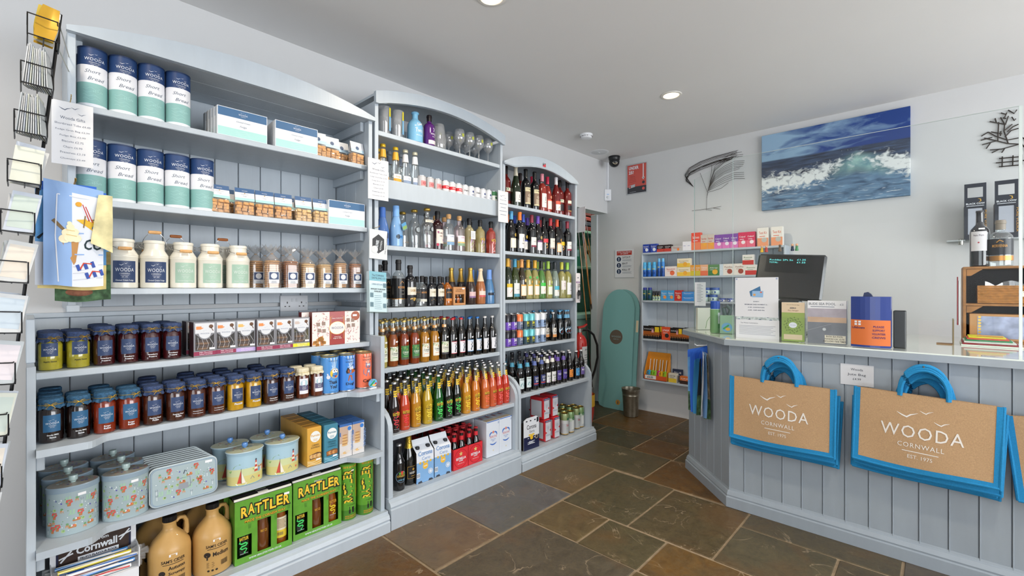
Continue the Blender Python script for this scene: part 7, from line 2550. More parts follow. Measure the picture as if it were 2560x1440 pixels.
ceil_lathe('ceiling_speaker','speaker','flat round ceiling speaker near the corner',3.93,2.47,[('grille',g),('badge',MB().box(-.015,.015,-.006,.006,-.007,-.004,WHITE,b=.001))])
d1=MB().lathe([(.058,0),(.060,-.006),(.056,-.035),(.050,-.045)],M('#15171a',.35),28)
d2=MB().lathe([(.050,-.040),(.054,-.055),(.050,-.078),(.036,-.098),(.015,-.108),(0,-.109)],M('#1a1d20',.3),28)
d3=MB().lathe([(0,0),(.016,0),(.018,.003),(.024,.003),(.026,0),(.026,-.004),(0,-.004)],[M('#6a5a44',.2,coat=1),M('#b9b09a',.3,m=.6),M('#c9c2ac',.4),BLACK,BLACK,BLACK],22)
d3.xf(Matrix.Translation((-.036,-.030,-.076))@ Matrix.Rotation(R(220),4,'Z')@ Matrix.Rotation(R(62),4,'Y'))
ceil_lathe('security_camera','camera','black dome security camera in the ceiling corner',4.17,2.44,[('mount',d1),('dome',d2,[('lens_ring',d3)])])
# alarm sensor with its cable duct
y0,y1=2.63,2.54
Proto('alarm_sensor','sensor','small white alarm sensor in the wall corner',[('housing',MB().box(-.038,.038,0,.03,0,.125,WHITE,b=.007)),('lens',MB().lathe([(0,.012),(.012,.010),(.016,0)],M('#d3d6da',.4),16).xf(Matrix.Translation((0,.001,.035))@ Matrix.Rotation(R(90),4,'X'))),('led',MB().patch(-.012,.012,.062,.072,M('#a8c4e8',.4),y=-.0006))]).put((4.285,2.585,2.19),R(-45),None)
MB().box(4.312,4.33,2.60,2.62,2.32,CEIL,WHITE,b=.002).build('cable_duct',None,label='thin white cable duct above the alarm sensor',cat='duct')
# ---------------------------------------------------------------- back wall
def wp_(px,py,X=4.322):
    y=atx(px,X)
    return (X,y,hz(py,X,y))


# seascape painting on canvas
def seamat():
    mt=bpy.data.materials.new('seascape_paint')
    mt.use_nodes=True
    nt=mt.node_tree
    N,L=nt.nodes,nt.links
    b=N['Principled BSDF']
    b.inputs['Roughness'].default_value=.45
    tc=N.new('ShaderNodeTexCoord')
    sp_=N.new('ShaderNodeSeparateXYZ'); L.new(tc.outputs['Object'],sp_.inputs[0])
    x,z=sp_.outputs[0],sp_.outputs[2]

    def math_(op,a,b_=None,cl=False):
        m=N.new('ShaderNodeMath'); m.operation=op; m.use_clamp=cl
        for i,v in enumerate((a,b_)):
            if v is None:continue
            if isinstance(v,(int,float)):m.inputs[i].default_value=v
            else:L.new(v,m.inputs[i])
        return m.outputs[0]

    def noise(scale,sx,sz,det=6,dist=0):
        mp=N.new('ShaderNodeMapping'); mp.inputs['Scale'].default_value=(sx,1,sz)
        L.new(tc.outputs['Object'],mp.inputs[0])
        n=N.new('ShaderNodeTexNoise'); n.inputs['Scale'].default_value=scale; n.inputs['Detail'].default_value=det; n.inputs['Distortion'].default_value=dist
        L.new(mp.outputs[0],n.inputs[0])
        return n.outputs[0]

    def rng(s_,a,b_,c=0,d=1):
        m=N.new('ShaderNodeMapRange')
        for i,v in enumerate((a,b_,c,d)):m.inputs[i+1].default_value=v
        L.new(s_,m.inputs[0])
        return m.outputs[0]

    def mix(f,a,b_):
        m=N.new('ShaderNodeMix'); m.data_type='RGBA'
        L.new(f,m.inputs[0])
        for i,v in ((6,a),(7,b_)):
            if isinstance(v,str):m.inputs[i].default_value=lin(v)
            else:L.new(v,m.inputs[i])
        return m.outputs[2]
    sky=mix(rng(math_('ADD',noise(4,1,3.2,5,1),math_('MULTIPLY',x,-.45)),.38,.70),'#123a82','#8fb0cc')
    sea=mix(rng(noise(7,1,7,6,.5),.35,.7),'#1c2438','#3f5474')
    low=mix(rng(noise(6,1.2,4,6,.8),.3,.7),'#2a4664','#6f94b4')
    c=mix(rng(z,-.13,-.08),low,sea)
    c=mix(rng(z,.088,.10),c,sky)
    # breaker: crest line rises to the right of centre
    crest=math_('MULTIPLY',math_('SUBTRACT',1,rng(math_('ABSOLUTE',math_('SUBTRACT',x,.17)),0,.30)),.105)
    zc=math_('SUBTRACT',z,math_('ADD',crest,-.075))
    teal=math_('MULTIPLY',rng(math_('ABSOLUTE',math_('SUBTRACT',x,.20)),.22,.05),rng(math_('ABSOLUTE',math_('ADD',zc,.05)),.09,.02))
    c=mix(teal,c,mix(rng(noise(9,1,1,5,1),.3,.7),'#4f7f92','#9cc4bd'))
    body=rng(math_('ABSOLUTE',math_('ADD',zc,.02)),.12,.02)
    side=rng(math_('ABSOLUTE',math_('SUBTRACT',x,.17)),.06,.2,.35,1)
    foam=math_('ADD',math_('MULTIPLY',math_('MULTIPLY',body,side),.50),math_('MULTIPLY',noise(24,1,1.4,10,.8),1.0))
    c=mix(rng(foam,.72,.95),c,'#e4e9e8')
    st_=math_('MULTIPLY',rng(noise(9,.8,7,7,1.5),.60,.68),rng(z,-.08,-.16))
    c=mix(math_('MULTIPLY',st_,.75),c,'#ccd8e0')
    spray=math_('MULTIPLY',rng(noise(70,1,1,2),.70,.74),rng(math_('ABSOLUTE',math_('SUBTRACT',zc,.06)),.06,.01))
    c=mix(spray,c,'#e6ecec')
    L.new(c,b.inputs['Base Color'])
    return mt


cw,chh=.957,.636
cv=MB().box(-cw/2,cw/2,0,.03,-chh/2,chh/2,seamat(),b=.002)
o=cv.build('seascape_painting',None,label='large unframed canvas painting of a breaking blue wave',cat='painting')
o.location=(4.298,(1.090+.138)/2,2.228); o.rotation_euler=(0,0,R(-90))


def wallsign(name,cat,label,px0,px1,py0,py1,fn,frame=None):
    ya,yb=atx(px0,4.322),atx(px1,4.322)
    w=ya-yb
    pm=(px0+px1)/2
    yc=atx(pm,4.322)
    z1,z0=hz(py0,4.322,yc),hz(py1,4.322,yc)
    b=MB().box(-w/2,w/2,0,.004,0,z1-z0,frame or PAPER,b=.001)
    p=MB()
    fn(p,w,z1-z0)
    return Proto(name,cat,label,[('panel',b),('print',p)]).put((4.322,(ya+yb)/2,z0),R(-90))


def u25(p,w,h):
    RD,BK=M('#c9584f',.5),M('#3a3a40',.5)
    m_=.008
    p.patch(-w/2+m_,w/2-m_,.075,h-m_,RD,y=-.0006).poly([(-w/2+m_,m_),(w/2-m_,m_),(w/2-m_,.075),(-w/2+m_,.075)],BK,y=-.0006)
    fit(p,'UNDER',.11,-.035,h-.055,WPRINT,h=.034,bold=.03,y=-.001); fit(p,'25?',.055,-.062,h-.1,WPRINT,h=.034,bold=.03,y=-.001)
    for i,t in enumerate(('Please be','prepared to show','proof of age when','buying alcohol')):fit(p,t,.05+.012*min(i,2),-.045,h-.135-i*.017,M('#8a2a28',.5),h=.011,y=-.001)
    p.patch(.068,.078,.15,h-.012,WPRINT,y=-.001).poly([(.058,.16),(.088,.16),(.073,.135)],WPRINT,y=-.001)
    p.disc(.075,.108,.015,BK,y=-.001); p.disc(.075,.045,.015,M('#d8605a',.5),y=-.001)
    p.poly([(-.09,.06),(-.02,.072),(-.018,.1),(-.088,.09)],M('#b9bcc0',.5),y=-.0012); p.patch(-.085,-.065,.066,.088,RD,y=-.0016)
    fit(p,'www.challenge25.org',.07,-.045,.02,WPRINT,h=.007,y=-.001)


def germs(p,w,h):
    RD=M('#b5382c',.5)
    p.patch(-w*.39,w*.39,h*.80,h*.95,RD,y=-.0006); fit(p,'STOP THE SPREAD',w*.68,0,h*.885,WPRINT,h=.014,y=-.001); fit(p,'OF GERMS',w*.4,0,h*.83,WPRINT,h=.014,y=-.001)
    for i,t in enumerate(('CATCH IT','BIN IT','KILL IT')):
        z=h*(.66-i*.22)
        p.disc(-w*.28,z,w*.115,M('#1c2c4c',.5),y=-.0006); fit(p,t,w*(.42 if i != 1 else .28),w*(.1 if i != 1 else .03),z+.008,M('#33373e',.5),h=.02,bold=.02,y=-.0006)
        p.line([(-w*.28,z+.016),(-w*.28,z-.006)],.008,WPRINT,y=-.001); p.disc(-w*.28,z-.014,.005,WPRINT,y=-.001)
        for k in range(3):p.patch(-w*.1,w*(.38-.05*(k%2)),z-.006-k*.008,z-.0035-k*.008,PALEINK,y=-.0006)


wallsign('age_check_sign','sign','red UNDER 25 sign on the back wall',1567,1617.5,409,484,u25,M('#b9bcc0',.4,m=.3))
wallsign('hygiene_poster','poster','white CATCH IT BIN IT KILL IT hygiene poster',1537,1585,624,694,germs)

# wire trees
def wires(name,label,strokes,r):
    m=MB()
    for s_ in strokes:
        m.tube([wp_(*q)for q in s_],r,M('#3a322e',.4,m=.6),5)
    m.build(name,None,label=label,cat='wall art')


def cp_(x,y):return (1680+x/2.909,240+y/2.909)


rr=random.Random(4)
tr=[[cp_(250,832),cp_(252,760),cp_(257,700),cp_(275,640),cp_(285,560),cp_(290,500)],[cp_(252,740),cp_(262,700),cp_(300,690),cp_(360,670),cp_(410,630)],
      [cp_(145,835),cp_(200,828),cp_(260,820),cp_(310,812),cp_(358,802)],[cp_(255,826),cp_(290,832)],[cp_(300,814),cp_(350,822)],[cp_(257,700),cp_(235,640),cp_(205,560)]]
for i in range(15):
    e=rr.uniform(-1,1)
    a=i/14
    tr.append([cp_(158-45*a,662-60*a),cp_(104-8*a+4*e,620-45*a),cp_(130+10*e,580-55*a),cp_(215+20*e,540-62*a),cp_(320+20*e,500-60*a),cp_(430+60*a+14*e,470-70*a+10*e)])
for i in range(14):
    a=i/13
    e=rr.uniform(-1,1)
    tr.append([cp_(262+14*a,692-60*a),cp_(312+6*e,662-150*a),cp_(378,625-172*a+8*e),cp_(445+14*e,600-182*a),cp_(508+26*e,592-186*a+10*e)])
wires('wire_tree','windswept metal wire tree on the back wall',tr,.0014)
S_=lambda*a:[cp_(*q)for q in a]
tr2=[S_((2545,300),(2440,320),(2350,290),(2300,262)),S_((2545,350),(2440,345),(2360,325),(2270,305)),S_((2360,325),(2255,355)),S_((2330,300),(2245,322)),S_((2300,262),(2250,292)),S_((2320,335),(2285,383)),
       S_((2545,345),(2400,385),(2312,392)),S_((2420,380),(2398,412)),S_((2385,385),(2325,413)),S_((2445,345),(2415,255),(2420,205),(2390,155)),S_((2420,205),(2310,185)),S_((2360,195),(2350,162)),S_((2415,165),(2436,120)),S_((2432,135),(2392,122)),S_((2408,158),(2430,165)),S_((2425,210),(2447,145)),S_((2440,260),(2478,225),(2520,205)),S_((2420,250),(2475,205)),S_((2370,325),(2376,190)),S_((2420,300),(2465,252),(2520,235)),S_((2400,275),(2320,260)),S_((2390,290),(2392,255)),
       S_((2444,102),(2488,128),(2508,100)),S_((2470,152),(2490,180),(2500,165)),S_((2355,487),(2545,470)),S_((2378,455),(2545,440)),S_((2378,515),(2545,500)),S_((2402,440),(2400,518)),S_((2480,432),(2476,510)),S_((2545,425),(2545,500)),S_((2545,300),(2600,340)),S_((2545,350),(2600,420),(2600,520)),S_((2545,470),(2640,460))]
wires('wire_tree','metal wire bare tree with fence and gulls at the right edge',tr2,.0035)

# skim boards leaning on the wall
BTL=M('#79aaa9',.4,coat=.2)


def mk_board(front):
    w,h=.37,1.24
    pts=[(w/2,.06),(w/2-.02,.015),(w/2-.07,0),(-w/2+.07,0),(-w/2+.02,.015),(-w/2,.06)]+[(-w/2*math.cos(a),h-.22+.22*math.sin(a))for a in [i*math.pi/20 for i in range(0,21)]]
    b=MB().prism(pts,'y',0,.014,BTL)
    parts=[('deck',b)]
    p=MB()
    if front:
        p.disc(-.01,.74,.075,M('#5f5348',.5),y=-.0006,n=28); fit(p,'WOODA',.11,-.01,.735,M('#8fb0b0',.5),spc=1.1,y=-.0012); fit(p,'SURF CO',.06,-.01,.712,M('#8fb0b0',.5),y=-.0012)
        p.disc(.05,.075,.026,M('#c08a3a',.5),y=-.0006); p.poly([(.045,.06),(.056,.06),(.054,.09),(.048,.09)],INK,y=-.001)
    else:p.patch(w/2-.03,w/2-.004,.80,.92,M('#d8c8a8',.5),y=-.0006)
    return Proto('skim_board','board','x',parts+[('print',p)])


mk_board(1).put((4.15,2.442,.001),R(-90),'front teal skim board with round brown logo','skim boards',(R(-6),0))
mk_board(0).put((4.185,2.405,.001),R(-90),'rear teal skim board leaning behind the front one','skim boards',(R(-6),0))
bk=MB().lathe([(.062,0),(.068,.004),(.080,.20),(.082,.205),(.080,.212),(.083,.235),(.086,.24),(.087,.262),(.091,.266),(.091,.27),(.087,.268),(.078,.2),(.062,.012),(0,.01)],M('#8f897a',.35,m=.85,noise=.2,nscale=20),30)
bk.build('metal_bucket',None,label='galvanised metal bucket on the floor by the boards',cat='bucket').location=(4.05,atx(1577,4.05),0)

# medicine shelves
MXF,MYL,MYR=4.185,2.148,.905
MZS=[1.598,1.361,1.128,.750,.352]
u=empty('medicine_shelf_unit',(0,0,0),0,'pale blue shelf unit on the back wall holding medicines','shelf unit')
for z in MZS:MB().box(MXF,WALLX,MYR,MYL-.014,z-.018,z,PAINT,b=.002).build('shelf',u)
MB().box(MXF+.006,WALLX,MYL-.014,MYL,.33,1.598,PAINT,b=.002).build('side_panel',u)
MB().box(MXF+.006,WALLX,MYR-.014,MYR,.33,1.598,PAINT,b=.002).build('side_panel',u)
for i in range(12):
    wv=(MYL-MYR)/12
    MB().box(WALLX-.014,WALLX,MYR+i*wv+.0012,MYR+(i+1)*wv-.0012,.352,1.585,PAINT,b=.002).build('plank',u)
PXW=1/.00352


def pack(desc,w,h,c1,c2=None,txt=None,tc='#f0f0f2',d=.045,art=None,cat='box',name='medicine_box'):
    b=MB().box(-w/2,w/2,0,d,0,h,M(c1,.45),b=.001)
    p=MB()
    if c2:p.patch(-w/2+.001,w/2-.001,.001,h*.45,M(c2,.45),y=-.0005)
    if art:p.disc(w*.12,h*.34,min(w,h)*.24,M(art,.45),y=-.0009)
    if txt:fit(p,txt,w*.72,0,h*.66,M(tc,.45),h=h*.14,y=-.0009)
    p.patch(-w*.3,w*.2,h*.52,h*.55,M(tc,.45),y=-.0009)
    return Proto(name,cat,desc,[('carton',b),('print',p)])


def meds(items,Z,where,X=4.215):
    row([(a,q)for a,q in items],X,Z,where,'medicines on the wall shelves',face='x')


md={}
md['blue']=pack('royal blue paracetamol box with white ring',.068,.085,'#2f46a0',None,'Paracetamol',art='#dfe4ee')
md['rb']=pack('red and black lozenge box',.072,.068,'#2a1a1c','#c0443a','COUGH')
md['gr']=pack('low silver box with orange target',.11,.05,'#b9b9b6',None,'Nurofen',tc='#c8443a',art='#e8803a')
md['wb']=pack('white and blue capsule box',.04,.085,'#e4e4ea',None,None,'#3f50a8')
md['red']=pack('bright red powder box',.085,.16,'#e0503c','#e8805a','Sachets')
md['or']=pack('orange and silver Nurofen box',.06,.135,'#c9beb4','#e89a4a','Nurofen',tc='#c8443a',art='#e8a83a')
md['pu']=pack('purple and pink children syrup box',.066,.125,'#7a4aa0','#d87ab8','Calpol',art='#e6dfe8')
md['rp']=pack('crimson children syrup box',.066,.13,'#cf2f58','#e06a80','Calpol',art='#ece2e4')
md['wo']=pack('tall white box with orange window',.085,.155,'#e6e2da','#e89a70','Test Kit',tc='#e0603a',art='#b9b8b0')
meds([(md['blue'],1615),(md['blue'],1634),(md['rb'],1652),(md['rb'],1671),(md['gr'],1694),(md['wb'],1714),(md['wb'],1726),(md['red'],1745),(md['or'],1762),(md['or'],1777),(md['pu'],1796),(md['pu'],1812),(md['pu'],1828),(md['rp'],1850),(md['rp'],1870),(md['wo'],1907),(md['wo'],1942)],MZS[0],'top medicine shelf')


def spray(desc,h,r,c1,c2,cap):
    b=MB().lathe([(r*.9,0),(r,.004),(r,h*.45),(r,h*.78),(r*.8,h*.82)],[M(c2,.35),M(c2,.35),M(c1,.35),M(c1,.35)],16)
    c=MB().lathe([(r*.82,h*.81),(r*.82,h*.97),(r*.7,h),(0,h)],M(cap,.4),16)
    p=MB().disc(0,h*.25,r*.6,M('#1c3f8a',.4),r=r+.0006).patch(-r*.6,r*.6,h*.5,h*.54,M('#e6c84a',.4),r=r+.0006)
    return Proto('aerosol_can','spray can',desc,[('can',b),('cap',c),('label',p)])


sA=spray('short blue spray can',.143,.021,'#4fa8dc','#2a62b8','#4fb0e0')
sB=spray('tall slim blue spray can',.175,.016,'#3f86d0','#23509a','#6fb8e8')
md2=[pack('white and red throat tablet box',.118,.095,'#e6dcd6',None,'Senokot',tc='#c83a3a',art='#e8704a'),pack('yellow honey lozenge box',.125,.082,'#e6dcc0','#e8c04a','Strepsils',tc='#6a4a2a',art='#e8a83a'),pack('yellow and green capsule box',.045,.1,'#e09a3a','#c9b83a','Cold'),pack('coral striped tablet box',.068,.1,'#e8b08a','#e0704a','Tablets'),
       pack('dark green herbal tablet box',.098,.098,'#5f8a5a','#3f7a4a','Allergy',art='#e8b03a'),pack('slim pale blue box',.03,.1,'#c9d6e0'),pack('white fruit pastilles box',.09,.1,'#e6e0d8',None,'Pastilles',tc='#8a5a4a',art='#a04a3a'),pack('white and crimson antacid box',.09,.086,'#e6e2dc','#c83a34','Rennie',tc='#4a7a3a')]
meds([(sA,1612.5),(sA,1623.5),(sA,1636),(sB,1648),(sB,1657.5),(md2[0],1677),(md2[1],1709),(md2[2],1735),(md2[2],1745),(md2[3],1760),(md2[4],1785),(md2[5],1805),(md2[6],1824),(md2[6],1846),(md2[7],1870)],MZS[1],'second medicine shelf')
md2[1].put((4.215,atx(1709,4.215),MZS[1]+.083),R(-90),'yellow honey lozenge box stacked on top of another','medicines on the wall shelves')
md2[7].put((4.215,atx(1870,4.215),MZS[1]+.087),R(-90),'white and crimson antacid box stacked on its twin','medicines on the wall shelves')
sC=spray('dark blue-capped mouthwash bottle',.125,.022,'#2a5a5a','#1c4a4a','#23308a')
sD=spray('small dark vial with pale label',.09,.013,'#2a2c30','#b9d0b0','#23242a')
md3=[pack('blue plaster box with orange strip',.066,.098,'#4a9ad0',None,'Plasters',art='#e8944a'),pack('red plaster box',.07,.1,'#c0322a',None,'Plasters',art='#e0a070'),pack('long blue gel box',.125,.043,'#3f8ad0',None,'Bonjela')]
meds([(sC,1612.5),(sC,1625),(sD,1635),(sD,1641),(sD,1647),(md3[0],1660),(md3[0],1677),(md3[1],1695),(md3[2],1721)],MZS[2],'third medicine shelf')
md3[2].put((4.215,atx(1721,4.215),MZS[2]+.0435),R(-90),'long blue gel box stacked on top of another','medicines on the wall shelves')


def tub(desc,r,h,lidc,bc):
    b=MB().lathe([(r*.85,0),(r,.008),(r,h*.55),(r*.92,h*.66)],M(bc,.3,coat=.4),20)
    c=MB().lathe([(r*.98,h*.64),(r*.98,h),(0,h)],M(lidc,.4),20)
    return Proto('ointment_tub','tub',desc,[('jar',b,[('label',MB().disc(0,h*.35,r*.5,M('#2a4a9a',.4),k=.6,r=r+.0006))]),('lid',c)])


tA,tB_=tub('petroleum jelly tub with blue lid',.037,.062,'#3a5aa0','#b9cfc8'),tub('small flat tin with blue lid',.030,.03,'#3a50a0','#d6d6e0')
meds([(tA,1762),(tA,1783),(tB_,1806),(tB_,1825)],MZS[2],'third medicine shelf behind the screen')
for q in (1768,1788):tA.put((4.215,atx(q,4.215),MZS[2]+.0625),R(-90),'%s petroleum jelly tub of the upper layer'%('left' if q<1780 else 'right'),'ointment tubs')


def battery(desc,w,h,yel):
    c=MB().prism([(-w/2,0),(w/2,0),(w/2,h),(-w/2,h)],'y',0,.002,M('#1a1412',.4))
    p=MB().patch(-w/2,w/2,h*.32,h*.60,M('#b5642c',.4,m=.3),y=-.0006); fit(p,'DURACELL',w*.5,-w*.18,h*.72,WPRINT,h=h*.09,y=-.0008)
    p.poly([(w*.02,h*.5),(w*.16,h*.5),(w*.15,h*.72),(w*.13,h*.9),(w*.1,h*.72),(w*.08,h*.72),(w*.05,h*.92),(w*.03,h*.72)],M('#dca0a8',.5),y=-.001)
    if yel:p.patch(w*.22,w*.48,h*.55,h*.95,M('#e4c020',.45),y=-.0009)
    bt=MB()
    n=max(4,int(w/.016))
    for i in range(n):
        x=-w/2+(i+.5)*w/n
        bt.lathe([(.0055,.004),(.0055,h*.22),(.0056,h*.30)],[M('#141214',.3),M('#b5703c',.3,m=.6)],8,cx=x,cy=-.006)
    return Proto('battery_pack','batteries',desc,[('card',c,[('print',p)]),('cells',bt)])


bA,bB=battery('wide black and copper battery card',.17,.125,1),battery('small black and copper battery card',.115,.12,1)
bC=pack('orange lithium battery card',.085,.125,'#d8502a',None,'LITHIUM',art='#2a2426',d=.012,cat='batteries',name='battery_pack')
zb=MZS[3]
row([(bA,1628),(bC,1667),(bB,1692),(bB,1716)],4.205,zb,'front of battery shelf','battery packs',face='x')
row([(bA,1641),(bB,1702),(bA,1728)],4.255,zb+.001,'rear of battery shelf','battery packs',face='x')
# lighter display
lx=MB()
OR=M('#d8582a',.45)
lx.box(-.115,.115,0,.1,0,.003,OR).prism([(0,0),(.1,0),(.1,.25),(.095,.25),(0,.06)],'x',-.115,-.113,M('#e0902a',.45)).prism([(0,0),(.1,0),(.1,.25),(.095,.25),(0,.06)],'x',.113,.115,M('#e0902a',.45)).box(-.115,.115,.098,.1,0,.26,M('#e0902a',.45)).box(-.115,.115,0,.002,0,.045,OR)
p=MB().patch(-.105,.01,.008,.042,M('#e6e4e0',.5),y=-.0006); fit(p,'£3.25',.06,-.05,.016,INK,h=.018,bold=.03,y=-.001)
yl=atx(1638,4.19)
Proto('lighter_display','display box','orange cardboard display box of gas lighters',[('carton',lx),('print',p)]).put((4.185,yl,MZS[4]),R(-90))
for i,hx in enumerate(['#2f9ac8','#8ac83a','#8ac83a','#d8408a','#e8b82a','#9ad03a']):
    g=MB().box(-.011,.011,-.006,.006,0,.085,M(hx,.35),b=.003)
    g.prism([(-.011,.02),(-.026,.045),(-.026,.07),(-.011,.085),(-.011,.075),(-.020,.065),(-.020,.05),(-.011,.032)],'y',-.005,.005,M(hx,.35))
    t=MB().tube([(0,0,.08),(0,0,.195)],.004,STEEL,8)
    Proto('gas_lighter','lighter','x',[('handle',g),('barrel',t)]).put((4.215+.012*(i%2),yl+.08-i*.032,MZS[4]+.0035),R(-90),'%s gas lighter, %s, in the orange display box'%(['leftmost','second','third','fourth','fifth','rightmost'][i],['blue','lime','lime','pink','yellow','green'][i]),'gas lighters',(R(-14),0))
row([(pack('small box of coloured pocket lighters',.08,.085,'#d8d2c0','#e0c03a','LIGHTER','#2a2a2e',cat='lighters',name='lighter_box'),1681),(pack('orange firelighter packet',.09,.07,'#d8702a','#3a2a24','FIRE',name='firelighter_pack'),1711),(pack('navy glue blister card',.1,.12,'#23304a','#3a4a5a','GLUE',d=.012,name='glue_pack'),1694,.06)],4.20,MZS[4],'bottom medicine shelf','sundries',face='x')

# bottles, crates and boxes at the right behind the screen
GSH=empty('glass_wall_shelf',(0,0,0),0,'small glass wall shelf carrying two vodka boxes','shelf')
MB().box(4.17,4.33,-.62,-.05,1.556,1.564,GLASSM).build('glass_plate',GSH)
for y in (-.12,-.55):MB().lathe([(.012,1.54),(.014,1.55),(.014,1.575),(.008,1.58)],STEEL,12,cx=4.30,cy=y).build('clamp',GSH)
for i,px in enumerate((2438,2516)):
    w,h,d=.10,.36,.09
    BK=M('#1c2230',.4,noise=.2,nscale=8)
    b=MB()
    b.box(-w/2,w/2,.006,d,0,.22,BK).box(-w/2,-.035,0,.006,0,h,BK).box(.035,w/2,0,.006,0,h,BK).box(-.035,.035,0,.006,.205,.27,BK).box(-.035,.035,0,.006,.335,h,BK).box(-.035,.035,0,.006,0,.03,BK)
    p=MB(); fit(p,'BLACK COW',.085,0,.225,WPRINT,h=.011,bold=.02,y=-.0006); p.line([(.012,.262),(.024,.257),(.026,.245),(.016,.238)],[.001,.005,.005,.001],M('#d8a83a',.4),y=-.0006); p.patch(-.04,.04,.214,.217,WPRINT,y=-.0006)
    fit(p,'PURE VODKA',.15,.042,.11,M('#c9963a',.4),h=.010,rot=R(-90),y=-.0006)
    win=MB().patch(-.033,.033,.032,.20,M('#aab0bc',.2,coat=.6),y=.0035)
    Proto('vodka_box','gift box','x',[('carton',b),('print',p),('window',win)]).put((4.19,atx(px,4.19),1.5645),R(-90),['left','right'][i]+' black BLACK COW vodka gift box on the glass shelf','vodka boxes')
CRW=M('#9a6a3a',.6,noise=.25,nscale=18)
cr=empty('wooden_crate',(0,0,0),0,'two-tier stack of wooden crates standing on the worktop','crate')
cy0,cy1,cx0,cx1=-.50,-.105,3.46,3.70
for z in (WT,1.155,1.352):MB().box(cx0,cx1,cy0,cy1,z,z+.012,CRW,b=.001).build('slat',cr)
for y in (cy0,cy1-.012):
    for z in (WT+.012,1.167):MB().box(cx0,cx1,y,y+.012,z,z+.185,CRW,b=.001).build('side_slat',cr)
MB().box(cx1-.01,cx1,cy0,cy1,WT+.012,1.352,M('#1c1c24',.6)).build('back_panel',cr)
for z in (1.153,1.350):MB().prism([(cy1-.014,z),(cy1-.075,z),(cy1-.03,z-.035),(cy1-.014,z-.035)],'x',cx0+.002,cx0+.014,CRW).build('corner_block',cr)
for i,(y,kk)in enumerate(((-.172,0),(-.25,1))):
    if kk == 0:q=bottle('wine_bottle','wine',.305,.040,M('#15141c',.07,coat=1),None,1,simple([('p',.034,.085,.19,'#dcd8dc'),('t','Pale Port',.042,.165,'#5a4a5a',.009),('d',0,.13,.004,'#b03a44'),('x',.0,.024,.2,.208,'#f0f0f0')]),'dark port bottle with scalloped white label on the crate')
    else:q=bottle('rum_bottle','spirit',.245,.047,CLEARQ,M('#8a8074',.5),.80,simple([('ring',.06,.145,'#1a1c24'),('ring',.03,.055,'#c48a4a',.7),('t','MORVENNA',.06,.1,'#c9903a',.015),('l',[(-.012,.125),(0,.137),(.014,.128)],.004,'#c9903a')]),'squat clear MORVENNA bottle with black sleeve on the crate')
    q.put((3.55,y,1.3645),R(-90-8))
bsk=MB()
WKR=M('#b07a42',.6,noise=.25,nscale=60)
for i in range(11):
    z=1.173+i*.0085
    bsk.tube([(cx0+.004+.0025*((j+i)%2),-.16-j*.0145,z)for j in range(22)],.0042,WKR,5)
bsk.box(cx0+.012,cx0+.15,-.47,-.16,1.168,1.25,M('#6a4424',.7))
p=MB().patch(.02,.115,.040,.068,M('#e6e2d6',.5),y=-.0006); fit(p,'WOODA PEBBLES',.085,.066,.056,INK,h=.008,y=-.001); fit(p,'4 FOR £2.75',.07,.06,.044,INK,h=.008,y=-.001)
p.xf(Matrix.Translation((cx0-.0015,-.30,1.165))@ Matrix.Rotation(R(-90),4,'Z'))
Proto('wicker_basket','basket','wicker basket with WOODA price label in the upper crate',[('basket',bsk),('price_label',p)]).put((0,0,0))
m=MB().grid(lambda a,b:(cx0+.04+.04*math.sin(3*a),-.19-.2*a,1.245+.03*math.sin(math.pi*b)+.015*math.sin(11*a+5*b)),14,6,FRILL)
m.build('cellophane_bag',None,label='crumpled cellophane bags lying in the wicker basket',cat='bag')
m=MB().box(-.17,.11,0,.15,0,.138,M('#b98a5a',.6),b=.002); m.patch(-.14,.10,.012,.126,M('#8a93b4',.25,coat=.6,noise=.5,nscale=18),y=-.0008)
for i in range(7):m.disc(-.132,.025+i*.016,.006,GOLD,y=-.0012)
o=m.build('trinket_display',None,label='kraft display tray of wrapped trinkets in the lower crate',cat='display box'); o.location=(cx0+.01,-.30,WT+.0125); o.rotation_euler=(0,0,R(-90))
for i,hx in enumerate(('#dfe6dc','#8f2a34','#d8e4dc','#3a8a5a','#d85a4a','#d8d83a')):MB().box(3.20+.02*(i>2)+.012*i,3.42,-.30+.01*i,-.09-.006*i,WT+.0005+i*.007,WT+.0068+i*.007,M(hx,.5)).build('order_pad',None,label='%s order pad in the pile on the worktop'%['white bottom','dark red','pale green','green','coral','yellow top'][i],cat='notepad',group='order pads')
MB().tube([(3.28,-.24,WT+.047),(3.30,-.15,WT+.047)],.004,M('#d8a05a',.4),6).build('pencil',None,label='yellow pencil lying on the order pads',cat='pencil')
MB().box(3.19,3.30,-.065,-.06,WT,WT+.13,M('#7a6a4a',.4)).box(3.19,3.26,-.06,-.0,WT,WT+.004,M('#8a6a44',.5)).build('book_stand',None,label='brown bookend beside the order pads',cat='bookend')
for i in range(2):MB().box(-.035,.035,.006*i,.004+.006*i,0,.24+.02*i,M(['#e0e0e4','#8a2a34'][i],.5)).build('clipboard',None,label=['white clipboard hanging beside the wooden crate','dark red clipboard behind the white one'][i],cat='clipboard').location=(3.47,-.092,1.05)
# ---------------------------------------------------------------- goods on and in front of the counter
JUTE=M('#bd9b75',.9,noise=.12,nscale=260,bump=.5,bscale=700)
BTR=M('#1f86bd',.85,noise=.08,nscale=200,bump=.4,bscale=500)


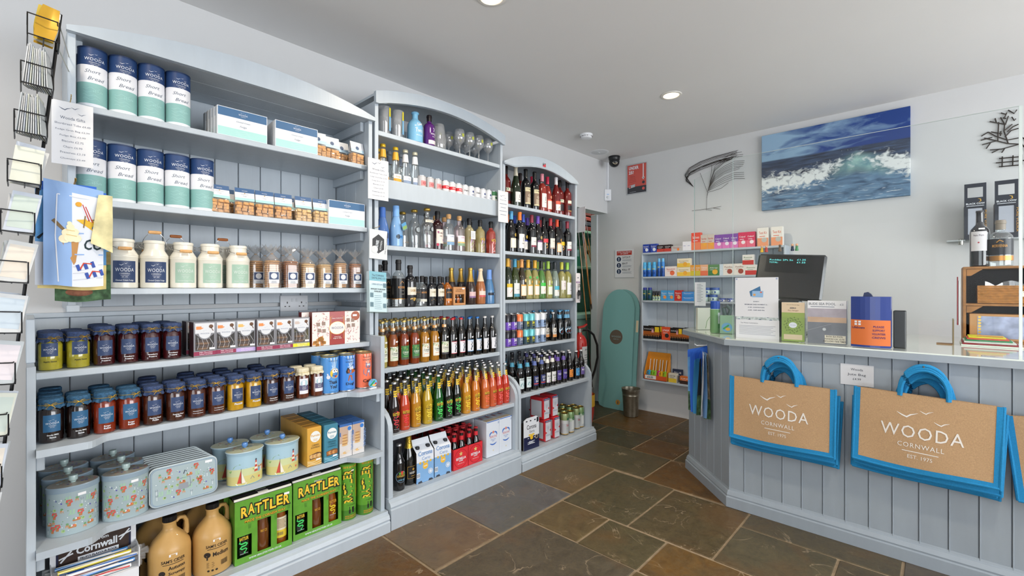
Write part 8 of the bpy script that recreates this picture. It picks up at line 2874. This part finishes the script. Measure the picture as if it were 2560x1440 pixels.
def mk_bag(front,w=.475,h=.335):
    d=.012

    def bow_(u,v):return-.010*math.sin(math.pi*u)*(.4+.6*v)+.004*math.sin(7*u+3*v)*(1-v)
    b=MB()
    b.grid(lambda u,v:((u-.5)*w,bow_(u,v),-h*(1-v)-.006*math.sin(5*u)*(1-v)),16,12,JUTE)
    b.grid(lambda u,v:((.5-u)*w,d+.3*bow_(u,v),-h*(1-v)),8,6,JUTE)
    t=MB()
    for sx in (-1,1):
        t.tube([(sx*w/2,d/2-.002,-h*k/8)for k in range(9)],.0065,BTR,8)
        t.grid(lambda u,v:(sx*w/2-sx*.02*u,bow_(.5+sx*(.5-.042*u),1-v)-.0014,-h*v-.006*math.sin(5*(.5+sx*.5))*v),1,10,BTR)
    t.grid(lambda u,v:((u-.5)*w,bow_(u,.06*v)-.0014,-h*(1-.058*v)-.006*math.sin(5*u)*(1-.06*v)),16,1,BTR)
    t.tube([((k/12-.5)*w,bow_(k/12,0)*.6+d/2-.004,-h-.006*math.sin(5*k/12))for k in range(13)],.0065,BTR,8)
    hd=[]
    for j,y in enumerate((-.004,d+.002)):
        H_=MB()
        for o_ in (0,.010,.019):
            H_.tube([((.082-o_*.3)*math.cos(a),y-.004*math.sin(a)-o_*.2,-.01+(.140-o_)*math.sin(a)** .8 if math.sin(a)>0 else-.01)for a in [i*math.pi/18 for i in range(19)]],.0072,BTR,8)
        hd.append(('handle',H_))
    parts=[('jute_body',b),('blue_trim',t)]+hd
    if front:
        p=MB()
        logo(p,.27,-.005,-.190,M('#e6e2dc',.7),y=0)
        p.v=[(x,bow_(x/w+.5,1+z/h)-.0016,z)for x,y,z in p.v]
        parts.append(('print',p))
    return Proto('jute_bag','bag','x',parts)


BG1,BG0=mk_bag(1),mk_bag(0)
for s_,(yc,zt,n)in enumerate(((.592,.764,4),(.040,.782,4))):
    for i in range(n):
        lab=['front WOODA jute bag hanging at the left hook of the counter','front WOODA jute bag hanging at the right hook of the counter'][s_]if i == 0 else '%s jute bag behind the front one at the %s hook'%(['','second','third','rearmost'][i],['left','right'][s_])
        o=(BG0 if i else BG1).put((2.655+i*.029,yc+(0,-.010,.012,-.016)[i],zt-(0,.030,.052,.062)[i]),R(-90),lab,'jute bags on the counter',(0,R((.8,1.8)[s_]+(0,1.0,-.6,2.2)[i])))
        o.scale=(1,1,1)
    MB().tube([(2.765,0,0),(2.68,0,-.002),(2.645,0,.004),(2.640,0,.02)],.0035,STEEL,8).build('bag_hook',None,label='steel hook holding the %s jute bags'%['left','right'][s_],cat='hook').location=(0,yc,zt+.112)
o=BG0.put((2.70,-.44,.76),R(-90),'jute bag at the right picture edge with blue trim','jute bags on the counter',(0,R(-6)))
b=MB().box(-.065,.065,0,.0012,0,.102,PAPER); p=MB()
for t,w_,z,h_ in (('Wooda',.048,.072,.011),('Jute Bag',.072,.048,.014),('£4.99',.032,.026,.010)):fit(p,t,w_,0,z,INK,h=h_,y=-.0006)
Proto('price_card','sign','white Wooda Jute Bag price card on the counter front',[('card',b),('print',p)]).put((CX-.004,.283,.775),R(-90))
# hanging tea towels at the cut corner
n45=Vector((-d45,d45,0)); t45=Vector((d45,d45,0))
base=Vector((K0[0],K0[1],0))+t45*.25
for i in range(7):
    cA=[TSKY,TDB,M('#3a8ac0',.8),M('#22282e',.8),TW_,M('#6f9ac8',.8),M('#b9a88a',.8,noise=.5,nscale=40)][i]
    ph_=R(-12+17*i)
    dr=n45*math.cos(ph_)-t45*math.sin(ph_)
    wd=.115-.006*i
    g=MB().grid(lambda u,v:(.010*math.sin(5*u+3*v+i)+.004*i,wd*u,-.42*(1-v)-.006*i+.012*u*(1-v)-.03*u*v),8,16,lambda a,c_:TDB if c_>13 and i<4 else (TGRN if c_<5 and i in (0,3,6)else cA))
    o=g.build('tea_towel',None,label='%s folded tea towel hanging at the cut corner of the counter'%(ORD[i]if i else 'leftmost'),cat='tea towel',group='tea towels on the counter corner')
    o.location=(base.x+n45.x*.01,base.y+n45.y*.01,.888); o.rotation_euler=(0,0,math.atan2(dr.y,dr.x)-math.pi/2)
q=base+n45*.012
MB().tube([(q.x-.00,q.y,.89),(q.x-.06,q.y+.04,.89),(q.x-.07,q.y+.05,.90)],.003,WHITE,6).build('towel_hook',None,label='white hook holding the counter tea towels',cat='hook')

# acrylic sneeze screen
PT=2.01
sc_=empty('acrylic_screen',(0,0,0),0,'clear acrylic sneeze screen standing on the counter','screen')
PX_=2.832
fr=[(-.252,WT+.001),(-.13,WT+.001),(-.13,WT+.12),(-.06,WT+.14),(.05,WT+.14),(.06,WT+.13),(.06,WT+.001),(.872,WT+.001),(.872,PT),(-.252,PT)]
fp=MB(); fp.prism(fr,'x',PX_,PX_+.005,PLEXI); fp.build('front_pane',sc_)
EDG=M('#cfdad8',.15,coat=.5)
MB().box(PX_,PX_+.005,.872,.8735,WT,PT,M('#a9b8b6',.3)).build('pane_edge',sc_)
MB().box(PX_-.001,PX_+.010,-.262,-.252,WT,PT,EDG).build('pane_edge',sc_)
MB().box(PX_,PX_+.005,-.252,.872,PT,PT+.0015,EDG).build('top_edge',sc_)
sp_=MB().box(0,.515,-.005,0,WT+.001,PT,PLEXI); o=sp_.build('side_pane',sc_); o.location=(PX_,.875,0); o.rotation_euler=(0,0,R(45))
o=MB().box(.515,.516,-.005,.0,WT+.001,PT,M('#a9b8b6',.3)).build('pane_edge',sc_); o.location=(PX_,.875,0); o.rotation_euler=(0,0,R(45))
# notices fixed to the screen
def cside(name,cat,label,px0,px1,py0,py1,fn,X=PX_-.004,base=None,th=.0015):
    ya,yb=atx(px0,X),atx(px1,X)
    yc=(ya+yb)/2
    z1,z0=hz(py0,X,yc),hz(py1,X,yc)
    w,h=ya-yb,z1-z0
    b=MB().box(-w/2,w/2,0,th,0,h,base or PAPER); p=MB(); fn(p,w,h)
    return Proto(name,cat,label,[('sheet',b),('print',p)]).put((X,yc,z0),R(-90))


def card1(p,w,h):
    y=-.0006
    p.poly([(-.035,.145),(.02,.175),(.024,.145),(-.028,.115)],M('#3f6f9a',.5),y=y); p.poly([(-.022,.112),(.035,.112),(.037,.148),(-.02,.148)],M('#8fb4d8',.5),y=y-.0003); p.patch(-.015,-.003,.12,.132,M('#d8a05a',.5),y=y-.0006); p.patch(.02,.03,.137,.144,M('#d86a4a',.5),y=y-.0006)
    for t,w_,z in (('SORRY!',.03,.085),('MINIMUM CARD PAYMENT IS -',.12,.068),('£1.00 - CONTACTLESS',.085,.052),('£3.00 - CHIP AND PIN',.085,.036)):fit(p,t,w_,0,z,M('#5a6478',.5),h=.006,bold=.02,y=y)
    for u in (-w/2+.008,w/2-.008):p.disc(u,h-.008,.005,M('#9aa6c4',.4),y=y)


def card2(p,w,h):
    y=-.0006
    fit(p,'Sea Waves Commission',.09,-.04,h-.022,PALEINK,h=.007,y=y)
    for i in range(7):p.patch(-w*.42,w*(.42-.05*(i%3)),h-.036-i*.008,h-.0335-i*.008,M('#a6abb6',.5),y=y)


SEAB=M('#43566e',.5,noise=.7,nscale=28)
cside('payment_notice','notice','white MINIMUM CARD PAYMENT notice on the screen',1838,1946,694,793,card1)
cside('wave_postcard','picture','wave picture strip below the card payment notice',1840,1947,772,808,lambda p,w,h:(p.poly([(-w/2+w*i/12,h*(.2+.1*math.sin(i*2.1)))for i in range(13)]+[(w/2-w*i/12,h*(.5+.14*math.sin(i*1.7)))for i in range(13)],M('#b9c4c4',.5,noise=.4,nscale=60),y=-.0006)),X=PX_-.0025,base=SEAB)
cside('text_notice','notice','typed text notice at the foot of the screen',1840,1948,800,849,card2,X=PX_-.006)
cside('receipt_strip','notice','narrow printed list taped to the side pane',1737,1764,706,765,lambda p,w,h:[p.patch(-w*.3,w*(.25 if i%2 else .1),h*.9-i*h*.06,h*.915-i*h*.06,PALEINK,y=-.0006)for i in range(13)],X=3.155)


def holder(name,label,px0,px1,py0,py1,fn,X,th=.03,hexc='#dfe1e4'):
    ya,yb=atx(px0,X),atx(px1,X); yc=(ya+yb)/2
    w,h=ya-yb,hz(py0,X,yc)-WT
    b=MB().box(-w/2+.003,w/2-.003,.004,.004+th,.004,h,M(hexc,.5)); p=MB(); fn(p,w-.006,h)
    a=MB().box(-w/2,w/2,-.002,.001,0,h*.62,PLEXI).box(-w/2,w/2,.006+th,.009+th,0,h,PLEXI).box(-w/2,-w/2+.002,0,.008+th,0,h*.6,PLEXI).box(w/2-.002,w/2,0,.008+th,0,h*.6,PLEXI)
    return Proto(name,'leaflet holder',label,[('leaflets',b,[('print',p)]),('clear_holder',a)]).put((X,yc,WT+.001),R(-90))


def gcard(p,w,h):
    y=.0032
    p.patch(-w/2,w/2,0,h*.74,M('#8fa45a',.5),y=y); p.patch(-w/2,w/2,h*.74,h,M('#d3bfa2',.5),y=y)
    for i in range(40):
        a=i*.157; r_=.034+.008*math.sin(i*2.3)
        p.disc(r_*math.cos(a),h*.42+r_*math.sin(a),.0035,M('#6a7a44',.5),y=y-.0003,n=5)
    p.disc(0,h*.42,.019,M('#dfe0ea',.5),y=y-.0006,k=.8); fit(p,'WOODA',.026,0,h*.41,M('#7a84a8',.5),y=y-.0009)
    p.patch(-w*.4,w*.4,h*.05,h*.18,M('#d3bfa2',.5),y=y-.0004); fit(p,'ZERO',.03,0,h*.84,INK,h=.008,bold=.03,y=y-.0004); fit(p,'Pico Nougat',.05,0,h*.78,M('#7a4a3a',.5),shear=.3,y=y-.0004); fit(p,'We sell Wooda Eggs',.06,0,h*.93,M('#7a6a54',.5),h=.006,y=y-.0004)


def bude(p,w,h):
    y=.0032
    for a,c_,hx in ((.62,.82,'#a9a4ae'),(.5,.62,'#c9a890'),(.0,.5,'#7a7c86')):p.patch(-w/2,w/2,h*a,h*c_,M(hx,.5,noise=.1,nscale=20),y=y)
    fit(p,'BUDE SEA POOL',.115,-.02,h*.90,M('#7a8088',.5),h=.013,bold=.01,y=y); p.patch(-w*.42,w*.2,h*.855,h*.868,PALEINK,y=y); fit(p,'£2',.015,w*.38,h*.90,PALEINK,h=.009,y=y)
    p.line([(-w/2,h*.3),(.02,h*.47)],.0012,M('#a9abb4',.5),y=y-.0004); p.disc(-.01,h*.34,.008,M('#c9ccd2',.5),y=y-.0004,n=7)
    p.patch(-w*.05,w*.48,.006,.046,M('#e2d8c8',.5),y=y-.0006)
    for i,t in enumerate(('BUDE SEA POOL','HANDBOOK, £2.95','INCLUDES TIDE TIMES')):fit(p,t,.07+.012*i,w*.2,.036-i*.012,M('#4a4038',.5),h=.008,bold=.02,y=y-.001)


holder('leaflet_holder','clear holder of green Wooda leaflets on the worktop',1952,2013,757,850,gcard,2.80)
holder('handbook_holder','clear stand of BUDE SEA POOL handbooks',2017,2118,753,857,bude,2.79,.035)
# lifeboat collection box
cb=MB(); w_,h_=.155,.245
ya=atx(2176,2.752)
BN=M('#2a3f86',.35,coat=.3)
cb.prism([(-.075+.15*i/8,-.018*math.sin(math.pi*i/8))for i in range(9)]+[(.075,.07),(-.075,.07)],'z',.004,h_,BN)
tp=MB().prism([(-.03,h_),(.012,h_-.012),(.0,h_+.012),(-.012,h_+.022),(-.026,h_+.018)],'y',.02,.05,M('#1c2a50',.4))
p=MB()
def cyb(u):return-.018*math.sin(math.pi*(u+.075)/.15)-.0008
q=MB(); q.grid(lambda u,v:(-.0745+.149*u,cyb(-.0745+.149*u),.014+.12*v),10,1,M('#d8743a',.45))
for i,t in enumerate(('PLEASE','SUPPORT','VOLUNTEER','CREWS')):fit(p,t,.04+.005*min(i,2),.032,.098-i*.017,M('#5a3060',.5),h=.010,bold=.02,y=0)
fit(p,'Lifeboats',.05,-.045,.092,M('#4a3a60',.5),h=.011,bold=.02,y=0)
for u in (-.06,-.045):
    for z in (.108,.120):p.patch(u,u+.010,z,z+.009,WPRINT,y=0)
p.v=[(x,cyb(x)-.0008,z)for x,y,z in p.v]
Proto('collection_box','collection box','blue and orange lifeboat collection box on the worktop',[('body',cb),('top_slot',tp),('orange_panel',q,[('print',p)])]).put((2.752,ya,WT+.001),R(-90))
MB().box(2.85,2.9,ya-.125,ya-.078,WT,WT+.18,BLACK,b=.004).build('card_box',None,label='dark box beside the lifeboat collection box',cat='box')
# till
tl_=empty('till',(0,0,0),0,'black till with customer display behind the screen','till')
TBK=M('#15161a',.25,coat=.5)
yt0,yt1,Xt=.868,.495,3.20
mn=MB().box(0,yt0-yt1,0,.03,0,.29,TBK,b=.012); o=mn.build('monitor',tl_); o.location=(Xt,yt0,1.195); o.rotation_euler=(R(-14),R(4),R(-90))
dsp=MB().patch(.05,.30,.17,.28,M('#07090b',.15,coat=.8),y=-.0012)
fit(dsp,'Roddas 2Pt Se',.13,.135,.245,M('#5fc8c8',.5,e=1.2),h=.010,y=-.002); fit(dsp,'TOTAL:',.05,.095,.228,M('#5fc8c8',.5,e=1.2),h=.010,y=-.002)
fit(dsp,'£1.25',.045,.245,.248,M('#5fc8c8',.5,e=1.2),h=.010,y=-.002); fit(dsp,'£1.25',.045,.245,.231,M('#5fc8c8',.5,e=1.2),h=.010,y=-.002)
o=dsp.build('customer_display',tl_); o.location=(Xt,yt0,1.195); o.rotation_euler=(R(-14),R(4),R(-90))
MB().box(3.22,3.36,.58,.78,WT+.001,WT+.02,TBK,b=.004).box(3.27,3.31,.64,.72,WT+.02,1.24,TBK,b=.006).build('stand',tl_)
m=MB().box(0,.12,0,.05,0,.22,TBK,b=.012); m.patch(.03,.12,.13,.155,M('#b03a44',.5),y=-.001); fit(m,'£ 377 5100',.07,.075,.138,WPRINT,h=.010,y=-.0015)
o=m.build('card_machine',None,label='dark card machine with red strip beside the till',cat='card machine'); o.location=(3.05,.69,WT+.001); o.rotation_euler=(0,0,R(-90))
for i,(hx,px)in enumerate((('#e0b02a',1905),('#b8403a',1916),('#6a5a4a',1950),('#23304a',1981),('#4a8a5a',1992))):
    z=hz(642-.06*(px-1905),3.2,atx(px,3.2))-.012
    f=MB().lathe([(.009,0),(.010,.006),(.007,.018),(.008,.026),(.004,.03)],M(hx,.5),10); h2=MB().lathe([(.004,.028),(.008,.034),(.007,.042),(0,.045)],M('#d8a888',.5)if i != 2 else M(hx,.5),10)
    Proto('toy_figure','figurine','x',[('body',f),('head',h2)]).put((3.245,atx(px,3.245),1.479),0,'tiny %s figurine standing on top of the till'%['yellow','red','brown','navy','green'][i],'figurines on the till')
# small goods behind the side pane
a1=MB().lathe([(.028,0),(.03,.004),(.03,.15),(.027,.155)],[M('#8fb88a',.4),M('#6f9a6a',.4),M('#c9dcd0',.4)],22); a2=MB().lathe([(.0285,.152),(.0285,.20),(.026,.203),(0,.203)],M('#2a52b0',.4),22); p=MB().patch(-.02,.02,.06,.13,M('#dfe6e8',.5),r=.0306).patch(-.02,.02,.03,.055,M('#4a8a4a',.5),r=.0306)
Proto('spray_tin','spray can','green spray can with blue cap behind the side pane',[('can',a1),('cap',a2),('label',p)]).put((3.02,atx(1788,3.02),WT+.001))
m=MB().box(-.04,.04,0,.05,0,.115,M('#93b598',.5),b=.002); m.disc(.0,.04,.03,M('#6fa8d0',.5),y=-.0008); m.disc(.006,.03,.014,M('#e0b04a',.5),y=-.0012,k=.7); m.line([(-.02,.03),(.012,.055)],.01,M('#3f9a4a',.5),y=-.001)
m.tube([(-.01,.025,.115),(-.02,.025,.16),(.0,.025,.175),(.02,.025,.15),(.01,.025,.115)],.012,M('#5a6a6a',.6),8)
o=m.build('magnet_box',None,label='green box with round seaside magnet behind the side pane',cat='box'); o.location=(3.0,atx(1817,3.0),WT+.001); o.rotation_euler=(0,0,R(-75))
m=MB().box(-.055,.055,0,.03,0,.15,M('#c9ccc0',.5),b=.002); m.line([(.0,.01),(.01,.06),(.03,.09)],.004,M('#7a9a6a',.5),y=-.0008)
o=m.build('pale_carton',None,label='pale carton with plant motif behind the side pane',cat='box'); o.location=(3.19,atx(1764,3.19),WT+.001); o.rotation_euler=(0,0,R(-45))
m=MB(); fit(m,'JAG',.045,0,0,M('#6a6a64',.5),h=.022)
m.v=[(2.77+z,-.16-x,WT+.0006)for x,y,z in m.v]
m.build('worktop_lettering',None,label='grey JAG lettering on the worktop edge',cat='lettering')
